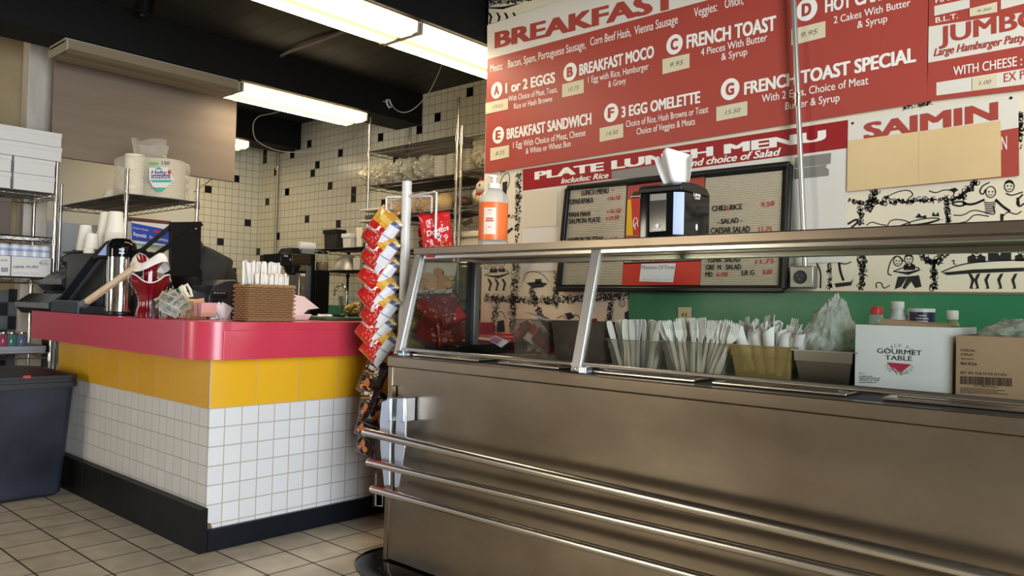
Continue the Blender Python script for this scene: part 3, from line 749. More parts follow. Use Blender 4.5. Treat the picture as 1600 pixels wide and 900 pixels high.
# small red brand sticker under the shelf edge
t = thing('shelf_sticker', 'tiny red sticker under the left end of the guard shelf', 'sticker', P(672, 401, Y=YS0 + 0.03))
b = MB(); b.slab([P(*p, Y=YS0 + 0.034) for p in ((666, 398.5), (679, 398.5), (679, 402.5), (666, 402.5))], (0, -1, 0), 0.001); b.build('sticker', CRIM, t, smooth=0)
tag(bpy.data.objects['shelf_sticker'])

# ------------------------------------------------------------------ things on the guard shelf
p0, p1 = P(752, 380, Y=2.47), P(788, 380, Y=2.47)
cx, rr = (p0.x + p1.x) / 2, (p1.x - p0.x) / 2 / 1.07 * 0.98
zt = P(770, 273, Y=2.47).z
t = thing('sanitizer_bottle', 'clear pump bottle with orange hand sanitizer label on the guard shelf', 'bottle', (cx, 2.47, ZS))
h = zt - ZS
b = MB(); b.lathe([(rr * .96, 0), (rr, .006), (rr, h * .66), (rr * .93, h * .71), (rr * .6, h * .78), (rr * .36, h * .80), (rr * .36, h * .82)], (cx, 2.47, ZS), 28); b.build('bottle_body', clear_mat('bottle_clear', (0.86, 0.86, 0.80), 0.28, 0.05, 0.5), t)
ORG = mat('orange_label', (0.86, 0.17, 0.035), 0.35)
b = MB(); b.lathe([(rr * 1.006, h * .09), (rr * 1.01, h * .095), (rr * 1.01, h * .595), (rr * 1.006, h * .6)], (cx, 2.47, ZS), 28, cap=False); lab = b.build('orange_label', ORG, t)
b = MB(); 
def cyl(cx_, cy_, r, a, z): return Vector((cx_ + r * math.cos(a), cy_ + r * math.sin(a), z))
a0 = math.atan2(-2.47, -cx)                  # towards the front right
def wrap(b, ac, half, z0, z1, r, k=0, c=(cx, 2.47)):
    b.grid(lambda u, v: cyl(c[0], c[1], r, ac - half + 2 * half * u, z0 + (z1 - z0) * v), 9, 2, k)
wrap(b, a0 - 0.25, 0.42, ZS + h * .16, ZS + h * .52, rr * 1.02)
b.build('white_label_panel', mat('pale_label', (0.82, 0.66, 0.56), 0.5), lab, recalc=False)
b = MB()
for k, (z, w) in enumerate(((.48, .18), (.44, .05), (.36, .25), (.33, .3), (.25, .12))): wrap(b, a0 - 0.25, w, ZS + h * z, ZS + h * (z + (.022 if k in (2, 3) else .01)), rr * 1.026)
b.build('label_print', mat('rust_print', (0.5, 0.12, 0.05), 0.5), lab, recalc=False)
b = MB(); b.lathe([(rr * .42, h * .80), (rr * .44, h * .81), (rr * .44, h * .87), (rr * .3, h * .88), (rr * .14, h * .885), (rr * .14, h * .95), (rr * .24, h * .955), (rr * .24, h * .985), (rr * .1, h)], (cx, 2.47, ZS), 20)
b.bar((cx, 2.47, ZS + h * .97), (cx + 0.005, 2.47 - 0.045, ZS + h * .965), 0.012, 0.010); b.build('pump', WHP, t)

yd = 2.41
q0, q1 = P(998, 372, Y=yd), P(1063, 372, Y=yd)
ztop = P(1000, 290, Y=yd).z
x0, x1 = q0.x, q1.x
# find the depth whose far edge shows at the photographed side width
y2 = yd
while P(1108, 340, Y=y2).x > x1 + 0.0 and y2 < 3.0: y2 += 0.005
y2 = min(y2, 2.74)
t = thing('napkin_dispenser', 'glossy black napkin dispenser with a white napkin on the guard shelf', 'napkin dispenser', ((x0 + x1) / 2, (yd + y2) / 2, ZS))
ch = 0.03
b = MB(); b.prism([(x0, yd), (x1 - ch, yd), (x1, yd + ch * 0.8), (x1, y2), (x0, y2)], ZS, ztop - 0.03)
b.build('body', BLKG, t, bevel=0.004)
b = MB(); n = 7
pr = [(yd - 0.006, ztop - 0.03), (yd - 0.006, ztop - 0.012), (yd + 0.012, ztop), ((yd + y2) / 2, ztop + 0.006), (y2 - 0.03, ztop - 0.002), (y2, ztop - 0.03)]
b.add([(x0 - 0.004, y, z) for y, z in pr] + [(x1 + 0.003, y, z) for y, z in pr], [tuple(range(6)), tuple(range(11, 5, -1))] + [(i, (i + 1) % 6, 6 + (i + 1) % 6, 6 + i) for i in range(6)]); b.build('lid', BLKP, t, bevel=0.004)
b = MB(); b.slab([(x1 - ch, yd - 0.0008, ZS + 0.012), (x1 - 0.0005, yd + ch * 0.8 - 0.001, ZS + 0.012), (x1 - 0.0005, yd + ch * 0.8 - 0.001, ztop - 0.034), (x1 - ch, yd - 0.0008, ztop - 0.034)], (0.6, -0.8, 0), 0.001)
b.build('corner_glint', mat('blue_window_glint', (0.10, 0.16, 0.30), 0.12), t, smooth=0)  # painted blue window reflection on the chamfer of the black body
fx = lambda px, py: P(px, py, Y=yd - 0.002)
b = MB(); b.slab([fx(*p) for p in ((1015, 303), (1042, 301), (1041, 361), (1015, 363))], (0, -1, 0), 0.002)
adp = b.build('advert_panel', mat('dark_window', (0.035, 0.033, 0.03), 0.1), t, smooth=0, bevel=0.001)
b = MB(); b.slab([P(*p, Y=yd - 0.005) for p in ((1016, 304), (1041, 302), (1041, 312), (1016, 314))], (0, -1, 0), 0.001); b.build('advert_band', mat('grey_window', (0.20, 0.19, 0.18), 0.2), adp, smooth=0)
b = MB(); c = P(1027, 353, Y=yd - 0.007); disc(b, c, Vector((0.008, 0, 0)), Vector((0, 0, 0.008))); b.slab([P(*p, Y=yd - 0.007) for p in ((1020, 358), (1034, 357.5), (1034, 359), (1020, 359.5))], (0, -1, 0), .0005)
b.build('emblem', mat('silver_print', (0.7, 0.7, 0.7), 0.4), adp, smooth=0, recalc=False)
sx = lambda px, py: P(px, py, X=x1 + 0.001)
b = MB(); write(b, 'DINE', sx(1084, 306.5), sx(1095, 308), sx(1084, 299.5), 0.02); write(b, 'NAPKIN', sx(1086, 311), sx(1093.5, 312), sx(1086, 307.8), 0.02)
disc(b, sx(1088.5, 355), Vector((0, 0.008, 0)), Vector((0, 0, 0.012))); b.build('side_lettering', mat('silver_text', (0.75, 0.75, 0.75), 0.4), t, smooth=0, recalc=False)
# the napkin pulled up through the lid
b = MB()
ym = (yd + y2) / 2 - 0.03
A = [(1036, 282), (1075, 280)]; Bq = [(1021, 247), (1088, 245)]
def nap(u, v):
    zz = ZS + 0.0
    w0, w1 = P(1037, 281, Y=ym).x, P(1077, 279, Y=ym).x
    e0, e1 = P(1022, 246, Y=ym).x, P(1088, 246, Y=ym).x
    zt0 = P(1050, 282, Y=ym).z - 0.012
    zt1 = P(1056, 234, Y=ym).z
    top = zt1 - 0.032 * abs(u - 0.48) * 2 ** 1.0
    if u < 0.12: top += 0.012
    x = (w0 + (w1 - w0) * u) * (1 - v ** 0.8) + (e0 + (e1 - e0) * u) * v ** 0.8
    return Vector((x, ym + 0.022 * math.sin(u * 9 + 0.6) * (0.35 + v) - 0.02 * v, zt0 + (top - zt0) * v))
b.grid(nap, 25, 10); o = b.build('napkin', WHPAP, t, smooth=60)
sm = o.modifiers.new('thick', 'SOLIDIFY'); sm.thickness = 0.001
# ------------------------------------------------------------------ signs on the menu wall
r1 = lambda u, v: (750 + u / 3.719, v / 3.719)
r2 = lambda u, v: (1170 + u / 3.719, v / 3.719)
r3 = lambda u, v: (750 + u / 3.719, 230 + v / 3.719)
r4 = lambda u, v: (1170 + u / 3.719, 230 + v / 3.719)
DEP = [0.0]
def W3(p): return P(p[0], p[1], Y=YM - DEP[0])
def at_depth(d): DEP[0] = d
def panel(name, quad, m, parent=None, t=0.004, d=None, bevel=0):
    if d is not None: at_depth(d)
    b = MB(); b.slab([W3(p) for p in quad], (0, 1, 0), t)
    return b.build(name, m, parent, smooth=0, bevel=bevel)
def lines(name, parent, m, items, bold=0.0, shear=0.0, d=None):
    if d is not None: at_depth(d)
    for s, bl, br, h, *ref in items:
        b = MB()
        L, Rr = W3(bl), W3(br)
        T_ = W3((bl[0], bl[1] - h / 3.719))
        write(b, s, L, Rr, T_, bold, shear, ref[0] if ref else None)
        b.build(name, m, parent, smooth=0, recalc=False)
SIGNRED = mat('sign_red', (0.38, 0.058, 0.042), 0.45)
SIGNRED2 = mat('sign_bright_red', (0.30, 0.012, 0.016), 0.35)
SIGNWH = mat('sign_white', (0.70, 0.66, 0.57), 0.5)
STICK = mat('price_sticker', (0.66, 0.59, 0.40), 0.6)
ENV = mat('manila_paper', (0.70, 0.52, 0.27), 0.6, var=((0.66, 0.48, 0.24), (6, 6, 6), 0.2))
PENC = mat('pencil_mark', (0.13, 0.12, 0.10), 0.6)
PAPERW = mat('white_board_sheet', (0.70, 0.67, 0.60), 0.55)
TAPE = mat('grey_duct_tape', (0.23, 0.215, 0.19), 0.4)
HOLE = mat('screw_head', (0.02, 0.02, 0.02), 0.4)

bs = thing('menu_sign', 'large red breakfast menu sign with white banner and taped prices', 'sign', W3((1100, 150)))
TLp, BLp, BRp = (761.3, 39.8), (757.5, 271), (1447.8, 159.5)
# the two upper corners continue above the frame along the sign's own edges
at_depth(0.02)
w_bl, w_br, w_tl = W3(BLp), W3(BRp), W3(TLp)
htop = 0.0
def sheet(pts, name, m, parent, t=0.004):
    b = MB(); b.slab(pts, (0, 1, 0), t); return b.build(name, m, parent, smooth=0)
ub = W3((761.3, 92.7)); ub2 = W3((1086, 5.4)); slope = (ub2.z - ub.z) / (ub2.x - ub.x)
ur = Vector((w_br.x + 0.0, ub.y, ub.z + slope * (w_br.x - ub.x)))
tt = W3((879, 0)); s2 = (tt.z - w_tl.z) / (tt.x - w_tl.x)
tr_ = Vector((w_br.x + 0.005, w_tl.y, min(w_tl.z + s2 * (w_br.x - w_tl.x), ZC - 0.04)))
sheet([w_bl, w_br, ur, ub], 'red_panel', SIGNRED, bs)
sheet([ub, ur, tr_, w_tl], 'banner', SIGNWH, bs)
D1 = 0.0215
lines('banner_lettering', bs, SIGNRED, [('BREAKFAST', (772.9, 76), (926, 41.7), 94, 'BREAK')], 0.05, 0, D1)
big = [('1 or 2 EGGS', r1(148, 543), r1(437, 480), 60), ('BREAKFAST MOCO', r1(577, 440), r1(1012, 333), 66), ('FRENCH TOAST', r1(1200, 283), (1213, 47), 80),
       ('HOT CAKES', r2(443, 75), r2(597, 40), 78, 'HOT'), ('BREAKFAST SANDWICH', r1(155, 810), r1(648, 722), 62), ('3 EGG OMELETTE', r1(822, 684), r1(1280, 597), 64), ('FRENCH TOAST SPECIAL', r1(1535, 552), r2(972, 358), 74)]
lines('dish_name', bs, WHITE, big, 0.045, 0, D1)
small = [('Meats:', r1(60, 420), r1(133, 402), 45), ('Bacon, Spam, Portuguese Sausage,', r1(163, 395), r1(615, 280), 47), ('Corn Beef Hash,', r1(640, 266), r1(878, 208), 50), ('Vienna Sausage', r1(897, 203), r1(1150, 135), 54),
         ('Veggies:', r1(1243, 100), r1(1378, 63), 56), ('Onion,', r1(1422, 50), r1(1530, 22), 60), ('With Choice of Meat, Toast,', r1(165, 590), r1(450, 535), 34), ('Rice or Hash Browns', r1(197, 634), r1(420, 588), 34),
         ('1 Egg with Rice, Hamburger', r1(628, 483), r1(980, 403), 40), ('& Gravy', r1(745, 508), r1(848, 484), 38), ('4 Pieces With Butter', r1(1283, 325), (1199, 63.5), 44), ('& Syrup', r1(1402, 352), r1(1553, 318), 44),
         ('2 Cakes With Butter', r2(493, 138), r2(940, 34), 44), ('& Syrup', r2(630, 165), r2(805, 126), 44), ('1 Egg With Choice of Meat, Cheese', r1(192, 862), r1(613, 788), 38), ('& White or Wheat Bun', r1(266, 895), r1(527, 850), 36),
         ('Choice of Rice, Hash Browns or Toast', r1(848, 740), r1(1327, 653), 40), ('Choice of Veggies & Meats', r1(910, 783), r1(1250, 723), 40), ('With 2 Eggs, Choice of Meat', r2(75, 595), r2(695, 488), 46), ('Butter & Syrup', r2(212, 638), r2(528, 587), 46)]
lines('dish_description', bs, WHITE, small, 0.012, 0, D1)
cir = [('A', r1(97, 525), 48), ('B', r1(523, 418), 53), ('C', r1(1130, 258), 58), ('D', r2(337, 55), 66), ('E', r1(106, 785), 49), ('F', r1(762, 655), 54), ('G', r1(1453, 518), 63)]
DISC_INK = SIGNRED
for s, c, rv in cir:
    b, b2 = MB(), MB()
    at_depth(D1); q = W3(c); R0 = abs(W3((c[0], c[1] - rv / 3.719)).z - q.z)
    disc(b, q, Vector((R0 * 0.92, 0, 0)), Vector((0, 0, R0)))
    q.y -= 0.001
    write(b2, s, q + Vector((-R0 * .42, 0, -R0 * .55)), q + Vector((R0 * .42, 0, -R0 * .55)), q + Vector((-R0 * .42, 0, R0 * .55)), 0.06)
    k_ = b.build('letter_disc', WHITE, bs, smooth=0, recalc=False); b2.build('disc_letter', SIGNRED, k_, smooth=0, recalc=False)
def price(quad, s, where, order=0):
    at_depth(0.0225)
    k = thing('price_sticker', 'pale taped price slip reading %s %s' % (s, where), 'price sticker', W3(quad[3]), 'price slips taped to the menu signs')
    panel('slip', quad, STICK, k, 0.0008)
    a, bq, c, d = quad
    L = lambda f, g: ((a[0] * (1 - f) + bq[0] * f) * (1 - g) + (d[0] * (1 - f) + c[0] * f) * g, (a[1] * (1 - f) + bq[1] * f) * (1 - g) + (d[1] * (1 - f) + c[1] * f) * g)
    h = abs(d[1] - a[1]) * 3.719
    lines('handwriting', k, PENC, [(s, L(.28, .66), L(.78, .66), h * .32)], 0.0, 0.25, 0.0234)
price([r1(32, 600), r1(163, 570), r1(163, 635), r1(32, 663)], '11.75/12.25', 'under letter A, beside the eggs')
price([r1(477, 490), r1(603, 460), r1(603, 540), r1(477, 567)], '10.75', 'under letter B')
price([r1(1060, 345), r1(1217, 310), r1(1217, 393), r1(1060, 432)], '9.95', 'under letter C, French toast')
price([r2(247, 170), r2(445, 122), r2(445, 215), r2(247, 265)], '9.95', 'under letter D, behind the conduit')
price([r1(60, 862), r1(168, 843), r1(168, 912), r1(60, 935)], '8.25', 'under letter E')
price([r1(695, 745), r1(832, 718), r1(832, 798), r1(695, 825)], '14.50', 'under letter F')
price([r1(1373, 622), r1(1553, 587), r1(1553, 670), r1(1373, 705)], '15.50', 'under letter G')

js = thing('burger_sign', 'red and white jumbo burger menu sign at the upper right', 'sign', W3((1550, 70)))
at_depth(0.018)
e0, e1 = W3((1450.5, 0)), W3((1447.5, 158.5))
sl = (W3((1600, 140.5)).z - e1.z) / (W3((1600, 140.5)).x - e1.x)
xr = W3((1600, 140)).x + 0.35
slt = (W3((1600, 19)).z - W3((1451, 41.7)).z) / (W3((1600, 19)).x - W3((1451, 41.7)).x)
def runx(p, s): return Vector((xr, p.y, p.z + s * (xr - p.x)))
m0, m1 = W3((1451, 41.7)), W3((1450.3, 98))
s98 = (W3((1600, 71.5)).z - m1.z) / (W3((1600, 71.5)).x - m1.x)
sheet([e1, runx(e1, sl), runx(m1, s98), m1], 'red_panel', SIGNRED, js)
sheet([m1, runx(m1, s98), runx(m0, slt), m0], 'banner', SIGNWH, js)
up = m0 + Vector((0, 0, 0.42))
sheet([m0, runx(m0, slt), runx(up, slt), up], 'red_panel', SIGNRED, js)
panel('price_strip', [r2(1090, 480), r2(1640, 392), r2(1640, 485), r2(1090, 555)], SIGNWH, js, 0.001, 0.0193)
panel('price_strip', [r2(1078, 35), r2(1283, -8), r2(1283, 45), r2(1078, 92)], SIGNWH, js, 0.001, 0.0193)
panel('price_strip', [r2(1465, -10), r2(1640, -45), r2(1640, 10), r2(1465, 55)], SIGNWH, js, 0.001, 0.0193)
lines('banner_lettering', js, SIGNRED, [('JUMBO', r2(1105, 255), r2(1440, 193), 100, 'JUM')], 0.03, 0, 0.0195)
lines('banner_script', js, SIGNRED, [('Large Hamburger Patty', r2(1075, 328), r2(1612, 238), 46)], 0.03, 0.3, 0.0195)
lines('dish_lettering', js, WHITE, [('WITH CHEESE :', r2(1188, 440), r2(1588, 378), 56), ('B.L.T.', r2(1085, 133), r2(1217, 106), 32), ('HAMBURGER', r2(1085, 18), r2(1205, -6), 34, 'HAM')], 0.015, 0, 0.0195)
lines('strip_lettering', js, REDP, [('EX PATTY', r2(1482, 478), r2(1605, 456), 54, 'EX P')], 0.01, 0, 0.0205)
at_depth(0.02)
price([r2(1298, 452), r2(1440, 430), r2(1440, 505), r2(1298, 525)], '1.00', 'below the with cheese line')
price([r2(1283, 50), r2(1443, 10), r2(1443, 70), r2(1283, 97)], '9.50', 'beside the B.L.T. line at the top')

ss = thing('saimin_sign', 'white and red saimin sign half covered by manila paper', 'sign', W3((1460, 220)))
at_depth(0.012)
c = [W3(p) for p in (r2(577, 697), r2(1565, 547), r4(1570, 165), r4(570, 258))]
mid = lambda a, bq, f: a + (bq - a) * f
sheet([mid(c[0], c[3], .52), mid(c[1], c[2], .41), c[2], c[3]], 'red_panel', SIGNRED, ss)
sheet([c[0], c[1], mid(c[1], c[2], .41), mid(c[0], c[3], .52)], 'banner', SIGNWH, ss)
lines('banner_lettering', ss, SIGNRED, [('SAIMIN', r2(668, 812), r2(1450, 695), 96)], 0.045, 0, 0.0135)
lines('panel_lettering', ss, WHITE, [('N', r2(1467, 872), r2(1500, 868), 84)], 0.0, 0, 0.0135)
b = MB(); 
for p in (r2(603, 716), r2(1523, 569)): disc(b, W3(p), Vector((.006, 0, 0)), Vector((0, 0, .006)))
b.build('screw_heads', HOLE, ss, smooth=0, recalc=False)
es = tag(panel('manila_paper', [r2(575, 818), r2(1463, 700), r4(1466, 170), r4(570, 258)], ENV, None, 0.001, 0.0165), 'blank manila paper sheet taped over the saimin sign', 'paper')
panel('fold_line', [r2(988, 768), r2(991, 767), r4(988, 222), r4(985, 222)], mat('manila_crease', (0.60, 0.44, 0.22), 0.6), es, 0.0004, 0.0171)

wb = thing('lunch_sign', 'white plate lunch sign board with bright red heading strip', 'sign', W3((1000, 330)))
panel('white_board', [r3(248, 130), r2(575, 697), r4(568, 668), r3(240, 722)], PAPERW, wb, 0.004, 0.008)
panel('heading_strip', [r3(248, 130), r2(575, 697), r4(570, 5), r3(250, 253)], SIGNRED2, wb, 0.001, 0.0095)
lines('heading_lettering', wb, WHITE, [('PLATE LUNCH MENU', r3(317, 190), r2(450, 815), 46)], 0.055, 0, 0.0105)
lines('heading_script', wb, WHITE, [('Includes: Rice', r3(470, 213), r3(748, 178), 33), ('and choice of Salad', r3(1200, 116), r4(188, 46), 42)], 0.03, 0.3, 0.0105)
tp = tag(panel('tape_strip', [r3(765, 140), r3(1060, 97), r3(1060, 165), r3(765, 187)], TAPE, None, 0.0006, 0.0115), 'long grey tape strip over the plate lunch heading', 'tape')
tp = tag(panel('tape_strip', [r4(270, 60), r4(478, 33), r4(475, 95), r4(270, 122)], TAPE, None, 0.0006, 0.0115), 'upper short grey tape piece on the white board behind the conduit', 'tape')
tp = tag(panel('tape_strip', [r4(268, 128), r4(455, 100), r4(445, 115), r4(465, 130), r4(465, 165), r4(268, 185)], TAPE, None, 0.0006, 0.0115), 'lower ragged grey tape piece on the white board behind the conduit', 'tape')
tag(panel('note_sheet', [r3(255, 258), r3(448, 242), r3(448, 450), r3(435, 457), r3(255, 467)], mat('cream_note', (0.66, 0.59, 0.45), 0.6), None, 0.0006, 0.0115), 'blank cream paper sheet left of the letter board', 'paper')

lb = thing('letter_board', 'black framed letter board listing lunch dishes in plastic letters', 'letter board', W3((1055, 360)))
OUT = [r3(510, 237), r4(240, 100), r4(205, 828), r3(455, 825)]
panel('backing', OUT, BLKM, lb, 0.012, 0.028, 0.004)
at_depth(0.045)
b = MB(); qs = [W3(p) for p in OUT]
for i in range(4): b.bar(qs[i], qs[(i + 1) % 4], 0.03, 0.028, up=(0, 1, 0))
b.build('frame', BLKP, lb, bevel=0.008)
RIB = mat('ribbed_cream_felt', (0.66, 0.59, 0.44), 0.7); GROOVE = mat('felt_groove', (0.16, 0.13, 0.09), 0.8)
def ribs(name, quad, n):
    at_depth(0.030); a, bq, c_, d = [W3(p) for p in quad]
    b = MB(); b.slab([a, bq, c_, d], (0, 1, 0), 0.001, 1)
    for i in range(n):
        f0, f1 = (i + 0.12) / n, (i + 0.88) / n
        p = [a.lerp(d, f0), bq.lerp(c_, f0), bq.lerp(c_, f1), a.lerp(d, f1)]
        v = Vector((0, -0.0035, 0))
        m0_, m1_ = (p[0] + p[3]) / 2 + v, (p[1] + p[2]) / 2 + v
        b.add([p[0], p[1], m1_, m0_, p[2], p[3]], [(0, 1, 2, 3), (3, 2, 4, 5)], 0)
    return b.build(name, [RIB, GROOVE], lb, smooth=0, recalc=False)
ribs('ribbed_panel', [r3(522, 252), r3(852, 222), r3(828, 802), r3(470, 800)], 52)
ribs('ribbed_panel', [r3(1312, 178), r4(197, 135), r4(172, 803), r3(1280, 803)], 62)
ribs('ribbed_panel', [r3(845, 545), r3(1300, 525), r3(1284, 655), r3(838, 672)], 12)
panel('picture_panel', [r3(858, 225), r3(1305, 172), r3(1300, 525), r3(845, 545)], SIGNRED, lb, 0.002, 0.032)
panel('scarlet_panel', [r3(833, 680), r3(1284, 662), r3(1276, 800), r3(820, 803)], mat('scarlet_panel', (0.62, 0.045, 0.022), 0.4), lb, 0.002, 0.032)
# soft drink picture: yellow ground and a red cup with white script
panel('yellow_picture', [r3(858, 305), r3(955, 296), r3(950, 512), r3(848, 514)], mat('picture_yellow', (0.75, 0.42, 0.02), 0.4), lb, 0.0006, 0.0335)
at_depth(0.0345); b = MB()
b.slab([W3(p) for p in (r3(877, 290), r3(945, 284), r3(930, 510), r3(890, 512))], (0, 1, 0), 0.0005, 0)
b.slab([W3(p) for p in (r3(874, 286), r3(948, 280), r3(947, 291), r3(875, 297))], (0, 1, 0), 0.001, 1)
b.slab([W3(p) for p in (r3(884, 285), r3(890, 262), r3(915, 255), r3(940, 262), r3(945, 280))], (0, 1, 0), 0.0005, 2)
b.build('cup_picture', [mat('cup_red', (0.50, 0.03, 0.015), 0.4), WHITE, mat('cola_dark', (0.06, 0.02, 0.01), 0.3)], lb, smooth=0)
b = MB(); at_depth(0.036)
for x, y, r in ((903, 440, 11), (908, 462, 8)):
    q = W3(r3(x, y)); R0 = r * 0.0012
    b.tube([q + Vector((R0 * math.cos(i * .5), 0, 2.2 * R0 * math.sin(i * .5))) for i in range(9)], 0.0022, 5)
b.build('cup_script', WHITE, lb)
blk = [('LUNCH MENU', r3(590, 282), r3(748, 268), 32), ('OPAKAPAKA', r3(523, 334), r3(660, 322), 32), ('MAHI MAHI', r3(520, 408), r3(640, 400), 30), ('SALMON PLATE', r3(517, 445), r3(700, 435), 30),
       ('HAMBURGER STEAK', r3(512, 552), r3(720, 544), 26), ('LOCO MOCO', r3(503, 675), r3(637, 669), 26), ('CREAM', r3(877, 665), r3(960, 662), 28), ('CHILI', r3(1350, 373), r3(1428, 367), 33), ('RICE', r3(1452, 366), r3(1525, 360), 33),
       ('- SALAD -', r3(1380, 448), r3(1525, 438), 30), ('CAESAR SALAD', r3(1342, 502), r3(1570, 492), 34), ('TUNA  SALAD', r3(1320, 670), r3(1515, 665), 28), ('GRE  N   SALAD', r3(1312, 713), r3(1518, 710), 30),
       ('MD', r3(1310, 752), r3(1352, 752), 28), ('LR G', r3(1522, 745), r4(33, 742), 30)]
lines('black_lettering', lb, BLACK, blk, 0.03, 0, 0.0355)
redl = [('+', r3(765, 258), r3(782, 257), 16), ('+16.50', r3(737, 312), r3(815, 302), 26), ('+16.50', r3(735, 388), r3(818, 379), 26), ('+19.50', r3(730, 428), r3(808, 418), 26), ('+ 4.75', r3(727, 548), r3(803, 543), 24),
        ('15.95', r3(712, 668), r3(795, 665), 28), ('$ 2.25', r3(985, 663), r3(1075, 658), 28), ('&', r3(1430, 367), r3(1448, 366), 28), ('9.50', r4(72, 347), r4(150, 338), 27), ('11.75', r4(58, 491), r4(135, 491), 32), ('11.75', r4(40, 680), r4(147, 672), 28),
        ('6-00', r3(1375, 752), r3(1440, 750), 27), ('8.00', r4(82, 740), r4(137, 735), 28)]
lines('red_lettering', lb, mat('letter_red', (0.50, 0.02, 0.02), 0.4), redl, 0.02, 0, 0.0355)
nt_ = thing('notice_card', 'white notice reading minimum of three on the red panel', 'notice', W3(r3(1030, 740)))
panel('card', [r3(937, 678), r3(1137, 675), r3(1122, 785), r3(925, 780)], WHPAP, nt_, 0.0006, 0.0345)
lines('lettering', nt_, GREYP, [('Minimum Of Three', r3(938, 710), r3(1130, 708), 24)], 0.0, 0.25, 0.0355)
at_depth(0.0355); b = MB()
rg = random.Random(5)
for i in range(16):      # a row of small japanese characters as pen strokes
    x = 940 + i * 11.2
    for s in range(4):
        p = W3(r3(x + rg.uniform(0, 7), 765 + rg.uniform(0, 10))); q = p + Vector((rg.uniform(-.004, .004), 0, rg.uniform(-.004, .004)))
        b.bar(p, q, 0.0008, 0.0004, up=(0, 1, 0))
b.build('small_print', GREYP, nt_, smooth=0)

# conduit, outlet box, wall plate
cb_ = thing('outlet_box', 'grey metal outlet box on the wall above the green board', 'outlet box', P(1255, 432, Y=YM))
b = MB(); q0, q1 = P(1233, 450, Y=YM - 0.06), P(1271, 415, Y=YM - 0.06)
b.box(q0.x, q1.x, YM - 0.06, YM - 0.001, q0.z, q1.z); b.build('box', mat('galvanised_box', (0.36, 0.34, 0.31), 0.4, 0.7), cb_, bevel=0.006)
q = P(1250, 433, Y=YM - 0.062); b = MB(); b.lathe([(0.0, 0.006), (0.028, 0.006), (0.031, 0)], q, 24, axis=(0, -1, 0)); sk = b.build('socket', BLKP, cb_)
b = MB(); 
for dx in (-0.010, 0.010): b.box(q.x + dx - .002, q.x + dx + .002, q.y - 0.0075, q.y - 0.006, q.z + 0.002, q.z + 0.014)
b.lathe([(0, .001), (.004, .001), (.004, 0)], q + Vector((0, -.0062, -.01)), 10, axis=(0, -1, 0)); b.build('socket_slots', mat('slot_grey', (0.15, 0.15, 0.15), 0.4), sk)
cd = thing('conduit', 'thin grey steel conduit running from the outlet box to the ceiling', 'conduit', P(1258, 415, Y=YM - 0.075))
a, bq = P(1258, 416, Y=YM - 0.075), P(1240, 0, Y=YM - 0.075); top = a + (bq - a) * ((ZC - 0.01 - a.z) / (bq.z - a.z))
b = MB(); b.tube([a, top], 0.0125, 12); b.build('pipe', mat('galvanised_pipe', (0.50, 0.49, 0.47), 0.35, 0.8), cd)
b = MB(); c0 = a + (bq - a) * 0.62; b.tube([c0 - Vector((0, 0, .03)), c0 + Vector((0, 0, .03))], 0.016, 12); b.build('coupling', STEELS, cd)
wp = thing('wall_outlet', 'cream wall outlet plate on the green board behind the forks', 'outlet', P(1069, 490, Y=YM - 0.02))
b = MB(); b.slab([P(*p, Y=YM - 0.019) for p in ((1059, 480), (1080, 480), (1080, 510), (1059, 510))], (0, 1, 0), 0.006); b.build('plate', mat('ivory_plate', (0.62, 0.52, 0.30), 0.4), wp, bevel=0.002)
b = MB()
for px in (1066, 1071): b.slab([P(*p, Y=YM - 0.0205) for p in ((px, 489), (px + 1.6, 489), (px + 1.6, 495), (px, 495))], (0, 1, 0), 0.001)
b.build('outlet_slots', BLACK, wp, smooth=0)
# ------------------------------------------------------------------ things on the steam table
ZB = ZT + 0.0165
def rot(a, ax): return Matrix.Rotation(a, 4, ax)
def xf(loc, rx=0, ry=0, rz=0, s=1): return Matrix.Translation(loc) @ rot(rz, 'Z') @ rot(ry, 'Y') @ rot(rx, 'X') @ Matrix.Scale(s, 4)

# prototypes of plastic cutlery, 17 cm long, built standing on their handle end
def blade_outline(kind):
    if kind == 'knife':
        r = [(0, .0055), (.02, .0065), (.08, .0055), (.09, .0075), (.12, .009), (.15, .0085), (.163, .006), (.168, .001)]
        return [(-w, z) for z, w in r] + [(w, z) for z, w in reversed(r)]
    r = [(0, .006), (.02, .0065), (.09, .0045), (.11, .0055), (.12, .011), (.128, .0125), (.135, .0125)]
    L = [(-w, z) for z, w in r]
    tines = []
    for i in range(4):
        x0 = -.0125 + i * .0068
        tines += [(x0, .165), (x0 + .002, .17), (x0 + .0042, .165), (x0 + .0046, .14)] if i < 3 else [(x0, .165), (x0 + .002, .17), (x0 + .0046, .165)]
        if i < 3: tines += [(x0 + .0066, .14)]
    return L + tines + [(w, z) for z, w in reversed(r)]
def cutlery_mesh(kind):
    o = blade_outline(kind)
    b = MB()
    def bend(z): return (0.006 * math.sin((z - .1) / .07 * math.pi) if z > .1 and kind == 'fork' else 0)
    pts = [Vector((x, bend(z), z)) for x, z in o]
    b.slab(pts, (0, 1, 0), 0.0016)
    ob = b.build(kind + '_mesh', CUTW, None, smooth=0)
    me = ob.data; bpy.data.objects.remove(ob)
    bm = bmesh.new(); bm.from_mesh(me); bmesh.ops.triangulate(bm, faces=[f for f in bm.faces if len(f.verts) > 4]); bm.to_mesh(me); bm.free()
    return me
CUTW = mat('cutlery_white', (0.88, 0.86, 0.80), 0.3)
KN, FK = cutlery_mesh('knife'), cutlery_mesh('fork')
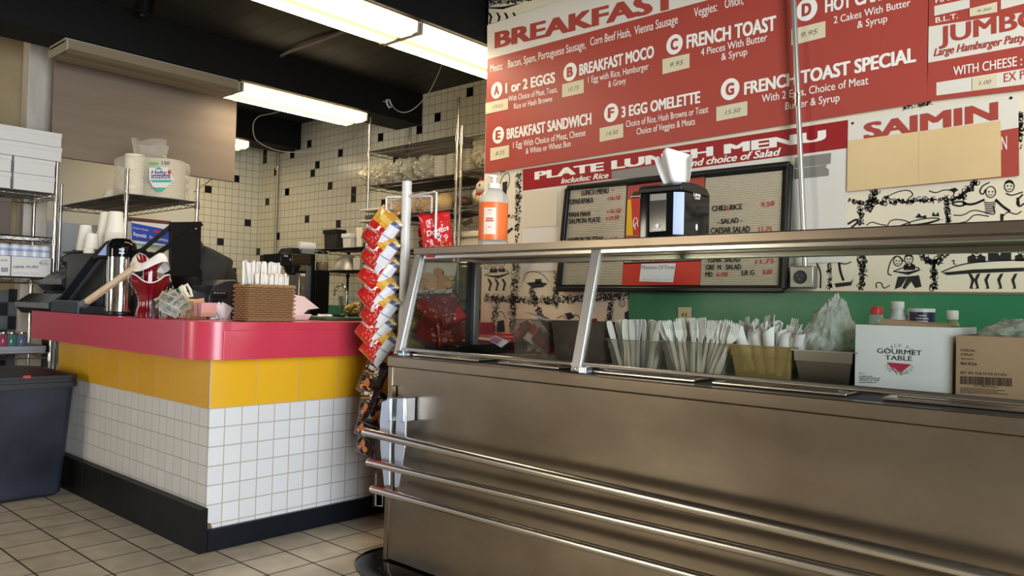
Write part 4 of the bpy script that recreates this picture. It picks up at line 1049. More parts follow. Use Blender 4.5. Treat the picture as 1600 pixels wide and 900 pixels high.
def tub(px0, px1, pyrim, yf, depth, h, label, m, name='clear_bin', lip=0.008, ledge=True):
    """tapered food pan whose front rim runs between two pixels on the plane y = yf"""
    x0, x1 = P(px0, pyrim, Y=yf).x, P(px1, pyrim, Y=yf).x
    zr = P((px0 + px1) / 2, pyrim, Y=yf).z
    zb = max(zr - h, ZB)
    t = thing(name, label, 'food pan', ((x0 + x1) / 2, yf + depth / 2, zb))
    b = MB(); th = 0.0035
    def ring(z, ins): return [(x0 + ins, yf + ins, z), (x1 - ins, yf + ins, z), (x1 - ins, yf + depth - ins, z), (x0 + ins, yf + depth - ins, z)]
    lv = [(zb, 0.022), (zr - 0.035, 0.011), (zr - 0.034, 0.008), (zr, 0.006)]
    prev = None
    for z, i in lv:
        q = ring(z, i)
        if prev: b.add(prev + q, [(k, (k + 1) % 4, 4 + (k + 1) % 4, 4 + k) for k in range(4)])
        prev = q
    inner = None
    for z, i in [(zr, 0.006 + th), (zr - .034, .008 + th), (zr - .035, .011 + th), (zb + th, .022 + th)]:
        q = ring(z, i)
        if inner: b.add(inner + q, [(k, 4 + k, 4 + (k + 1) % 4, (k + 1) % 4) for k in range(4)])
        inner = q
    b.add(inner, [(0, 1, 2, 3)]); b.add(ring(zb, .022), [(3, 2, 1, 0)])
    b.build('pan_body', m, t, smooth=0, recalc=False)
    b = MB(); q = [Vector(p) for p in ring(zr, 0.002)]
    for k in range(4): b.bar(q[k], q[(k + 1) % 4], 0.012, 0.004)
    b.build('rim', m, t, smooth=0)
    return t, x0, x1, yf, yf + depth, zb, zr
def fill(me, box, n, zt, name, label, group, seed, lean=0.25, spread=1.0):
    t, x0, x1, y0, y1, zb, zr = box
    rg = random.Random(seed); first = None
    for i in range(n):
        u = (i + .5) / n
        u = (u * 7.31) % 1.0
        x = x0 + .03 + (x1 - x0 - .06) * u
        y = y0 + .03 + (y1 - y0 - .06) * rg.random() ** 1.2
        z = max(zb + 0.006, zr + zt + rg.uniform(-.02, .015) - .17)
        f = (x - (x0 + x1) / 2) / ((x1 - x0) / 2)
        o = new_obj(name, me)
        o.matrix_world = xf((x - f * .012, y, z - .012), rg.uniform(-.12, .02), f * lean * spread + rg.uniform(-.1, .1), rg.uniform(-.5, .5), 1.12)
        tag(o, label, name.split('_')[-1], group)
YB1 = 2.47
kn = tub(946, 1028, 532, YB1, 0.17, 0.125, 'clear bin of loose white plastic knives, first bin right of the middle guard post', TUB)
fk = tub(1031, 1130, 535, YB1 - 0.01, 0.18, 0.13, 'clear bin of loose white plastic forks between the knives and the wrapped cutlery', TUB)
wr = tub(1137, 1238, 541, YB1, 0.18, 0.13, 'amber bin of napkin wrapped cutlery left of the steel pan', AMBER, 'amber_bin')
fill(KN, kn, 64, 0.060, 'plastic_knife', 'white plastic knife standing in the first clear bin', 'plastic knives in the clear bin', 1, 0.42)
fill(FK, fk, 70, 0.066, 'plastic_fork', 'white plastic fork standing in the second clear bin', 'plastic forks in the clear bin', 2, 0.5)
# wrapped rolls: a napkin cone round the handles, fork tines showing at the top
WRAP = mat('napkin_wrap', (0.80, 0.78, 0.76), 0.75)
def roll_mesh():
    b = MB()
    b.grid(lambda u, v: Vector(((.013 + .011 * v) * math.cos(6.283 * u) * (1 + .1 * math.sin(19 * u)), (.009 + .007 * v) * math.sin(6.283 * u), .145 * v + .012 * v * math.sin(6.283 * u + 1))), 14, 5, closed_u=True)
    b.add([Vector((.013 * math.cos(6.283 * i / 10), .009 * math.sin(6.283 * i / 10), 0)) for i in range(10)], [tuple(range(10))])
    o = b.build('wrap_mesh', WRAP, None, smooth=50); me = o.data; bpy.data.objects.remove(o); return me
RM = roll_mesh()
rg = random.Random(9)
_, x0, x1, y0, y1, zb, zr = wr
for i in range(17):
    u, v = (i % 6 + .5 + rg.uniform(-.2, .2)) / 6, (i // 6 + .5) / 3
    x, y = x0 + .025 + (x1 - x0 - .05) * u, y0 + .035 + (y1 - y0 - .07) * v
    f = (u - .5) * 2
    r0 = new_obj('wrapped_cutlery', None)
    r0.matrix_world = xf((x, y, zr - .095 + .02 * v + rg.uniform(-.008, .014)), rg.uniform(-.25, .15), f * .5 + rg.uniform(-.2, .2), rg.uniform(-1, 1))
    tag(r0, 'white napkin rolled round plastic cutlery in the amber bin', 'cutlery roll', 'wrapped cutlery in the amber bin')
    new_obj('napkin_wrap', RM, r0)
    k = new_obj('fork', FK, r0); k.location = (0.0, 0, .005); k.rotation_euler = (0, rg.uniform(-.05, .05), rg.uniform(0, 3))
# sauce pan bins behind the first glass
pk = tub(795, 858, 500, 2.52, 0.20, 0.155, 'tall clear bin of red and white paper packets behind the left glass', TUB)
dk = tub(858, 945, 503, 2.50, 0.22, 0.16, 'smoky clear bin left of the middle guard post', clear_mat('smoky_tub', (0.22, 0.18, 0.14), 0.30, 0.12, 0.3))
PKM = [mat('packet_red', (0.45, 0.035, 0.03), 0.35), mat('packet_white', (0.70, 0.66, 0.62), 0.4), mat('packet_maroon', (0.20, 0.03, 0.025), 0.35)]
def packet_mesh(m0, m1):
    b = MB(); b.grid(lambda u, v: Vector(((u - .5) * .055, .006 * math.sin(math.pi * u) * math.sin(math.pi * v) + .004 * math.sin(6 * u + 5 * v), (v - .5) * .10)), 6, 7, 0)
    b.grid(lambda u, v: Vector(((u - .5) * .055, -.006 * math.sin(math.pi * u) * math.sin(math.pi * v) + .004 * math.sin(6 * u + 5 * v), (v - .5) * .10)), 6, 7, 0)
    for i in range(0, len(b.mi), 2): pass
    b.mi = [1 if (k % 30) < 8 else 0 for k in range(len(b.mi))]
    o = b.build('packet_mesh', [m0, m1], None, smooth=60); me = o.data; bpy.data.objects.remove(o); return me
PM = [packet_mesh(PKM[0], PKM[1]), packet_mesh(PKM[1], PKM[0]), packet_mesh(PKM[2], PKM[0])]
rg = random.Random(12)
for bx, n, sel, lab, grp in ((pk, 26, (0, 1, 0, 2), 'red and white condiment packet inside the tall clear bin', 'packets in the tall clear bin'), (dk, 20, (2, 2, 0), 'dark red condiment packet inside the smoky bin', 'packets in the smoky bin')):
    _, x0, x1, y0, y1, zb, zr = bx
    for i in range(n):
        o = new_obj('condiment_packet', PM[sel[i % len(sel)]])
        lay = i / n
        o.matrix_world = xf((x0 + .045 + rg.random() * max(.01, x1 - x0 - .09), y0 + .04 + rg.random() * (y1 - y0 - .08), zb + .05 + (zr - zb - .085) * lay), rg.uniform(-.7, .7), rg.uniform(-.9, .9), rg.uniform(-.5, .5))
        tag(o, lab, 'packet', grp)
# white paper lid lying on the packets
t = thing('paper_cover', 'white paper cover with red mark lying tilted on the packet bin', 'paper', (pk[1], 2.6, pk[6]))
q = P(848, 497, Y=2.60)
b = MB(); b.m = xf(q, -.15, .28, .1); b.lathe([(0, .008), (.03, .006), (.075, 0), (.076, -.002), (.03, .004), (0, .006)], (0, 0, 0), 24); b.build('lid_sheet', WHPAP, t)
b = MB(); b.m = xf(q, -.15, .28, .1); b.lathe([(0, .0105), (.022, .0085), (.023, .0075)], (.01, -.01, 0), 16); b.build('red_mark', CRIM, t)
# ketchup-like bottle just right of the post
sb = P(943, 532, Y=2.62)
t = thing('sauce_packet_stack', 'small red and yellow sauce bottle between smoky bin and knives', 'bottle', (sb.x, 2.64, ZB))
b = MB(); hh = sb.z - ZB; b.lathe([(.026, 0), (.028, .004), (.027, hh * .6), (.02, hh * .74), (.012, hh * .8)], (sb.x, 2.66, ZB), 16); b.build('bottle_body', PKM[0], t)
b = MB(); b.lathe([(.013, hh * .8), (.013, hh * .9), (.004, hh), (0, hh)], (sb.x, 2.66, ZB), 14); b.build('cap', mat('mustard_yellow', (0.75, 0.42, 0.05), 0.4), t)
t.name = 'sauce_bottle'
# shallow black tray of little cards
zr = P(715, 541, Y=2.47).z
na, la, ra_ = P(715, 541, Z=zr), P(641, 523, Z=zr), P(862, 531, Z=zr)
fa = la + ra_ - na
t = thing('black_tray', 'shallow black tray of small printed cards behind the left glass', 'tray', (na + fa) / 2 * 1.0)
cen = (na + fa) / 2
def ring4(z, k): return [Vector((cen.x + (p.x - cen.x) * k, cen.y + (p.y - cen.y) * k, z)) for p in (na, ra_, fa, la)]
b = MB()
lv = ring4(ZT + .003, .95) + ring4(zr, 1.0) + ring4(zr, .975) + ring4(ZT + .009, .92)
b.add(lv, [(3, 2, 1, 0)] + [(o + k, o + (k + 1) % 4, o + 4 + (k + 1) % 4, o + 4 + k) for o in (0, 4, 8) for k in range(4)] + [(12, 13, 14, 15)])
b.build('tray_body', BLKP, t, smooth=0)
b = MB(); q = ring4(zr, 1.01)
for k in range(4): b.bar(q[k], q[(k + 1) % 4], 0.012, 0.006)
b.build('rim', BLKP, t, smooth=0)
yt0 = na.y
CM = [mat('card_white', (0.66, 0.64, 0.66), 0.5), mat('card_pink', (0.62, 0.16, 0.34), 0.5), mat('card_blue', (0.30, 0.32, 0.44), 0.5), mat('card_red', (0.40, 0.06, 0.06), 0.5)]
rg = random.Random(4)
for i in range(20):
    o = MB(); pc = na + (ra_ - na) * (.12 + .72 * ((i * .381) % 1)) + (la - na) * rg.uniform(.2, .8); o.m = xf((pc.x, pc.y, zr - .016 + .0013 * i), rg.uniform(-.12, .12), rg.uniform(-.1, .1), rg.uniform(-1, 1))
    o.box(-.045, .045, -.028, .028, 0, .0008, 0); o.box(-.03, .02, -.02, .012, .0008, .0011, 1)
    tag(o.build('gift_card', [CM[(0, 0, 2, 0, 3)[i % 5]], CM[(3, 2, 0, 1)[i % 4]]], None, smooth=0), 'small printed card lying in the black tray', 'card', 'small cards in the black tray')
q = P(772, 532, Y=yt0 + .01)
t = thing('pink_card', 'white edged pink card hanging over the front of the black tray', 'card', P(773, 533, Y=yt0 - .012))
b = MB(); b.slab([P(*p, Y=yt0 - .012 + .002) for p in ((773, 524), (795, 534), (783, 543), (762, 531))], (0, .9, .3), 0.001); b.build('card_sheet', WHPAP, t, smooth=0)
b = MB(); b.slab([P(*p, Y=yt0 - .0125 + .002) for p in ((772, 525.5), (785, 531), (776, 538), (764, 531.5))], (0, .9, .3), 0.0004); b.build('pink_print', CM[1], t, smooth=0)
q = P(765, 533, Y=2.60)
t = thing('folded_paper', 'folded pinkish paper lying at the right end of the black tray', 'paper', q)
b = MB(); b.m = xf(P(766, 531, Z=zr + .006), 0.05, .03, .1); b.box(-.10, .10, -.05, .05, 0, .004); b.build('sheet', mat('pinkish_paper', (0.62, 0.45, 0.38), 0.6), t, smooth=0)

# steel pan with a crumpled plastic bag
ps = tub(1236, 1334, 549, YB1, 0.24, 0.14, 'plain stainless steel pan holding a crumpled plastic bag', mat('pan_steel', (0.34, 0.32, 0.29), 0.28, 1.0), 'steel_pan')
def crumple(name, label, c, sx, sy, sz, m, seed, cat='plastic bag', shape=None, parent=None, group=None, amp=.35, smooth=24):
    b = MB()
    def fn(u, v):
        a, e = 6.2832 * u, math.pi * (v - .5)
        d = Vector((math.cos(e) * math.cos(a), math.cos(e) * math.sin(a), math.sin(e)))
        k = 1 + amp * (noise.noise(d * 2.1 + Vector((seed, 0, 0))) + .6 * noise.noise(d * 5 + Vector((0, seed, 0))) + .45 * noise.noise(d * 11 + Vector((0, 0, seed))) + .25 * abs(noise.noise(d * 23 + Vector((seed, seed, 0)))))
        p = Vector((d.x * sx, d.y * sy, d.z * sz)) * k
        return Vector(c) + (shape(p, d) if shape else p)
    b.grid(fn, 64, 38, closed_u=True)
    o = b.build(name, m, parent, smooth=smooth)
    if label: tag(o, label, cat, group)
    return o
BAGF = clear_mat('milky_film', (0.72, 0.71, 0.64), 0.30, 0.16, 0.6, bump=(40, .7))
q = P(1290, 535, Y=2.58); w = abs(P(1328, 535, Y=2.58).x - P(1250, 535, Y=2.58).x) / 2
hb = P(1310, 466, Y=2.58).z - q.z
crumple('plastic_bag', 'crumpled clear plastic bag rising out of the steel pan', (q.x, 2.59, q.z + hb * .22), w * .95, .08, hb * .75, BAGF, 3.3, amp=.24, smooth=60, shape=lambda p, d: Vector((p.x * (1 - .55 * max(0, d.z)) + max(0, d.z) * .028, p.y, p.z)))
# white carton with printed logo
yg = 2.49
A_, B_, C_, D_ = P(1337, 506, Y=yg), P(1489, 513, Y=yg), P(1485, 618, Y=yg), P(1333, 606, Y=yg)
gx0, gx1, gz1 = A_.x, B_.x, (A_.z + B_.z) / 2
t = thing('white_carton', 'open white carton with a red triangle logo on the steam table', 'box', ((gx0 + gx1) / 2, yg + .15, ZB))
CARD = mat('carton_white', (0.66, 0.66, 0.65), 0.6, var=((0.60, 0.60, 0.59), (6, 6, 3), .2)); BRN = mat('cardboard', (0.30, 0.19, 0.11), 0.75); BRN2 = mat('cardboard_inside', (0.22, 0.135, 0.08), 0.8)
def carton(t, x0, x1, y0, y1, z0, z1, mo, mi_):
    b = MB(); th = .004
    for q in ((x0, x1, y0, y0 + th), (x0, x1, y1 - th, y1), (x0, x0 + th, y0 + th, y1 - th), (x1 - th, x1, y0 + th, y1 - th)): b.box(*q, z0, z1)
    b.box(x0, x1, y0, y1, z0, z0 + th); b.build('carton_walls', mo, t, smooth=0)
    b = MB(); e = .0006
    for q in ((x0 + th, x1 - th, y0 + th, y0 + th + e), (x0 + th, x1 - th, y1 - th - e, y1 - th), (x0 + th, x0 + th + e, y0 + th, y1 - th), (x1 - th - e, x1 - th, y0 + th, y1 - th)): b.box(*q, z0 + th, z1 + .0015)
    b.build('lining', mi_, t, smooth=0)
carton(t, gx0, gx1, yg, yg + .30, ZB, gz1, CARD, BRN2)
b = MB(); b.add([(gx0 + .07, yg + .0045, gz1), (gx1, yg + .0045, gz1), (gx1 - .02, yg + .02, gz1 + .012), (gx0 + .1, yg + .018, gz1 + .018), (gx0 + .075, yg + .01, gz1 + .02)], [(0, 1, 2, 3, 4)]); b.build('torn_flap', BRN, t, smooth=0)
g8 = lambda u, v: P(1200 + u / 4, 440 + v / 4, Y=yg - .0008)
b = MB()
write(b, 'GOURMET', g8(682, 446), g8(962, 462), g8(682, 414), 0.012, 0, k=0); write(b, 'TABLE', g8(732, 489), g8(902, 496), g8(732, 458), 0.012, k=0)
b.add([g8(742, 504), g8(897, 517), g8(828, 572)], [(0, 1, 2)], 1); b.add([g8(742, 504), g8(760, 512), g8(803, 566), g8(796, 568)], [(0, 1, 2, 3)], 1)
for s, arc0, arc1, up in (('REACH FOR', math.pi * .80, math.pi * .20, 1), ('THE FINEST', math.pi * 1.18, math.pi * 1.82, -1)):
    c0 = g8(822, 500 if up > 0 else 480); Rr = abs(g8(910, 480).x - c0.x) * 1.12
    for i, chh in enumerate(s):
        if chh == ' ': continue
        a = arc0 + (arc1 - arc0) * i / (len(s) - 1)
        p = c0 + Vector((math.cos(a), 0, math.sin(a))) * Rr * (1 if up > 0 else 1.15)
        tx = Vector((math.sin(a), 0, -math.cos(a))) * (1 if up > 0 else -1); ty = Vector((-tx.z, 0, tx.x))
        write(b, chh, p - tx * .0035, p + tx * .0035, p - tx * .0035 + ty * .011, 0, k=2)
for k, (s, v) in enumerate((('PC-17', 578), ('DISTRIBUTED BY', 596), ('GOURMET TABLE FOODSERVICE, INC', 608), ('ATLANTA, GA  30339', 620), ('www.gourmettable.com', 632))):
    write(b, s, g8(570, v), g8((608, 655, 702, 695, 675)[k], v + 2), g8(570, v - 9), 0.01, k=0)
b.build('printed_logo', [BLACK, mat('logo_crimson', (0.38, 0.02, 0.05), 0.5), mat('logo_grey', (0.25, 0.22, 0.20), 0.6)], t, smooth=0, recalc=False)
# brown syrup carton
ys = 2.47
bx0 = P(1494, 540, Y=ys).x; bz1 = P(1494, 524, Y=ys).z
t = thing('brown_carton', 'open brown cardboard syrup carton with barcode at the right edge', 'box', (bx0 + .15, ys + .15, ZB))
carton(t, bx0, bx0 + .31, ys, ys + .30, ZB, bz1, mat('carton_brown', (0.335, 0.215, 0.125), 0.7, var=((0.30, 0.19, 0.11), (5, 5, 5), .2)), BRN2)
h8 = lambda u, v: P(1200 + u / 4, 440 + v / 4, Y=ys - .0008)
b = MB()
for s, bl, br, h in (('FOOD PAC', (1205, 435), (1298, 440), 16), ('SYRUP', (1205, 462), (1282, 466), 16), ('TEX GRAVY', (1205, 487), (1290, 490), 10), ('86456', (1205, 520), (1307, 525), 20), ('NET WT. 9 LB 5.9 OZ (4.2 KG)', (1203, 576), (1492, 590), 16),
                     ('LOT 12860 Product 4', (1290, 656), (1437, 664), 10), ('Manufactured by Food Service Products Company', (1205, 668), (1480, 684), 9), ('Distributed by the food service division', (1205, 680), (1440, 694), 9), ('Keep refrigerated after opening. Contents may settle.', (1205, 692), (1500, 708), 9)):
    write(b, s, h8(*bl), h8(*br), h8(bl[0], bl[1] - h), 0.012)
rg = random.Random(2); u = 1203
while u < 1525:
    w = rg.choice((3, 4, 6, 9)); f = (u - 1203) / 320
    b.slab([h8(u, 590 + 14 * f), h8(u + w, 590 + 14 * f), h8(u + w, 640 + 16 * f), h8(u, 640 + 16 * f)], (0, -1, 0), .0002); u += w + rg.choice((3, 4, 6))
b.build('printed_label', mat('carton_ink', (0.035, 0.02, 0.012), 0.6), t, smooth=0, recalc=False)
q = P(1560, 522, Y=2.6)
crumple('plastic_bag', 'clear plastic liner bulging out of the brown carton', (bx0 + .17, 2.62, bz1 - .012), .14, .12, .06, BAGF, 8.1, amp=.25, smooth=60)
# bottles standing behind the cartons
yb_ = 2.86
def at(px): return P(px, 520, Y=yb_).x
t = thing('red_capped_bottle', 'clear ribbed bottle with a red cap behind the white carton', 'bottle', (at(1369), yb_, ZB))
zc = P(1369, 479, Y=yb_).z; rb = abs(at(1381) - at(1357)) / 2
b = MB(); b.lathe([(rb, 0), (rb, zc - ZB - .10), (rb * .93, zc - ZB - .085), (rb, zc - ZB - .07), (rb * .93, zc - ZB - .055), (rb * .96, zc - ZB - .04), (rb * .74, zc - ZB - .026)], (at(1369), yb_, ZB), 20); b.build('bottle_body', clear_mat('bottle_clear_b', (0.75, 0.78, 0.72), .25, .08, .5), t)
b = MB(); b.lathe([(rb * .76, zc - ZB - .028), (rb * .78, zc - ZB - .026), (rb * .78, zc - ZB - .003), (rb * .7, zc - ZB)], (at(1369), yb_, ZB), 20); b.build('cap', mat('cap_red', (0.60, 0.04, 0.04), .35), t)
t = thing('milk_jug', 'white plastic jug with sloping shoulders and white cap behind the carton', 'jug', (at(1400), yb_, ZB))
zc = P(1397, 471, Y=yb_).z - ZB; rb = abs(at(1381) - at(1424)) / 2; cx_ = (at(1381) + at(1424)) / 2
b = MB(); b.lathe([(rb, 0), (rb * 1.05, .01), (rb * 1.05, zc - .135), (rb * .95, zc - .11), (rb * .6, zc - .055), (rb * .42, zc - .035), (rb * .42, zc - .026)], (cx_, yb_, ZB), 20); b.tube([(cx_ + rb * .5, yb_, ZB + zc - .05), (cx_ + rb * 1.0, yb_, ZB + zc - .09), (cx_ + rb * 1.1, yb_, ZB + zc - .15)], .012, 10); b.build('jug_body', mat('milky_plastic', (0.74, 0.74, 0.72), .4), t)
b = MB(); b.lathe([(rb * .44, zc - .027), (rb * .46, zc - .025), (rb * .46, zc - .003), (rb * .4, zc)], (cx_, yb_, ZB), 20); b.build('cap', WHP, t)
t = thing('dark_label_can', 'round tub with dark blue label of white print behind the cartons', 'tub', (at(1439), yb_, ZB))
zc = P(1439, 482, Y=yb_).z - ZB; rb = abs(at(1418) - at(1460)) / 2
b = MB(); b.lathe([(rb, 0), (rb, zc - .012)], (at(1439), yb_, ZB), 28); b.build('tub_body', mat('tub_navy', (0.02, 0.025, 0.07), .35), t)
b = MB(); b.lathe([(rb * 1.02, zc - .012), (rb * 1.02, zc - .002), (rb * .95, zc)], (at(1439), yb_, ZB), 28); b.build('lid', WHP, t)
b = MB(); c = (at(1439), yb_); af = math.atan2(-yb_, -c[0])
wrap(b, af - 1.25, .28, ZB + .02, ZB + zc - .013, rb * 1.004, 0, c)
for i in range(7): wrap(b, af + .1, .28 + .06 * ((i * 3) % 4), ZB + zc - .026 - i * .009, ZB + zc - .0225 - i * .009, rb * 1.004, 0, c)
b.build('label_print', mat('tub_print', (0.6, 0.6, 0.6), .5), t, recalc=False)
t = thing('white_capped_bottle', 'clear bottle with sloping shoulders and white cap, rightmost behind the cartons', 'bottle', (at(1488), yb_, ZB))
zc = P(1488, 485, Y=yb_).z - ZB; rb = abs(at(1467) - at(1510)) / 2
b = MB(); b.lathe([(rb, 0), (rb, zc - .11), (rb * .95, zc - .09), (rb * .5, zc - .045), (rb * .36, zc - .034), (rb * .36, zc - .024)], (at(1488), yb_, ZB), 24); b.build('bottle_body', clear_mat('oil_bottle', (0.55, 0.53, 0.30), .35, .1, .5), t)
b = MB(); b.lathe([(rb * .42, zc - .03), (rb * .44, zc - .028), (rb * .44, zc - .003), (rb * .38, zc)], (at(1488), yb_, ZB), 20); b.build('cap', WHP, t)
# ------------------------------------------------------------------ wire racks
def truss(b, a, c, h=0.032, pitch=0.055, r=0.0028):
    a, c = Vector(a), Vector(c); L = (c - a).length; n = max(2, int(L / pitch)); dz = Vector((0, 0, -h))
    b.tube([a, c], r * 1.3, 6); b.tube([a + dz, c + dz], r * 1.3, 6)
    pts = []
    for i in range(n + 1):
        p = a + (c - a) * (i / n); pts.append(p + (dz if i % 2 else Vector((0, 0, 0))))
    b.tube(pts, r * .8, 4)
def wire_rack(label, x0, x1, y0, y1, ztop, shelves, mp, ms, front='x', zbot=0.0, group=None):
    t = thing('wire_rack', label, 'wire rack', ((x0 + x1) / 2, (y0 + y1) / 2, zbot), group)
    for x in (x0, x1):
        for y in (y0, y1):
            b = MB(); b.tube([(x, y, zbot), (x, y, ztop)], 0.0125, 12); b.lathe([(.0135, 0), (.0135, .012), (0, .018)], (x, y, ztop - .01), 12)
            for z in shelves: b.lathe([(.019, -.05), (.016, .008)], (x, y, z), 12)
            b.build('post', mp, t)
    for z in shelves:
        b = MB()
        truss(b, (x0, y0, z), (x0, y1, z)); truss(b, (x1, y0, z), (x1, y1, z)); truss(b, (x0, y0, z), (x1, y0, z)); truss(b, (x0, y1, z), (x1, y1, z))
        if (x1 - x0) < (y1 - y0):
            n = int((y1 - y0) / .022)
            for i in range(1, n): y = y0 + (y1 - y0) * i / n; b.bar((x0, y, z + .002), (x1, y, z + .002), .004, .004)
            for f in (.25, .5, .75): x = x0 + (x1 - x0) * f; b.bar((x, y0, z - .004), (x, y1, z - .004), .006, .006)
        else:
            n = int((x1 - x0) / .022)
            for i in range(1, n): x = x0 + (x1 - x0) * i / n; b.bar((x, y0, z + .002), (x, y1, z + .002), .004, .004)
            for f in (.25, .5, .75): y = y0 + (y1 - y0) * f; b.bar((x0, y, z - .004), (x1, y, z - .004), .006, .006)
        b.build('wire_shelf', ms, t)
    return t
LX, LY = -6.0, P(88, 298, X=-6.0).y
LZ = [P(84, 304, X=LX).z, P(82, 372, X=LX).z, P(80, 436, X=LX).z, P(75, 552, X=LX).z]
wire_rack('chrome wire rack of white boxes and cartons at the left edge', LX - .45, LX, LY - 1.1, LY, P(88, 249, X=LX).z, [z - .0 for z in LZ], CHROME, CHROME)
MX = -5.5
MY0, MY1 = P(198, 303, X=MX).y, P(308, 324, X=MX).y
MZ = P(198, 303, X=MX).z
wire_rack('chrome wire rack behind the coffee airpot, foam plates on top', MX - 1.25, MX, MY0, MY1, P(198, 264, X=MX).z, [MZ, 1.40, 1.0, .4], CHROME, DWIRE)
wire_rack('tall wire rack of bagged lids by the tiled back wall', -5.70, -4.55, 4.37, 4.85, 2.84, [2.53, 2.215, 1.935, 1.62, 1.2, .5], STEELS, DWIRE)
wire_rack('wire rack partly hidden behind the breakfast menu sign', -4.50, -3.78, 4.37, 4.85, 2.6, [2.50, 2.235, 1.95, 1.5, .9], STEELS, CHROME)
wire_rack('low black wire rack beside the coffee brewer', -6.58, -5.76, 4.40, 4.82, 1.70, [1.665, 1.455, 1.0, .4], BLKM, BLKM)

# white boxes on the left rack
BXW = mat('white_carton_board', (0.66, 0.65, 0.64), 0.6)
def wbox(x0, x1, y0, y1, z0, z1, lab, grp, m=BXW, name='white_box'):
    t = thing(name, lab, 'box', ((x0 + x1) / 2, (y0 + y1) / 2, z0), grp)
    b = MB(); b.box(x0, x1, y0, y1, z0, z1 - .02); b.build('box_body', m, t, bevel=0.002)
    b = MB(); b.box(x0 - .002, x1 + .003, y0 - .003, y1 + .003, z1 - .032, z1); b.build('box_lid', m, t, bevel=0.003)
fr = LX + .02
z = LZ[0] + .006
zs = [z, P(60, 263, X=fr).z, P(60, 247, X=fr).z, P(60, 222, X=fr).z, P(60, 212, X=fr).z]
ya, yb2, ye = P(17, 270, X=fr).y, P(22, 270, X=fr).y, LY - .02
hh = (P(50, 247, X=fr).z - z) / 2
for k in range(2):
    wbox(fr - .4, fr, yb2, ye, z + hh * k, z + hh * (k + 1) - .002, ('lowest small white box beside the post of the left rack', 'second small white box beside the post of the left rack')[k], 'white boxes on the left rack')
    wbox(fr - .4, fr, yb2 - .42, ya, z + hh * k, z + hh * (k + 1) - .002, ('lowest small white box at the left frame edge', 'second small white box at the left frame edge')[k], 'white boxes on the left rack')
h2 = (P(90, 208, X=fr).z - (z + 2 * hh)) / 2
for k in range(2):
    wbox(fr - .42, fr + .01, LY - .85, LY + .015 - .004 * k, z + 2 * hh + h2 * k, z + 2 * hh + h2 * (k + 1) - .002, ('wide white box, second from the top of the left stack', 'wide white box, topmost of the left stack')[k], 'white boxes on the left rack')
# dark bin and pale box on the middle shelves
wbox(fr - .42, fr - .05, LY - .95, LY - .26, LZ[1] + .006, LZ[1] + .25, 'dark brown box on the second shelf of the left rack', None, mat('brown_box', (0.10, 0.08, 0.065), 0.6), 'dark_box')
wbox(fr - .38, fr - .1, LY - .22, LY - .03, LZ[2] + .16, LZ[2] + .2, 'flat pale box above the cans on the left rack', None, PALE, 'flat_box')
# cartons with cans standing in them
CAN = stripe_mat('can_bands', 'Z', [(0, (0.62, 0.64, 0.70)), (.02, (0.16, 0.26, 0.52)), (.045, (0.62, 0.64, 0.70)), (.075, (0.30, 0.40, 0.62)), (.095, (0.66, 0.67, 0.70)), (.115, (0.30, 0.40, 0.60)), (.122, (0.60, 0.62, 0.66)), (.14, (0.6, 0.6, 0.65))], 0.35)
def can_mesh():
    b = MB(); b.lathe([(.030, 0), (.033, .004), (.033, .112), (.029, .120), (.029, .124), (.026, .122), (0, .122)], (0, 0, 0), 18)
    o = b.build('can_mesh', CAN); me = o.data; bpy.data.objects.remove(o); return me
CANM = can_mesh()
zc0 = LZ[2] + .006
cy = [(P(18, 415, X=fr).y, P(79, 415, X=fr).y), (P(17, 415, X=fr).y - .27, P(17, 415, X=fr).y - .004)]
hc = P(50, 402, X=fr).z - zc0
for k, (y0, y1) in enumerate(cy):
    t = thing('drink_carton', ('low white carton lettered 100% PURE holding cans on the left rack', 'low white carton of cans at the left frame edge')[k], 'carton', (fr - .15, (y0 + y1) / 2, zc0), 'can cartons on the left rack')
    b = MB(); b.box(fr - .28, fr, y0, y1, zc0, zc0 + .004)
    for q in ((fr - .004, fr, y0, y1), (fr - .28, fr - .276, y0, y1), (fr - .276, fr - .004, y0, y0 + .004), (fr - .276, fr - .004, y1 - .004, y1)): b.box(*q, zc0, zc0 + hc)
    b.build('carton_tray', BXW, t, smooth=0)
    b = MB()
    w_ = lambda px, py: P(px, py, X=fr + .001)
    if k == 0:
        write(b, '100% PURE', w_(20, 419), w_(61, 419), w_(20, 415), 0.02, .3); write(b, 'purified water 24 pack', w_(20, 427), w_(61, 428.5), w_(20, 425.5)); write(b, 'WATER', w_(61, 412), w_(74, 412.5), w_(61, 409.5), 0.02)
        b.tube([w_(70 + 8 * math.cos(i * .5 + .5), 410.5 + 3.6 * math.sin(i * .5 + .5)) for i in range(11)], .0012, 4)
    else:
        write(b, 'WATER', w_(1, 408), w_(12, 408), w_(1, 405.5), 0.02)
        for i in range(6): b.slab([w_(2 + i * 1.8, 418), w_(3 + i * 1.8, 418), w_(3 + i * 1.8, 425), w_(2 + i * 1.8, 425)], (1, 0, 0), .0003)
    b.build('printed_lettering', mat('carton_navy_%d' % k, (0.05, 0.055, 0.12), .5), t, smooth=0, recalc=False)
    n = 4
    for i in range(n):
        for j in range(3):
            o = new_obj('drink_can', CANM); o.location = (fr - .045 - .085 * j, y0 + (y1 - y0) * (i + .5) / n, zc0 + .005 + hc - .045)
            tag(o, ('white can with blue bands standing in the 100% PURE carton', 'white can with blue bands in the carton at the frame edge')[k], 'can', ('cans in the lettered carton', 'cans in the edge carton')[k])
            o.scale = (1.1, 1.1, 1.0)
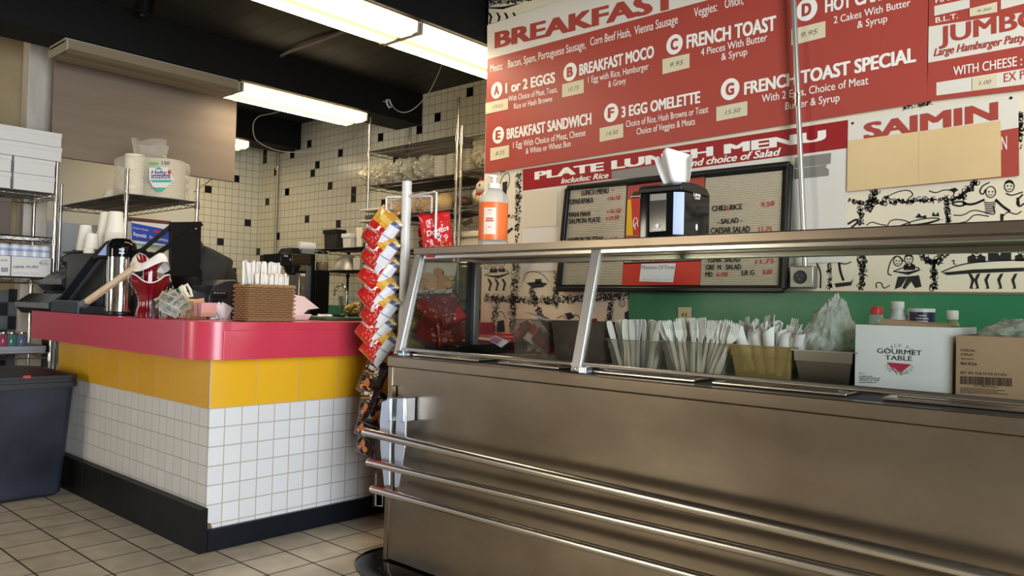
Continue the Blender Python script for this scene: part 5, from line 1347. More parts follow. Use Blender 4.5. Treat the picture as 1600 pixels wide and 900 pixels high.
# glass jars and a grey box on the low shelf
zl = LZ[3] + .006
for i, (px, m, lab) in enumerate(((4, (0.40, 0.08, 0.16), 'glass jar of pink contents on the lowest shelf by the bin'), (17, (0.10, 0.26, 0.22), 'glass jar of green contents on the lowest shelf by the bin'), (33, (0.16, 0.20, 0.30), 'glass jar of bluish contents on the lowest shelf by the bin'))):
    c = P(px, 535, X=fr - .03); zj = P(px, 541, X=fr - .03).z
    t = thing('glass_jar', lab, 'jar', (c.x, c.y, zj))
    b = MB(); b.lathe([(.036, 0), (.038, .004), (.038, .06), (.03, .072), (.03, .08)], (c.x, c.y, zj), 18); b.build('jar_glass', clear_mat('jar_glass_%d' % i, m, .55, .05, .4), t)
    b = MB(); b.lathe([(.032, .078), (.033, .08), (.033, .094), (.03, .096)], (c.x, c.y, zj), 18); b.build('lid', STEELS, t)
wbox(fr - .36, fr, LY - .75, P(71, 548, X=fr).y, zl, P(30, 541, X=fr).z, 'grey box under the glass jars behind the black bin', None, mat('grey_box', (0.30, 0.30, 0.33), .5), 'grey_box')

# ------------------------------------------------------------------ black bin
bt = thing('waste_bin', 'large black waste bin with ridged lid against the counter', 'bin', (-5.2, 1.45, 0))
q = P(105, 772, Z=0)
BINM = mat('bin_plastic', (0.007, 0.009, 0.015), 0.36, var=((0.022, 0.028, 0.045), (5, 5, 5), .22), bump=((40, 40, 40), .15, .002))
b = MB(); zt = .70; bx, by1, by0 = -4.97, 1.685, 1.0
def rrect(x0, x1, y0, y1, r, z, n=5):
    o = []
    for cx, cy, a0 in ((x1 - r, y1 - r, 0), (x0 + r, y1 - r, 90), (x0 + r, y0 + r, 180), (x1 - r, y0 + r, 270)):
        for i in range(n + 1): a = R(a0 + 90 * i / n); o.append((cx + r * math.cos(a), cy + r * math.sin(a), z))
    return o
def loft(b, rings, capb=True, capt=True, mat=None):
    n = len(rings[0]); vs = [p for g in rings for p in g]
    fs = [(i * n + k, i * n + (k + 1) % n, (i + 1) * n + (k + 1) % n, (i + 1) * n + k) for i in range(len(rings) - 1) for k in range(n)]
    if capb: fs.append(tuple(range(n))[::-1])
    if capt: fs.append(tuple((len(rings) - 1) * n + k for k in range(n)))
    b.add(vs, fs, mat)
zt = P(118, 597, X=bx + .03).z
loft(b, [rrect(bx - .46, bx - .02, by0, by1 - .04, .03, 0.0), rrect(bx - .46, bx, by0, by1 - .015, .035, .02), rrect(bx - .48, bx + .04, by0, 1.712, .045, zt)]); b.build('bin_body', BINM, bt)
b = MB(); pr = [(0, 0), (.018, .0), (.018, .028), (.010, .030), (.010, .048), (.014, .05), (.014, .066), (0.0, .07), (-.06, .085), (-.16, .10)]
loft(b, [rrect(bx - .50 - o, bx + .055 + o, by0 - o, 1.708 + min(o, .015), .05, zt - .02 + z) for o, z in pr]); b.build('bin_lid', mat('bin_lid_plastic', (0.012, 0.013, 0.018), .4), bt)
b = MB(); b.slab([P(*p, X=bx + .075) for p in ((36, 587), (48, 586.5), (48, 591), (36, 591))], (1, 0, 0), .001); b.build('orange_tab', mat('orange_tab', (0.42, 0.06, 0.03), .5), bt, smooth=0)

# ------------------------------------------------------------------ on the mid rack: foam plates in a film bag
zp = MZ + .006
PLATE = mat('foam_plate', (0.74, 0.68, 0.54), 0.6)
t = thing('foam_plate_pack', 'tall film wrapped pack of foam plates with printed label on the rack', 'plate pack', (MX - .12, (MY0 + MY1) / 2, zp))
ztp = P(270, 247, X=MX).z
for (pxa, pxb) in ((201, 232), (230, 304)):
    y0, y1 = P(pxa, 275, X=MX - .02).y, P(pxb, 275, X=MX - .02).y
    r = (y1 - y0) / 2
    prof = [(r * .72, 0)]
    n = 17
    for i in range(n):
        z0 = (ztp - zp) * i / n; z1 = (ztp - zp) * (i + .62) / n
        prof += [(r * .955, z0 + .002), (r, z1), (r * .955, z1 + .003)]
    prof.append((r * .7, ztp - zp))
    b = MB(); b.lathe(prof, (MX - .03 - r * .9, (y0 + y1) / 2, zp), 30); b.build('plate_stack', PLATE, t, smooth=25)
b = MB()
y0, y1 = P(200, 275, X=MX).y, P(306, 275, X=MX).y
tuft = P(250, 219, X=MX).z
def film(u, v):
    a = 6.2832 * u
    zz = zp + .004 + (ztp - zp) * 1.0 * min(1, v / .72)
    k = 1.0 if v < .66 else 1 - .62 * min(1, (v - .66) / .14)
    if v > .8: zz = ztp + .01 + (tuft - ztp) * (v - .8) / .2 * (1 + .16 * math.sin(a * 3 + 1)); k = .38 + .10 * (v - .8) / .2 + .05 * math.sin(a * 5)
    ny = noise.noise(Vector((u * 9, v * 12, 3))) * .012
    cy_ = (y0 + y1) / 2 + (.0 if v < .8 else -.02)
    x = MX - .17 + (.17 + ny) * k * (abs(math.cos(a)) ** .6) * (1 if math.cos(a) > 0 else -1)
    y = cy_ + ((y1 - y0) / 2 + ny) * k * (abs(math.sin(a)) ** .6) * (1 if math.sin(a) > 0 else -1)
    return Vector((x, y, zz))
b.grid(film, 60, 30, closed_u=True); fl = b.build('film_bag', FILM, t, smooth=70)
lx = MX + .013
L_ = lambda px, py, d=0.0: P(px, py, X=lx + d)
TEAL = mat('label_teal', (0.05, 0.42, 0.34), .4); LBL = mat('label_white', (0.72, 0.70, 0.68), .4)
b = MB()
b.slab([L_(*p) for p in ((233, 262), (262, 262), (272, 281), (262, 291), (250, 299), (238, 291), (233, 281))], (1, 0, 0), .0006, 0)
b.slab([L_(*p, .001) for p in ((248, 260.5), (255, 265), (241, 265))], (1, 0, 0), .0004, 1)
b.slab([L_(*p, .001) for p in ((234, 281), (270, 281), (266, 285), (238, 285))], (1, 0, 0), .0004, 1)
b.slab([L_(*p, .001) for p in ((241, 293), (260, 293), (254, 299), (246, 299))], (1, 0, 0), .0004, 1)
b.slab([L_(*p, .001) for p in ((236, 273), (266, 273), (266, 279), (236, 279))], (1, 0, 0), .0004, 2)
b.slab([L_(*p, .001) for p in ((262, 266), (267, 266), (267, 272), (262, 272))], (1, 0, 0), .0004, 3)
b.slab([L_(*p, .001) for p in ((233, 253.5), (248, 254), (248, 256.5), (233, 256.5))], (1, 0, 0), .0004, 4)
write(b, 'Hefty', L_(236, 271.5, .0016), L_(261, 272, .0016), L_(236, 266, .0016), .03, .2, k=2); write(b, 'DIAMOND', L_(237, 278.2, .0018), L_(265, 278.5, .0018), L_(237, 274, .0018), .02, k=0)
write(b, '150', L_(253, 257, .0016), L_(265, 257.5, .0016), L_(253, 251, .0016), .01, k=2)
b.build('printed_label', [LBL, TEAL, NAVY, CRIM, mat('label_green', (0.10, 0.42, 0.12), .4)], t, smooth=0, recalc=False)
# shallow bowls left on the same shelf
c = P(188, 290, X=MX - .22)
t = thing('foam_bowl_stack', 'small stack of upturned foam bowls behind the rack post', 'bowl stack', (MX - .45, MY0 + .1, zp))
b = MB(); b.lathe([(.085, 0), (.085, .01), (.08, .012), (.084, .022), (.078, .024), (.06, .07), (.045, .075), (0, .075)], (MX - .45, MY0 + .10, zp), 24); b.build('bowls', PLATE, t)
# foil roll box, cream boxes and a brown box on the second shelf
z2 = 1.40 + .006
zb0 = P(240, 383, X=MX - .02).z
ya_, yb_2 = P(204, 360, X=MX - .02).y, P(283, 360, X=MX - .02).y
wbox(MX - .35, MX - .02, ya_ + .05, min(yb_2, MY1 - .02), z2, zb0 - .002, 'cream foam container block under the blue film box', None, mat('cream_block', (0.66, 0.61, 0.48), .6), 'cream_box')
t = thing('film_roll_box', 'long blue and white food film box on the second shelf of the rack', 'box', (MX - .1, (ya_ + yb_2) / 2, zb0))
ztb = P(204, 345, X=MX).z
b = MB(); b.box(MX - .14, MX - .005, ya_, yb_2 + .06, zb0, ztb); b.build('box_body', LBL, t, bevel=.002)
f = lambda px, py, d=.001: P(px, py, X=MX - .005 + d)
BLUE = mat('box_blue', (0.02, 0.06, 0.42), .35)
b = MB(); b.slab([f(*p) for p in ((206, 348), (282, 363), (282, 385), (206, 375))], (1, 0, 0), .0005, 0)
write(b, 'Reynolds', f(208, 368, .002), f(229, 372, .002), f(208, 362, .002), .03, .2, k=1); write(b, 'Foodservice', f(234, 373, .002), f(262, 378, .002), f(234, 367.5, .002), .02, k=1); write(b, 'Premium Quality', f(208, 357, .002), f(232, 361, .002), f(208, 354, .002), .01, k=1)
b.slab([f(*p, .0018) for p in ((240, 359), (256, 362), (256, 366), (240, 363))], (1, 0, 0), .0004, 2)
b.build('printed_panel', [BLUE, LBL, CRIM], t, smooth=0, recalc=False)
b = MB(); b.slab([f(*p) for p in ((205, 379), (282, 390), (282, 392), (205, 381))], (1, 0, 0), .0005); b.build('green_line', TEAL, t, smooth=0)
wbox(MX - .6, MX - .37, MY0 + .1, MY1 - .02, z2, MZ - .12, 'reddish brown box deep on the second shelf of the rack', None, mat('red_brown_box', (0.16, 0.05, 0.03), .6), 'brown_box')

# ------------------------------------------------------------------ condiment organizer, cups, airpot
ZCT = 1.0595
t = thing('condiment_organizer', 'black stepped condiment organizer with three tiers of bins', 'organizer', (-5.6, 1.9, ZCT))
LIP = mat('grey_lip', (0.16, 0.165, 0.175), .35); ODK = mat('organizer_black', (0.010, 0.011, 0.014), .35); OSL = mat('organizer_slate', (0.022, 0.027, 0.038), .4)
for k, (pxa, pxb, py) in enumerate(((24, 76, 473), (58, 97, 437), (94, 131, 401))):
    yk = 1.675 + .15 * k
    xa, xb, zl_ = P(pxa, py, Y=yk).x, P(pxb, py, Y=yk).x, P((pxa + pxb) / 2, py, Y=yk).z
    w = (xb - xa) / 3
    for i in range(3):
        x0, x1 = xa + w * i + .004, xa + w * (i + 1) - .004
        pr = [(yk + .035, zl_ - .07), (yk, zl_ - .03), (yk, zl_), (yk + .085, zl_ + .062), (yk + .24, zl_ + .062), (yk + .24, zl_ - .07)]
        n = len(pr); b = MB()
        b.add([(x0, y, z) for y, z in pr] + [(x1, y, z) for y, z in pr], [tuple(range(n)), tuple(range(2 * n - 1, n - 1, -1))] + [(q, n + q, n + (q + 1) % n, (q + 1) % n) for q in range(n)], 0)
        b.mi[1] = 1
        bn = b.build('bin', [ODK, OSL], t, smooth=0, bevel=.003)
        b = MB(); b.box(x0 + .003, x1 - .003, yk - .006, yk, zl_ - .032, zl_ + .003); b.build('lip', LIP, bn, bevel=.002)
    b = MB(); zf = max(ZCT, zl_ - .14)
    b.hexa([(xa + .01, yk + .07, zf), (xb + .03, yk + .07, zf), (xb + .03, yk + .30, zf), (xa + .01, yk + .30, zf)], [(xa + .01, yk + .05, zl_ - .07), (xb + .03, yk + .05, zl_ - .07), (xb + .03, yk + .30, zl_ - .07), (xa + .01, yk + .30, zl_ - .07)])
    b.box(xb, xb + .03, yk + .08, yk + .30, zl_ - .07, zl_ + .055); b.build('tier_frame', OSL, t, smooth=0, bevel=.003)
t = thing('cup_stand', 'black box stand behind the airpot carrying the paper cups', 'stand', (-4.95, 1.86, ZCT))
ZCUP = 1.4285
b = MB(); b.box(-5.22, -4.64, 1.735, 1.99, ZCT, ZCUP - .012); b.build('box', ODK, t, bevel=.004)
b = MB(); b.box(-5.26, -4.62, 1.72, 2.0, ZCUP - .012, ZCUP - .0005); b.build('top_shelf', ODK, t, bevel=.003)
b = MB(); b.bar((-5.2, 1.70, ZCT + .05), (-4.66, 1.70, ZCT + .33), .006, .05, up=(0, 1, 0)); b.build('slanted_brace', OSL, t)
# stacks of upturned paper cups
CUP = None
def cups(px, py, hpx, wpx, X, lab, nrim, m=CUP):
    a = P(px, py, X=X); r = abs(P(px + wpx / 2, py, X=X).y - P(px - wpx / 2, py, X=X).y) / 2 / .74 * .82
    zb = ZCUP; hgt = a.z - zb
    t = thing('paper_cup_stack', lab, 'cup stack', (X, a.y, zb), 'paper cups behind the airpot')
    b = MB(); pr = [(r * 1.06, 0)]; body = .115
    step = max(.004, (hgt - body) / nrim)
    for i in range(nrim): pr += [(r * 1.08, i * step + .0015), (r * 1.08, i * step + step * .55), (r * 1.0, i * step + step * .6)]
    pr += [(r * 1.0, hgt - body), (r * .74, hgt - .004), (r * .72, hgt), (r * .66, hgt), (r * .66, hgt - .008), (0, hgt - .008)]
    b.lathe(pr, (X, a.y, zb), 24); o = b.build('cups', m, t, smooth=30)
    # measure the printed ring from the cup bottom downwards
    o.location.z += 0
    b = MB(); rr = r * (.74 + .26 * .022 / body); b.lathe([(rr * 1.012, hgt - .030), (rr * .995, hgt - .024)], (X, a.y, zb), 24, cap=False); b.build('green_ring', mat('ring_green', (0.28, 0.34, 0.15), .5), o)
CUPM = mat('cup_paper', (0.76, 0.72, 0.63), .5)
cups(181, 331, 60, 26, -4.72, 'tallest white paper cup stack, nearest the airpot lid', 11, CUPM)
cups(167, 332, 60, 24, -4.86, 'tall white paper cup stack just left of the tallest one', 11, CUPM)
cups(134, 352, 30, 22, -5.00, 'upper short white paper cup stack left of the tall ones', 4, CUPM)
cups(144, 365, 30, 22, -4.80, 'lower short white paper cup stack in front of the organizer top', 2, CUPM)
# the lower counter boxes
t = thing('black_tray_box', 'dark blue grey open box at the front of the red counter', 'box', (-4.95, 1.72, ZCT))
q0, q1 = P(84, 494, Y=1.69), P(128, 494, Y=1.69)
zt_ = P(105, 470, Y=1.69).z
b = MB(); b.box(q0.x, q1.x, 1.672, 1.698, ZCT, zt_); b.build('face_panel', mat('slate_plastic', (0.022, 0.030, 0.042), .35), t, bevel=.003)
b = MB(); b.bar((q0.x, 1.668, zt_), (q1.x + .005, 1.668, zt_), .008, .006); b.bar((q1.x, 1.668, ZCT), (q1.x, 1.668, zt_), .006, .006); b.build('edge_strip', mat('slate_edge', (0.10, 0.12, 0.15), .35), t)
q0, q1 = P(129, 496, Y=1.685), P(165, 497, Y=1.685); 
t = thing('black_drip_box', 'small black open box beside the airpot foot', 'box', ((q0.x + q1.x) / 2, 1.7, ZCT))
zt_ = P(150, 478, Y=1.685).z
b = MB(); b.box(q0.x, q1.x, 1.672, 1.70, ZCT, zt_); b.build('box_body', BLKM, t, bevel=.003)

ax_, ay_ = (P(187, 494, Z=ZCT).x), (P(187, 494, Z=ZCT).y)
ax_, ay_ = -4.45, P(187, 480, X=-4.45).y
ra = abs(P(209, 450, X=ax_).y - P(165, 450, X=ax_).y) / 2 * .96
ra = .073
zs_ = P(187, 401, X=ax_).z
t = thing('airpot', 'polished steel coffee airpot with black pump lid on the red counter', 'airpot', (ax_, ay_, ZCT))
b = MB(); b.lathe([(ra * .98, 0), (ra, .01), (ra, zs_ - ZCT)], (ax_, ay_, ZCT), 40); b.build('steel_body', mat('airpot_steel', (0.70, 0.68, 0.64), .14, 1.0), t)
b = MB(); b.lathe([(ra * 1.01, 0), (ra * 1.03, .004), (ra * 1.03, .018), (ra, .022)], (ax_, ay_, ZCT), 40); b.build('base_ring', BLKP, t)
b = MB(); hl = P(187, 372, X=ax_).z - zs_
b.lathe([(ra * 1.03, -.004), (ra * 1.04, 0), (ra * 1.04, hl * .45), (ra * .98, hl * .7), (ra * .75, hl * .92), (ra * .3, hl), (0, hl)], (ax_, ay_, zs_), 40)
lid = b.build('pump_lid', BLKG, t)
# spout towards the left of the picture
dl = Vector((-.74, -.67, 0)).normalized()
s0 = Vector((ax_, ay_, zs_))
b = MB(); pr = [(ra * .5, hl * .95), (ra * 1.0, hl * .8), (ra * 2.05, hl * .02), (ra * 1.95, -.02), (ra * .9, -.004)]
n_ = Vector((-dl.y, dl.x, 0)) * .030
b.add([s0 + dl * r + n_ + Vector((0, 0, z)) for r, z in pr] + [s0 + dl * r - n_ + Vector((0, 0, z)) for r, z in pr], [(0, 1, 2, 3, 4), (9, 8, 7, 6, 5)] + [(i, 5 + i, 5 + (i + 1) % 5, (i + 1) % 5) for i in range(5)]); b.build('spout', BLKP, t, bevel=.005)
nn = Vector((dl.y, -dl.x, 0))
if nn.dot(C0 - s0) < 0: nn = -nn
b = MB(); b.slab([s0 + nn * .0315 + dl * r + Vector((0, 0, z)) for r, z in ((ra * 1.55, .004), (ra * .7, .004), (ra * .62, hl * .62), (ra * .9, hl * .66))], nn, .001); b.build('label', mat('airpot_label', (0.26, 0.36, 0.58), .3), lid, smooth=0)
b = MB(); hd = Vector((.80, .6, 0)); b.tube([s0 + hd * ra * .2 + Vector((0, 0, .012)), s0 + hd * ra * .9 + Vector((0, 0, .02)), s0 + hd * ra * 1.7 + Vector((0, 0, .045)), s0 + hd * ra * 1.85 + Vector((0, 0, .03))], .012, 8); b.build('lever', BLKP, lid)
af = math.atan2(-ay_, -ax_)
b = MB()
for k, z in enumerate((.012, .03)):
    for j in range(2): wrap(b, af - .1 + .2 * j, .07, zs_ + z, zs_ + z + .011, ra * 1.05, 0, (ax_, ay_))
b.build('lid_print', mat('lid_print', (0.5, 0.62, 0.72), .4), lid, recalc=False)

# pale wooden handle leaning across the airpot
a_, b__ = P(135, 472, X=-4.30), P(216, 415, X=-4.02)
t = thing('wooden_handle', 'pale wooden handle leaning across the airpot towards the red vase', 'handle', a_)
b = MB(); b.bar(a_, b__, .030, .034, up=(0.6, -.7, .3)); b.build('shaft', mat('pale_wood', (0.62, 0.48, 0.32), .5, var=((0.55, 0.41, 0.26), (30, 30, 5), .2)), t, bevel=.008)
b = MB(); b.bar(a_ - (b__ - a_).normalized() * .035, a_, .032, .036, up=(0.6, -.7, .3)); b.build('ferrule', mat('ferrule_grey', (0.08, 0.09, 0.12), .4), t, bevel=.004)

# red ruffled glass vase
vx, vy = P(232, 494, X=-4.05).x, P(232, 494, X=-4.05).y
VRED = mat('ruby_glass', (0.16, 0.004, 0.009), .1, spec=.5, coat=.2); VWH = mat('vase_white_rim', (0.74, 0.70, 0.66), .2)
t = thing('red_vase', 'ruby red fluted glass vase with white ruffled rim on the counter', 'vase', (vx, vy, ZCT))
sc = abs(P(262, 430, X=vx).y - P(203, 430, X=vx).y) / 2 * 1.0
H1 = P(232, 436, X=vx).z - ZCT; H2 = P(232, 405, X=vx).z - ZCT
def flute(r, z, a, amt): return Vector((vx + r * (1 + amt * math.cos(9 * a)) * math.cos(a), vy + r * (1 + amt * math.cos(9 * a)) * math.sin(a), ZCT + z))
prof = [(.66, 0), (.62, .12), (.55, .28), (.52, .42), (.62, .6), (.82, .78), (.98, .92), (1.02, 1.0)]
b = MB()
def vs_(u, v):
    i = min(int(v * 7), 6); f_ = v * 7 - i
    r = prof[i][0] * (1 - f_) + prof[i + 1][0] * f_; z = prof[i][1] * (1 - f_) + prof[i + 1][1] * f_
    a = 6.2832 * u
    return flute(r * sc, z * H1 + (.022 * math.cos(3 * a + .7) * max(0, v - .8) * 5), a + .9 * v, .035)
b.grid(vs_, 90, 22, closed_u=True); b.build('outer_body', VRED, t, smooth=60)
b = MB()
ring = [vs_(i / 72, 1.0) + Vector((0, 0, .002)) for i in range(72)]
b.tube(ring, .0035, 5, closed=True); b.build('rim_line', VWH, t)
b = MB()
def inner(u, v):
    a = 6.2832 * u
    r = sc * (.50 - .16 * math.sin(v * 2.6) + .40 * max(0, v - .7) * 1.9)
    z = H1 * .55 + (H2 - H1 * .55) * v + (.028 * math.cos(2 * a - .9) * max(0, v - .6) * 2.5)
    return flute(r, z, a, .03)
b.grid(inner, 72, 18, closed_u=True, mat=0)
def innerlip(u, v):
    p = inner(u, 1 - .0 * v); c = Vector((vx, vy, p.z)); d = (p - c).normalized()
    return p + d * (.004 + .028 * v) + Vector((0, 0, .006 - .045 * v * v))
b.grid(innerlip, 72, 5, closed_u=True, mat=1)
b.build('ruffled_collar', [VRED, VWH], t, smooth=60)
b = MB()
for px, py in ((237, 473), (238, 478), (236, 484)):
    q = P(px, py, X=vx + sc * .5); b.ball(q, (.004, .006, .007), 8, 6)
b.build('painted_dots', VWH, t)
# ------------------------------------------------------------------ more things on the red counter
# clear tip box full of bank notes
TXP = -3.80
y0, y1 = P(248, 490, X=TXP).y, P(302, 490, X=TXP).y
zt = P(275, 470, X=TXP).z
t = thing('tip_box', 'clear acrylic tip box stuffed with bank notes', 'tip box', (TXP - .05, (y0 + y1) / 2, ZCT))
b = MB(); th = .003
for q in ((TXP - .1, TXP - .1 + th, y0, y1), (TXP - th, TXP, y0, y1), (TXP - .1 + th, TXP - th, y0, y0 + th), (TXP - .1 + th, TXP - th, y1 - th, y1)): b.box(*q, ZCT + .012, zt)
b.box(TXP - .1, TXP, y0, y1, ZCT + .008, ZCT + .012); b.build('box_walls', GLASS, t, smooth=0)
for x in (TXP - .09, TXP - .01):
    for y in (y0 + .01, y1 - .01):
        b = MB(); b.box(x - .006, x + .006, y - .006, y + .006, ZCT, ZCT + .008); b.build('foot', GLASS, t, smooth=0)
BILL = mat('bank_note', (0.27, 0.245, 0.18), .7, var=((0.14, 0.13, 0.095), (70, 70, 70), .15)); BILLD = mat('note_print', (0.10, 0.11, 0.08), .7); BILLL = mat('note_border', (0.42, 0.375, 0.28), .7)
def bill_mesh():
    b = MB()
    def f(u, v): return Vector(((u - .5) * .145, .010 * math.sin(u * 5) + .004 * math.sin(v * 6), (v - .5) * .062))
    b.grid(f, 12, 6, 0)
    def s(u0, u1, v0, v1, k): b.grid(lambda u, v: f(u0 + (u1 - u0) * u, v0 + (v1 - v0) * v) + Vector((0, -.0006 * k, 0)), 8, 5, k)
    s(.05, .95, .1, .9, 1); s(.08, .92, .16, .84, 0)
    c = [f(.5 + .13 * math.cos(i * .4) * .8, .5 + .34 * math.sin(i * .4)) + Vector((0, -.002, 0)) for i in range(16)]
    b.add(c, [tuple(range(16))], 2)
    o = b.build('bill_mesh', [BILLL, BILL, BILLD], None, smooth=60); me = o.data; bpy.data.objects.remove(o); return me
BM_ = bill_mesh(); rg = random.Random(6)
for i in range(12):
    o = new_obj('bank_note', BM_)
    u = (i * .618) % 1
    z = ZCT + .05 + .075 * (i / 12)
    o.matrix_world = xf((TXP - .014 - .0062 * i, y0 + .05 + (y1 - y0 - .10) * u, ZCT + .05 + .058 * ((i * .37) % 1)), rg.uniform(-.1, .1), rg.uniform(-.8, .8), R(90) + rg.uniform(-.1, .1), .78)
    tag(o, 'crumpled bank note in the clear tip box', 'bank note', 'bank notes in the tip box')
# scissors standing behind
t = thing('scissors', 'scissors with cream and green handles standing behind the tip box', 'scissors', P(296, 470, X=-3.96))
SX = -3.96
s_ = lambda px, py: P(px, py, X=SX)
b = MB(); b.tube([s_(x, y) for x, y in ((300, 463), (297, 452), (292, 444), (288, 447), (290, 456), (295, 463))], .0075, 8, closed=True); b.build('handle', mat('handle_cream', (0.76, 0.70, 0.52), .35), t)
b = MB(); b.tube([s_(x, y) for x, y in ((294, 464), (288, 455), (284, 446), (281, 449), (284, 458), (290, 466))], .0075, 8, closed=True); b.build('handle', mat('handle_cream2', (0.76, 0.70, 0.52), .35), t)
b = MB(); b.tube([s_(279, 450), s_(284, 460), s_(289, 466)], .007, 8); b.build('green_grip', mat('handle_green', (0.10, 0.35, 0.12), .35), t)
b = MB(); b.bar(s_(297, 463), s_(300, 492), .012, .003, up=(1, 0, 0)); b.build('blades', STEELS, t)
t = thing('yellow_cup', 'small yellow tumbler holding the scissors', 'cup', P(301, 494, X=SX))
c = P(301, 480, X=SX); b = MB(); b.lathe([(.026, 0), (.031, .10), (.028, .10), (.023, .004)], (c.x, c.y, ZCT), 18, cap=False); b.build('tumbler', mat('tumbler_yellow', (0.62, 0.44, 0.12), .3), t)
# sugar packets
def pk_mesh(m):
    b = MB(); b.box(-.031, .031, -.003, .003, 0, .052); o = b.build('sachet_mesh', m, None, smooth=0, bevel=0); me = o.data; bpy.data.objects.remove(o); return me
PINK = mat('sachet_pink', (0.72, 0.36, 0.32), .6); PKW = mat('sachet_white', (0.74, 0.70, 0.66), .6); PKP = mat('sachet_orange', (0.72, 0.40, 0.20), .6)
X0 = -3.78
ya_, yb_2 = P(311, 490, X=X0).y, P(344, 490, X=X0).y
t = thing('sachet_holder', 'clear holder of pink sweetener sachets beside the tip box', 'holder', (X0 - .05, (ya_ + yb_2) / 2, ZCT))
b = MB(); b.box(X0 - .09, X0, ya_ - .004, yb_2 + .004, ZCT, ZCT + .012); b.box(X0 - .003, X0, ya_ - .004, yb_2 + .004, ZCT + .012, ZCT + .03); b.build('tray_base', GLASS, t, smooth=0)
SM = [pk_mesh(PINK), pk_mesh(PKW), pk_mesh(PKP)]
rg = random.Random(8)
for i in range(8):
    o = new_obj('sweetener_sachet', SM[0] if i else SM[0])
    o.matrix_world = xf((X0 - .012 - .009 * i, (ya_ + yb_2) / 2 + rg.uniform(-.004, .004), ZCT + .013), rg.uniform(-.1, .1), 0, R(90), 1.35)
    tag(o, 'pink sweetener sachet in the low clear holder', 'sachet', 'pink sachets in the holder')
f = lambda px, py: P(px, py, X=X0 - .005)
b = MB(); b.slab([f(*p) for p in ((316, 483), (329, 484), (329, 489), (316, 488))], (1, 0, 0), .0005); t2 = b.build('sachet_print', PKP, t, smooth=0)
yc = P(352, 485, X=X0).y
for i in range(9):
    o = new_obj('sugar_sachet', SM[1])
    o.matrix_world = xf((X0 - .02 - .012 * (i % 5), yc - .025 + .012 * (i // 2) , ZCT + .002 + .004 * (i % 3)), rg.uniform(-.3, .3), rg.uniform(-.4, .5), R(90) + rg.uniform(-.8, .8), 1.3)
    tag(o, 'white and pink sugar sachet standing between holder and register', 'sachet', 'sugar sachets beside the pink holder')
t = thing('orange_sachet_pile', 'loose orange sachets heaped behind the pink holder', 'sachet pile', (X0 - .13, ya_ + .03, ZCT))
b = MB()
for i in range(5): b.m = xf((X0 - .14, ya_ + .01 + .014 * i, ZCT + .055 + .004 * i), .2 * i, 1.2, 1.4 + .2 * i); b.box(-.03, .03, -.003, .003, -.02, .03)
b.m = Matrix.Identity(4); b.box(X0 - .18, X0 - .1, ya_ - .01, ya_ + .09, ZCT, ZCT + .04)
b.build('sachets', PKP, t, smooth=0)
# black receipt printer / register with sloping hood
RX = -4.05
ry0, ry1 = P(326, 480, X=RX).y, P(390, 480, X=RX).y
rz = lambda px, py: P(px, py, X=RX).z
t = thing('cash_register', 'black receipt printer with sloping hood behind the straw basket', 'receipt printer', (RX - .15, (ry0 + ry1) / 2, ZCT))
REG = mat('register_black', (0.022, 0.024, 0.028), .32)
b = MB(); zb, zm, zh = ZCT, rz(330, 462), rz(365, 437)
pr = [(ry0, zb), (ry0 - .002, zm), (ry0 + .02, zm + .055), (ry0 + (ry1 - ry0) * .40, zh - .006), (ry0 + (ry1 - ry0) * .62, zh), (ry1, rz(388, 452)), (ry1 + .01, zb)]
n = len(pr); b.add([(RX, y, z) for y, z in pr] + [(RX - .24, y, z) for y, z in pr], [tuple(range(n)), tuple(range(2 * n - 1, n - 1, -1))] + [(i, n + i, n + (i + 1) % n, (i + 1) % n) for i in range(n)]); b.build('housing', REG, t, bevel=.006)
b = MB(); b.box(RX, RX + .012, ry0 + .004, ry0 + (ry1 - ry0) * .42, zm - .012, zm + .03); b.box(RX, RX + .006, ry0 + .015, ry0 + .055, zb + .03, zm - .022); kp = b.build('face_panel', BLKP, t, bevel=.003)
b = MB()
for k in range(4): b.box(RX + .012, RX + .0135, ry0 + .02 + .018 * k, ry0 + .033 + .018 * k, zm + .012, zm + .02)
b.box(RX + .006, RX + .007, ry0 + .02, ry0 + .05, zb + .035, zb + .05); b.build('buttons', mat('button_grey', (0.20, 0.21, 0.22), .4), kp, smooth=0)
t = thing('blue_box', 'small dark blue box between register and straw basket', 'box', P(380, 492, X=-3.72))
q0, q1 = P(372, 495, X=-3.72).y, P(388, 495, X=-3.72).y
b = MB(); b.box(-3.80, -3.72, q0, q1 + .02, ZCT, P(378, 485, X=-3.72).z); b.build('box_body', mat('royal_blue', (0.015, 0.035, 0.20), .4), t, bevel=.004)

# woven basket of wrapped straws
BX = -3.46
by0, by1 = P(388, 500, X=BX).y, P(459, 500, X=BX).y
bz = P(420, 447, X=BX).z
WICK = bpy.data.materials.new('wicker'); WICK.use_nodes = True
nt = WICK.node_tree; pb = nt.nodes['Principled BSDF']; pb.inputs['Roughness'].default_value = .5
pb.inputs['Base Color'].default_value = (0.30, 0.16, 0.07, 1)
t = thing('straw_basket', 'brown woven basket full of wrapped straws on the counter edge', 'basket', (BX - .07, (by0 + by1) / 2, ZCT))
b = MB(); D = .14
b.box(BX - D + .006, BX - .006, by0 + .006, by1 - .006, ZCT, bz - .01)
inn = b.build('basket_core', mat('weave_gap_shade', (0.045, 0.022, 0.010), .7), t, smooth=0)  # solid filler, its dark colour stands for shade in the weave gaps
b = MB()
per = [(BX - D, by0), (BX, by0), (BX, by1), (BX - D, by1)]
rows = 16
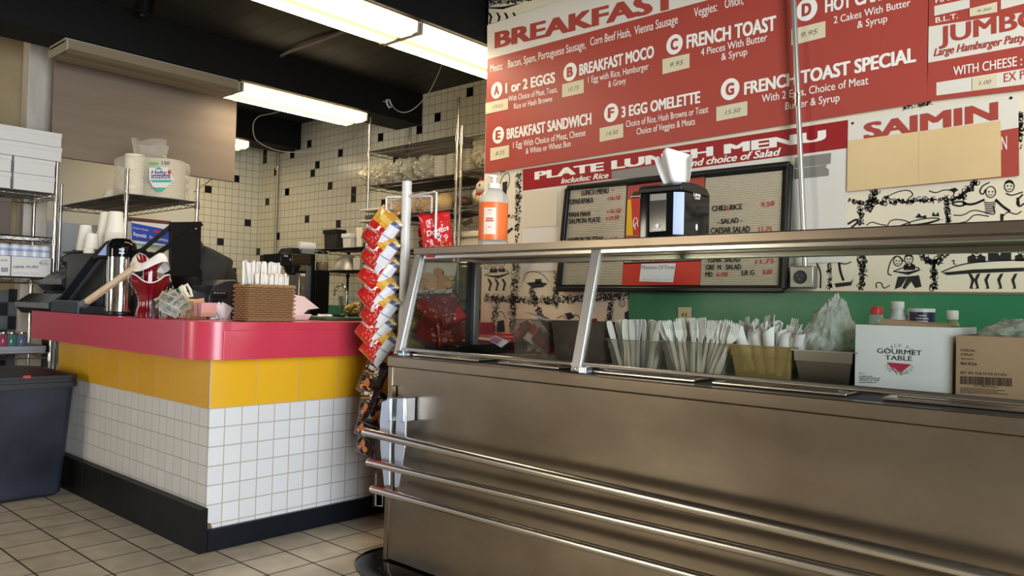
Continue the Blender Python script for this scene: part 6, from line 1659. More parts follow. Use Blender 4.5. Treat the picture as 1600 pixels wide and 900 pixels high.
for r_ in range(rows):
    z = ZCT + .006 + (bz - ZCT - .012) * r_ / (rows - 1)
    pts = []
    for k in range(4):
        a_, c_ = Vector((*per[k], z)), Vector((*per[(k + 1) % 4], z))
        nrm = Vector(((c_ - a_).y, -(c_ - a_).x, 0)).normalized(); m_ = max(6, int((c_ - a_).length / .010))
        for j in range(m_):
            pts.append(a_ + (c_ - a_) * (j / m_) + nrm * (.0048 * (1 if (j // 2 + r_) % 2 else -1)))
    b.tube(pts, .0044, 5, closed=True)
b.build('weave', WICK, t)
b = MB(); b.tube([Vector((*p, bz)) for p in per], .0075, 8, closed=True); b.tube([Vector((*p, ZCT + .006)) for p in per], .007, 8, closed=True); b.build('rim_braid', WICK, t)
STW = mat('straw_paper', (0.80, 0.76, 0.68), .6); STO = mat('straw_paper_warm', (0.72, 0.50, 0.28), .6)
def straw_mesh(m, tip):
    b = MB(); b.box(-.0048, .0048, -.002, .002, 0, .20, 0); b.box(-.0054, .0054, -.0012, .0012, .192, .202, 1)
    b.tube([(0, 0, .01), (0, 0, .19)], .0034, 6, 0)
    o = b.build('straw_mesh', [m, tip]); me = o.data; bpy.data.objects.remove(o); return me
SMH = [straw_mesh(STW, STW), straw_mesh(STW, STO)]
rg = random.Random(21)
ztall, zlow = P(430, 412, X=BX - .08).z, P(440, 430, X=BX - .02).z
for i in range(84):
    low = i >= 48
    u = ((i * .618) % 1)
    y = by0 + .018 + (by1 - by0 - .036) * (u if not low else .22 + .78 * u)
    x = BX - (.085 + .035 * rg.random() if not low else .02 + .03 * rg.random())
    zt_ = (ztall if not low else zlow) + rg.uniform(-.010, .008)
    o = new_obj('wrapped_straw', SMH[1 if low else 0])
    o.matrix_world = xf((x, y, zt_ - .20), rg.uniform(-.06, .06), rg.uniform(-.05, .02), R(90) + rg.uniform(-.3, .3))
    tag(o, ('tall white paper wrapped straw at the back of the basket', 'shorter orange tipped wrapped straw at the front of the basket')[low], 'straw', ('tall wrapped straws', 'short wrapped straws')[low])
a_, b__ = P(392, 470, X=BX - .06), P(385, 409, X=BX - .06)
t = tag(new_obj('wrapped_straw', SMH[0]), 'white straw leaning out at the left corner of the basket', 'straw')
t.matrix_world = Matrix.Translation(b__ - (b__ - a_).normalized() * .2) @ Vector((0, 0, 1)).rotation_difference(b__ - a_).to_matrix().to_4x4()

# open pink foam clamshell and nearby kitchen clutter on the counter
PNK = mat('pinkish_foam', (0.74, 0.60, 0.56), .6)
FX = -3.62
y0, y1 = P(457, 495, X=FX).y, P(488, 495, X=FX).y
t = thing('foam_clamshell', 'open pale pink foam takeout box beside the straw basket', 'takeout box', (FX - .1, (y0 + y1) / 2, ZCT))
b = MB(); zt_ = P(470, 491, X=FX).z
b.hexa([(FX - .16, y0 + .015, ZCT), (FX - .015, y0 + .015, ZCT), (FX - .015, y1 - .015, ZCT), (FX - .16, y1 - .015, ZCT)], [(FX - .18, y0, zt_), (FX, y0, zt_), (FX, y1, zt_), (FX - .18, y1, zt_)]); b.build('base', PNK, t, bevel=.004)
l = lambda px, py, d=0: P(px, py, X=FX - .06 - d)
b = MB(); b.slab([l(461, 461), l(476, 464, .03), l(499, 482, .08), l(482, 484, .03), l(474, 491), l(457, 491)], (-1, .3, .2), .012); b.build('lid', PNK, t, bevel=.003)
t = thing('green_board', 'green cutting board with utensils at the kitchen end of the counter', 'cutting board', P(520, 494, X=-3.7))
y0, y1 = P(485, 495, X=-3.75).y, P(572, 497, X=-3.75).y
b = MB(); b.box(-4.02, -3.62, y0 + .02, y1 + .25, ZCT, ZCT + .018); b.build('board', mat('board_green', (0.05, 0.16, 0.07), .5), t, bevel=.004)
BLU = mat('dark_handle', (0.02, 0.02, 0.03), .3)
for k, (p, q, r, lab) in enumerate((((497, 492), (515, 499), .008, 'long white handled spoon on the green board'), ((505, 498), (535, 494), .010, 'dark scoop lying on the front of the green board'), ((545, 499), (567, 499), .014, 'dark round handle at the right of the green board'))):
    t = thing('kitchen_utensil', lab, 'utensil', P(*p, X=-3.66))
    a_, c_ = P(*p, X=-3.68 + .012 * k), P(*q, X=-3.63 - .01 * k)
    a_.z = c_.z = ZCT + .018 + r
    b = MB(); b.tube([a_, a_.lerp(c_, .5), c_], [r, r * .8, r], 8); b.ball(c_, (r * 1.8, r * 2.2, r), 10, 7); b.build('utensil_body', (WHP, BLU, BLU)[k], t)
# clear tub of yellow slices
PX_ = -3.9
y0, y1 = P(532, 480, X=PX_).y, P(566, 480, X=PX_).y
cx_, cy_ = PX_, (y0 + y1) / 2
t = thing('fruit_tub', 'clear round tub of yellow slices behind the chip bags', 'tub', (cx_, cy_, ZCT + .018))
hh = P(545, 463, X=PX_).z - ZCT - .018
b = MB(); b.lathe([((y1 - y0) * .42, 0), ((y1 - y0) * .5, hh), ((y1 - y0) * .485, hh), ((y1 - y0) * .405, .004), (0, .004)], (cx_, cy_, ZCT + .018), 28); b.build('tub_wall', GLASS, t)
FRY = mat('yellow_slices', (0.72, 0.47, 0.14), .5)
rg = random.Random(11)
for i in range(16):
    b = MB(); a_ = rg.random() * 6.28; r_ = (y1 - y0) * .30 * rg.random() ** .5
    b.m = xf((cx_ + r_ * math.cos(a_), cy_ + r_ * math.sin(a_), ZCT + .03 + .06 * (i / 16)), rg.uniform(-1, 1), rg.uniform(-1, 1), 0)
    b.lathe([(0, 0), (.020, .001), (.022, .004), (.020, .007), (0, .008)], (0, 0, 0), 12)
    tag(b.build('yellow_slice', FRY), 'yellow slice inside the clear round tub', 'slice', 'yellow slices in the tub')

# black point-of-sale stand: tall flat panel on two legs with two slanting arms
SX_ = -4.22
t = thing('display_stand', 'tall black flat panel on legs with two slanting arms behind the vase', 'display stand', P(290, 480, X=SX_))
s_ = lambda px, py, d=0: P(px, py, X=SX_ - d)
b = MB(); b.slab([s_(266, 347), s_(315, 346), s_(313, 432), s_(265.5, 432)], (-1, 0, 0), .02); b.build('panel', BLKM, t, bevel=.003)
for x0, x1 in ((266.5, 266), (312.5, 311.5)):
    a_ = s_(x0, 420, .01); b = MB(); b.bar(a_, Vector((a_.x, a_.y, ZCT)), .02, .014, up=(1, 0, 0)); b.build('leg', BLKM, t, bevel=.002)
b = MB(); b.bar(s_(268, 353, .02), s_(214, 397, .10), .022, .014, up=(1, 0, 0)); b.build('arm', BLKM, t)
b = MB(); b.bar(s_(315, 349, -.004), s_(239, 401, -.004), .024, .014, up=(1, 0, 0)); b.bar(s_(241, 400, -.004), s_(222, 400, -.004), .024, .014, up=(1, 0, 0)); b.build('arm', BLKM, t)
b = MB(); q = s_(306, 357.5, -.012); b.ball(q, .004, 8, 6); b.build('screw', CHROME, t)
# low wire tray seen below the panel
t = thing('steel_tray_stack', 'stack of steel trays seen under the black panel', 'tray stack', P(288, 470, X=-4.35))
b = MB()
for k in range(4):
    z = P(285, 468, X=-4.35).z + .018 * k; y0, y1 = P(268, 470, X=-4.35).y, P(305, 470, X=-4.35).y
    b.box(-4.44, -4.28, y0, y1 + .1, z, z + .006)
b.build('trays', STEELS, t, bevel=.002)
b = MB(); b.box(-4.43, -4.29, y0 + .02, y1 + .08, .0, P(285, 468, X=-4.35).z); b.build('stand_block', BLKM, t)

# ------------------------------------------------------------------ the person bending behind the register
pr_ = thing('person', 'person in a dark shirt bending behind the black panel, back to the room', 'person', (-4.72, 2.35, 0))
def skin(name, joints, links, m, parent, root=0, levels=2):
    me = bpy.data.meshes.new(name); o0 = world_loc(parent)
    me.from_pydata([tuple(Vector(p) - o0) for p, r in joints], links, [])
    o = new_obj(name, me, parent)
    sk = o.modifiers.new('skin', 'SKIN')
    sk.use_smooth_shade = True
    for i, (p, r) in enumerate(joints):
        v = me.skin_vertices[0].data[i]; v.radius = r if isinstance(r, tuple) else (r, r); v.use_root = (i == root)
    sb = o.modifiers.new('sub', 'SUBSURF'); sb.levels = levels; sb.render_levels = levels
    me.materials.append(m)
    return o
SKIN = mat('skin', (0.50, 0.28, 0.18), .5)
SHIRT = mat('dark_shirt', (0.008, 0.0085, 0.011), .75, bump=((25, 25, 25), .4, .01)); TROU = mat('dark_trousers', (0.03, 0.03, 0.035), .8); HAIR = mat('dark_hair', (0.02, 0.015, 0.012), .6)
px0 = Vector((-4.72, 2.42, 0))
def q_(px, py, X=-4.72): return P(px, py, X=X)
sh = q_(310, 408); hip = q_(322, 520); hd_ = q_(289, 398)
J = [(hip, (.11, .10)), (hip.lerp(sh, .45) + Vector((0, .03, 0)), (.10, .09)), (sh + Vector((0, -.02, -.06)), (.09, .08)), (q_(306, 396), .06), (hd_, .085),
     (hip + Vector((.02, .08, -.12)), .09), (hip + Vector((.06, .1, -.48)), .065), (Vector((-4.70, hip.y + .1, .08)), .045), (Vector((-4.58, hip.y + .08, .04)), .04),
     (hip + Vector((-.02, -.1, -.12)), .09), (hip + Vector((.0, -.1, -.48)), .065), (Vector((-4.74, hip.y - .1, .08)), .045), (Vector((-4.62, hip.y - .12, .04)), .04),
     (sh + Vector((.10, .10, -.04)), .062), (q_(330, 452, -4.58), .045), (q_(318, 462, -4.5), .036), (q_(306, 466, -4.46), .028),
     (sh + Vector((-.16, -.06, -.06)), .058), (q_(300, 455, -4.95), .043), (q_(290, 470, -4.8), .034)]
E_ = [(0, 1), (1, 2), (2, 3), (3, 4), (0, 5), (5, 6), (6, 7), (7, 8), (0, 9), (9, 10), (10, 11), (11, 12), (2, 13), (13, 14), (14, 15), (15, 16), (2, 17), (17, 18), (18, 19)]
skin('body', J, E_, SKIN, pr_)
# clothing follows the body a little further out
Jc = [(p, tuple(x * 1.14 + .012 for x in (r if isinstance(r, tuple) else (r, r)))) for p, r in J]
b = MB()
spine = [J[0][0] + Vector((0, 0, -.06)), J[0][0], J[0][0].lerp(sh, .35) + Vector((0, .035, .02)), J[0][0].lerp(sh, .7) + Vector((0, .03, .02)), sh + Vector((0, 0, -.02)), sh.lerp(J[3][0], .6), J[3][0].lerp(hd_, .25)]
b.tube(spine, [.165, .17, .185, .19, .165, .11, .075], 24)
for k0, k1 in ((13, 14), (17, 18)):
    e = J[k0][0].lerp(J[k1][0], .85)
    b.tube([sh.lerp(J[k0][0], .3), J[k0][0], J[k0][0].lerp(e, .5), e], [.10, .085, .075, .068], 16)
b.build('shirt', SHIRT, pr_, smooth=70)
keep = [0, 5, 6, 7, 9, 10, 11]; mp = {k: i for i, k in enumerate(keep)}
skin('trousers', [Jc[k] for k in keep], [(mp[a], mp[c]) for a, c in E_ if a in mp and c in mp], TROU, pr_)
b = MB(); b.ball(hd_ + Vector((-.015, .02, .03)), (.10, .10, .10), 18, 12); b.build('hair', HAIR, pr_)
for k in range(5):   # fingers of the near hand
    a_ = J[16][0] + Vector((.0, -.012 + .008 * k, -.012))
    skin('finger', [(a_ + Vector((0, 0, .01)), .010), (a_ + Vector((.02, -.03, -.02)), .009), (a_ + Vector((.03, -.05 + .006 * abs(k - 2), -.045)), .008)], [(0, 1), (1, 2)], SKIN, pr_, levels=1)

# ------------------------------------------------------------------ kitchen behind the counter
PTX0, PTX1, PTY0, PTY1 = -5.75, -4.75, 3.25, 3.8
t = thing('prep_table', 'steel prep table carrying the coffee brewer behind the counter', 'table', ((PTX0 + PTX1) / 2, 3.5, 0))
b = MB(); b.box(PTX0, PTX1, PTY0, PTY1, .88, .92); b.build('table_top', STEELS, t, bevel=.003)
for x in (PTX0 + .04, PTX1 - .04):
    for y in (PTY0 + .04, PTY1 - .04): b = MB(); b.tube([(x, y, 0), (x, y, .88)], .02, 10); b.build('leg', STEELS, t)
b = MB(); b.box(PTX0 + .03, PTX1 - .03, PTY0 + .03, PTY1 - .03, .25, .27); b.build('undershelf', STEELS, t)
BXX = -5.2
t = thing('coffee_brewer', 'black and steel coffee brewer standing behind the straw basket', 'coffee brewer', P(472, 470, X=BXX))
def pbox(b, px0, px1, py0, py1, x, depth, mat=None, zb=None, zt=None):
    """block whose room-facing side fills a pixel rectangle on the plane x"""
    m_ = (px0 + px1) / 2; my = (py0 + py1) / 2
    y0, y1 = P(px0, my, X=x).y, P(px1, my, X=x).y
    b.box(x - depth, x, y0, y1, P(m_, py1, X=x).z if zb is None else zb, P(m_, py0, X=x).z if zt is None else zt, mat)
b = MB(); pbox(b, 486, 492, 397, 470, BXX - .02, .2, zb=.92); b.build('tower', BLKM, t, bevel=.004)
b = MB(); pbox(b, 456, 486, 397, 413, BXX, .22); b.build('brew_head', mat('smoky_metal', (0.06, 0.046, 0.028), .25, .5), t, bevel=.006)
b = MB(); pbox(b, 438, 456.5, 396, 415, BXX + .03, .25); h_ = b.build('control_box', BLKP, t, bevel=.008)
b = MB(); pbox(b, 444, 450, 399, 401, BXX + .032, .003); pbox(b, 453, 454.5, 404, 407, BXX + .032, .003); b.build('control_light', mat('pale_mark', (0.4, 0.4, 0.4), .4), h_, smooth=0)
y0, y1 = P(454, 394, X=BXX).y, P(471, 386, X=BXX).y; z0, z1 = P(462, 397, X=BXX).z, P(462, 386.5, X=BXX).z
b = MB(); b.hexa([(BXX - .2, y0, z0), (BXX, y0, z0), (BXX, y1, z0), (BXX - .2, y1, z0)], [(BXX - .18, y0 + .03, z1), (BXX - .03, y0 + .03, z1), (BXX - .03, y1, z1), (BXX - .18, y1, z1)]); b.build('hopper_lid', BLKP, t, bevel=.005)
b = MB(); pbox(b, 472, 492, 389.5, 397, BXX - .01, .2); b.build('top_plate', mat('brewer_grey', (0.20, 0.21, 0.19), .35), t, bevel=.004)
p = P(456, 414.5, X=BXX - .05)
b = MB(); b.lathe([(.025, -.075), (.05, -.05), (.068, 0)], p, 24); b.bar(p + Vector((.02, 0, -.045)), p + Vector((.16, .01, -.055)), .03, .02); b.build('filter_basket', BLKP, t)
b = MB(); pbox(b, 467, 486, 413, 470, BXX - .06, .14, zb=.92); st_ = b.build('steel_back', STEELS, t, bevel=.003)
b = MB(); pbox(b, 470, 477, 427, 431, BXX - .057, .003); pbox(b, 471, 476, 446, 453, BXX - .057, .003, 1); b.build('notice_stickers', [WHPAP, GREYP], st_, smooth=0)
b = MB(); pbox(b, 452, 492, 480, 490, BXX + .02, .25, zb=.92, zt=.955); b.build('base', BLKP, t, bevel=.004)
zcase = P(503, 422.5, X=BXX - .02).z
t = thing('tall_black_case', 'tall black narrow case right of the coffee brewer', 'cabinet', P(503, 470, X=BXX))
b = MB(); pbox(b, 492.8, 514.5, 422, 470, BXX - .02, .22, zb=.92, zt=zcase); b.build('case', BLKM, t, bevel=.004)
t = thing('white_lid_row', 'row of white cup lids on top of the coffee brewer', 'lids', P(480, 386, X=BXX - .08))
ya_, yb_2 = P(468, 387, X=BXX - .08).y, P(492, 387, X=BXX - .08).y
zt_ = P(482, 389.5, X=BXX - .01).z
b = MB(); n = 12
for i in range(n): b.lathe([(.026, 0), (.030, .003), (.030, .007), (.022, .011)], (BXX - .09, ya_ + (yb_2 - ya_) * (i + .2) / n, zt_ + .0305), 18, axis=(0, 1, 0))
b.build('lids', WHP, t)
jb = P(503, 422, X=BXX - .12)
t = thing('glass_powder_jar', 'glass jar of brown powder with dark lid on the black case', 'jar', (BXX - .12, jb.y, zcase))
rj = (P(513, 410, X=BXX - .12).y - P(493, 410, X=BXX - .12).y) / 2 * .86; hj = P(503, 393, X=BXX - .12).z - zcase; zj = zcase + .0005
b = MB(); b.lathe([(rj * .9, 0), (rj, .01), (rj, hj * .62), (rj * .72, hj * .84), (rj * .72, hj * .9)], (BXX - .12, jb.y, zj), 24); b.build('jar_glass', GLASS, t)
b = MB(); b.lathe([(rj * .86, .005), (rj * .93, .01), (rj * .93, hj * .45), (0, hj * .5)], (BXX - .12, jb.y, zj), 24); b.build('powder', mat('brown_powder', (0.30, 0.19, 0.11), .9), t)
b = MB(); b.lathe([(rj * .76, hj * .88), (rj * .78, hj), (0, hj)], (BXX - .12, jb.y, zj), 24); b.build('jar_lid', BLKP, t)

# on the low black rack
rk = lambda px, py: P(px, py, Y=4.45)
zsh = 1.671; zs2 = 1.461
def rbox(px0, px1, ptop, zb, y0, y1, m, lab, name, parent=None, lid=None):
    y1 = y0 + .11; a_, c2 = P(px0, ptop, Y=y0), P(px1 - 8, ptop, Y=y0)
    t = thing(name, lab, name.split('_')[-1], ((a_.x + c2.x) / 2, y0, zb))
    b = MB(); b.box(a_.x, c2.x, y0, y1, zb, a_.z, taper=.006); b.build('body', m, t, bevel=.006)
    if lid:
        b = MB(); b.box(a_.x - .008, c2.x + .008, y0 - .008, y1 + .008, a_.z - .035, a_.z + .004); b.build('lid', lid, t, bevel=.004)
    return t
rbox(506, 533, 360, zsh, 4.43, 4.7, mat('dark_tin', (0.02, 0.018, 0.016), .4), 'black lidded bin on top of the low black rack', 'storage_bin', None, BLKP)
rbox(535, 555, 366, zsh, 4.43, 4.65, CREAM, 'shorter white tub beside the black bin on the low rack', 'white_tub', None, WHP)
rbox(556, 574, 356, zsh, 4.43, 4.65, CREAM, 'taller cream carton at the right end of the low rack', 'cream_carton')
rbox(551, 570, 403, zs2, 4.46, 4.65, CREAM, 'cream tub beside the upturned bowl on the second shelf', 'cream_tub')
c_b = P(538, 421, Y=4.55)
t = thing('steel_bowl', 'upturned steel mixing bowl on the low black rack', 'bowl', (c_b.x, 4.58, zs2))
rbw = abs(P(556, 420, Y=4.55).x - P(522, 420, Y=4.55).x) / 2
b = MB(); b.lathe([(rbw, 0), (rbw * 1.02, .006), (rbw * .93, .05), (rbw * .66, .12), (rbw * .3, .155), (0, .16)], (c_b.x, 4.59, zs2), 30, sy=.8); b.build('bowl_shell', mat('dull_steel', (0.55, 0.53, 0.48), .4, .7), t)
# faucet and sink
q = P(522, 480, Y=4.2)
t = thing('faucet', 'chrome gooseneck faucet in front of the green kitchen wall', 'faucet', q)
f = lambda px, py: P(px, py, Y=4.2)
b = MB(); b.tube([f(541, 474), f(542, 460), f(540, 450), f(534, 445), f(527, 447), f(523, 455), f(522, 462)], .012, 10); b.build('spout', CHROME, t)
b = MB(); a_ = f(541, 474); b.lathe([(.022, 0), (.022, .02), (.013, .03)], (a_.x, 4.2, .95), 14); b.tube([(a_.x, 4.2, .95), a_], .014, 10); b.build('riser', CHROME, t)
t = thing('sink_unit', 'steel sink unit below the faucet by the green wall', 'sink', (-5.9, 4.15, 0))
b = MB(); b.box(-6.3, -5.55, 3.95, 4.34, 0, .95); b.build('sink_body', STEELS, t, bevel=.004)

# bagged lids, bread, boards and boxes on the back rack
BAGY = clear_mat('yellowish_film', (0.62, 0.57, 0.42), .50, .14, .6, bump=(30, .7))
LIDS = mat('clear_lid_stack', (0.50, 0.47, 0.36), .25)
for k, (px, w, lab) in enumerate(((580, 17, 'leftmost clear bag of plastic lids hanging over the rack corner'), (602, 17, 'second clear bag of plastic lids from the left'), (622, 15, 'third clear bag of plastic lids from the left'), (642, 13, 'fourth clear bag of plastic lids from the left'), (665, 20, 'fifth clear bag of plastic lids, beside the tall lid stack'))):
    c_ = P(px, 273 - (px - 580) * .095, Y=4.48); w_ = w / 1220 * 5.9
    crumple('lid_bag', lab, (c_.x, 4.52, 2.221 + .115), w_ * 1.25, .13, .10, BAGY, 20 + k * 3.1, 'plastic bag', None, None, 'bagged lids on the back rack', amp=.28)
for k, (px0, px1) in enumerate(((672, 690), (691, 711), (714, 738))):
    a_, c2 = P(px0, 260, Y=4.45), P(px1, 260, Y=4.45); hx = (c2.x - a_.x) / 2
    t = thing('lid_stack', ('stack of clear lids beside the fifth bag', 'stack of clear lids left of the right rack post', 'stack of clear lids right of the rack post')[k], 'lid stack', ((a_.x + c2.x) / 2, 4.55, 2.24), 'clear lid stacks on the back rack')
    b = MB(); zb_ = 2.221 if k < 2 else 2.241; n = 9; pr = []
    for i in range(n): pr += [(hx * .93, .022 * i), (hx, .022 * i + .008), (hx, .022 * i + .016)]
    pr.append((hx * .9, .022 * n)); b.lathe(pr, ((a_.x + c2.x) / 2, 4.45 + hx, zb_), 24); b.build('lids', LIDS, t)
c_ = P(752, 247, Y=4.45)
crumple('lid_bag', 'clear bag of cups half hidden by the breakfast menu sign', (c_.x - .02, 4.55, 2.241 + .15), .10, .14, .16, BAGY, 51, 'plastic bag', amp=.25)
for k, (px0, px1, py, m, lab) in enumerate(((566, 604, 329, mat('board_white', (0.62, 0.57, 0.45), .5), 'upper white cutting board on the back rack beside the pole'), (564, 608, 346, mat('board_white2', (0.55, 0.50, 0.40), .5), 'lower white tray edge on the back rack beside the pole'))):
    a_, c2 = P(px0, py, Y=4.30), P(px1, py, Y=4.30)
    t = thing('cutting_board', lab, 'cutting board', (a_.x + .1, 4.4, a_.z))
    b = MB(); b.box(a_.x, c2.x, 4.27, 4.7, a_.z - .012, a_.z + .006); b.build('board', m, t, bevel=.005)
a_, c2 = P(570, 344, Y=4.34), P(588, 334, Y=4.34)
wbox(a_.x, c2.x + .1, 4.34, 4.6, a_.z + .008, c2.z - .005, 'brown box between the two white boards', None, mat('brown_box2', (0.16, 0.11, 0.07), .6), 'brown_box')
BREAD = mat('bread_crust', (0.52, 0.33, 0.13), .6, var=((0.62, 0.44, 0.20), (9, 9, 9), .2)); FRAW = clear_mat('bread_film', (0.75, 0.62, 0.44), .28, .12, .6, bump=(40, .7))
for k, (px, w, h, lab) in enumerate(((622, 14, .07, 'bagged bread roll left of the white pole'), (652, 12, .07, 'bagged bread roll just right of the white pole'), (668, 13, .07, 'bagged bread roll in the middle of the back rack shelf'), (694, 20, .085, 'long bread loaf beside the right rack post'))):
    c_ = P(px, 322, Y=4.46); w_ = w / 1220 * 6
    t = thing('bread_roll', lab, 'bread', (c_.x, 4.48, 1.942), 'bread on the back rack')
    b = MB(); b.ball((c_.x, 4.48, 1.942 + h * .8), (w_, .09, h), 18, 12); b.build('loaf', BREAD, t)
    if k < 3: crumple('film_bag', None, (c_.x, 4.47, 1.942 + h * .95), w_ * 1.12, .11, h * 1.15, FRAW, 61 + k, parent=t, amp=.25)
t = thing('dark_loaf', 'small dark loaf on the shelf beside the cat figurine', 'bread', P(720, 332, Y=4.45))
c_ = P(719, 330, Y=4.46); b = MB(); b.ball((c_.x, 4.48, 1.957 + .045), (.09, .08, .05), 16, 10); b.build('loaf', mat('dark_crust', (0.10, 0.05, 0.03), .5), t)
# foam boxes on the lower shelf
a_, c2 = P(713, 382, Y=4.42), P(752, 360, Y=4.42)
t = thing('foam_box_stack', 'pair of cream foam takeout boxes behind the sanitizer bottle', 'takeout box', (a_.x + .1, 4.5, 1.63))
b = MB(); zb_ = 1.506 if a_.x > -4.5 else 1.626
b.box(a_.x + .02, c2.x - .02, 4.42, 4.66, zb_, (a_.z + c2.z) / 2, taper=.0); b.build('box_half', CREAM, t, bevel=.01)
b = MB(); b.box(a_.x, c2.x, 4.40, 4.68, (a_.z + c2.z) / 2, c2.z); b.build('box_half', CREAM, t, bevel=.012)
t = thing('steel_tray', 'slanted steel tray above the foam boxes', 'tray', P(742, 350, Y=4.42))
b = MB(); b.m = xf(P(743, 349, Y=4.46), .3, -.25, 0); b.box(-.07, .07, -.1, .1, 0, .05, taper=.02); b.build('tray_body', STEELS, t, bevel=.004)
# white beckoning cat figurine half behind the sign
c_ = P(753, 300, Y=4.42)
CATW = mat('cat_white', (0.70, 0.64, 0.52), .35)
zc_ = 1.956
t = thing('cat_figurine', 'white cat figurine with red ears half hidden by the menu sign', 'figurine', (c_.x, 4.45, zc_))
hz = P(753, 293, Y=4.42).z
b = MB(); b.ball((c_.x, 4.45, zc_ + (hz - zc_) * .35), (.075, .065, (hz - zc_) * .38), 18, 12); b.ball((c_.x, 4.43, hz), (.062, .055, .058), 18, 12); b.ball((c_.x - .07, 4.42, zc_ + (hz - zc_) * .62), (.028, .025, .045), 12, 8); b.build('body', CATW, t)
b = MB()
for s in (-1, 1): b.lathe([(.024, 0), (.0, .05)], (c_.x + .036 * s, 4.44, hz + .04), 8)
b.build('ears', CRIM, t)
b = MB()
for s in (-1, 1): b.ball((c_.x + .026 * s - .01, 4.376, hz + .012), (.008, .006, .011), 8, 6)
b.build('eyes', BLACK, t)
b = MB(); b.tube([(c_.x + .06 * math.cos(i * .4), 4.44 + .055 * math.sin(i * .4), hz - .055) for i in range(16)], .009, 6, closed=True); b.build('collar', CRIM, t)
b = MB(); b.ball((c_.x - .01, 4.39, zc_ + .05), (.022, .014, .03), 10, 8); b.build('bib', mat('bib_yellow', (0.6, 0.5, 0.12), .5), t)

# wall pipe in the corner
t = thing('wall_pipe', 'thin steel pipe running up the tiled back wall near the corner', 'pipe', P(433, 380, Y=4.93))
a_ = P(434, 280, Y=4.93); b = MB(); b.tube([(a_.x, 4.925, 1.0), (a_.x, 4.925, 2.876)], .016, 10); b.build('pipe', mat('dull_pipe', (0.34, 0.30, 0.22), .4, .7), t)
b = MB(); zcl = P(435, 263, Y=4.93).z; b.tube([(a_.x, 4.925, zcl - .02), (a_.x, 4.925, zcl + .02)], .022, 10); b.build('coupling', STEELS, t)

# ceiling cables
def cable(label, pxs, a_, c_, r=.0045, m=None, name='cable'):
    d0, d1 = (a_ - C0).dot(CF), (c_ - C0).dot(CF); n = len(pxs); pts = []
    for i, (x, y) in enumerate(pxs): pts.append(C0 + ray(x, y) * (d0 + (d1 - d0) * i / (n - 1)))
    q = pts
    for _ in range(2):
        s = [q[0]]
        for u, v in zip(q, q[1:]): s += [u * .75 + v * .25, u * .25 + v * .75]
        q = s + [q[-1]]
    b = MB(); b.tube(q, r, 6); o = b.build(name, m or mat('cable_grey', (0.42, 0.38, 0.30), .5)); tag(o, label, 'cable'); return o
plug = P(607, 162, X=-5.63)
t = thing('white_cable_clip', 'small white cable clip hanging on the dark beam', 'cable clip', plug)
b = MB(); b.tube([P(x, y, X=-5.635) for x, y in ((604, 156), (608, 156), (610, 161), (613, 166), (608, 168), (605, 163))], .009, 8, closed=True); b.build('clip', mat('clip_white', (0.55, 0.52, 0.46), .5), t)
cable('grey cable swooping from the ceiling to the white clip', [(693, 95), (686, 113), (672, 143), (655, 164), (638, 176), (622, 175), (610, 163)], P(693, 95, Z=3.165), plug)
cable('grey cable running from the white clip down past the fixture end', [(605, 162), (590, 182), (565, 203), (545, 221)], plug, P(545, 221, Y=4.9))
cable('short grey cable from the white clip over to the lit fixture', [(604, 159), (592, 158), (582, 162), (578, 170)], plug, P(578, 171, X=-5.66))
cable('thin grey cable hanging in the corner below the small light', [(450, 168), (430, 177), (396, 182), (395, 215), (412, 228), (440, 238), (490, 238), (540, 222)], P(450, 168, Z=2.87), P(540, 222, Y=4.9))
cable('grey cable lying along the ceiling boards between the two lit fixtures', [(433, 91), (450, 81), (480, 70), (520, 56), (554, 42)], P(433, 91, Z=3.15), P(554, 42, Z=3.155), .013, mat('ceiling_cable', (0.15, 0.12, 0.09), .5))
cable('thin dark cord rising behind the foam plates', [(303, 300), (318, 290), (333, 278)], P(303, 300, X=-6.1), P(333, 278, X=-6.3), .004, mat('dark_cord', (0.10, 0.08, 0.05), .5))
# ------------------------------------------------------------------ chip display on a white pole
PYp = 2.45
pt, pbm = P(641, 283, Y=PYp), P(625, 500, Y=PYp)
px_ = (pt.x + pbm.x) / 2
WENA = mat('white_enamel', (0.66, 0.65, 0.62), .35)
cr = thing('chip_rack', 'white pole rack with wire arms for hanging chip bags', 'display rack', (px_, PYp, .3))
b = MB(); b.tube([(px_, PYp, .30), (px_, PYp, pt.z)], .0235, 20); b.build('pole', WENA, cr)
b = MB(); b.lathe([(.026, 0), (.026, .012)], (px_, PYp, P(640, 303, Y=PYp).z), 20); b.build('collar', WENA, cr)
for z in (.45, .8): b = MB(); b.bar((px_, PYp, z), (XT0 - .007, PYp, z), .05, .03); b.build('mount', BLKM, cr)
toC = (C0 - Vector((px_, PYp, 1.4))).normalized()
hub = Vector((px_, PYp, P(640, 307, Y=PYp).z))
ARM = []
for (ex, ey), (dx, dy), dd in (((604, 305), (598, 330), -.05), ((612, 309), (612, 327), .06), ((675, 306), (677, 352), .05), ((682, 311), (680, 372), -.04)):
    e = P(ex, ey, Y=PYp + dd); d_ = P(dx, dy, Y=PYp + dd); e.z = hub.z; d_.x = e.x
    b = MB(); b.tube([hub, hub.lerp(e, .93) , e + Vector((0, 0, -.006)), Vector((e.x, e.y, d_.z + .02)), Vector((e.x, e.y, d_.z))], .0052, 8); b.build('wire_arm', WENA, cr)
    ARM.append(Vector((e.x, e.y, d_.z)))
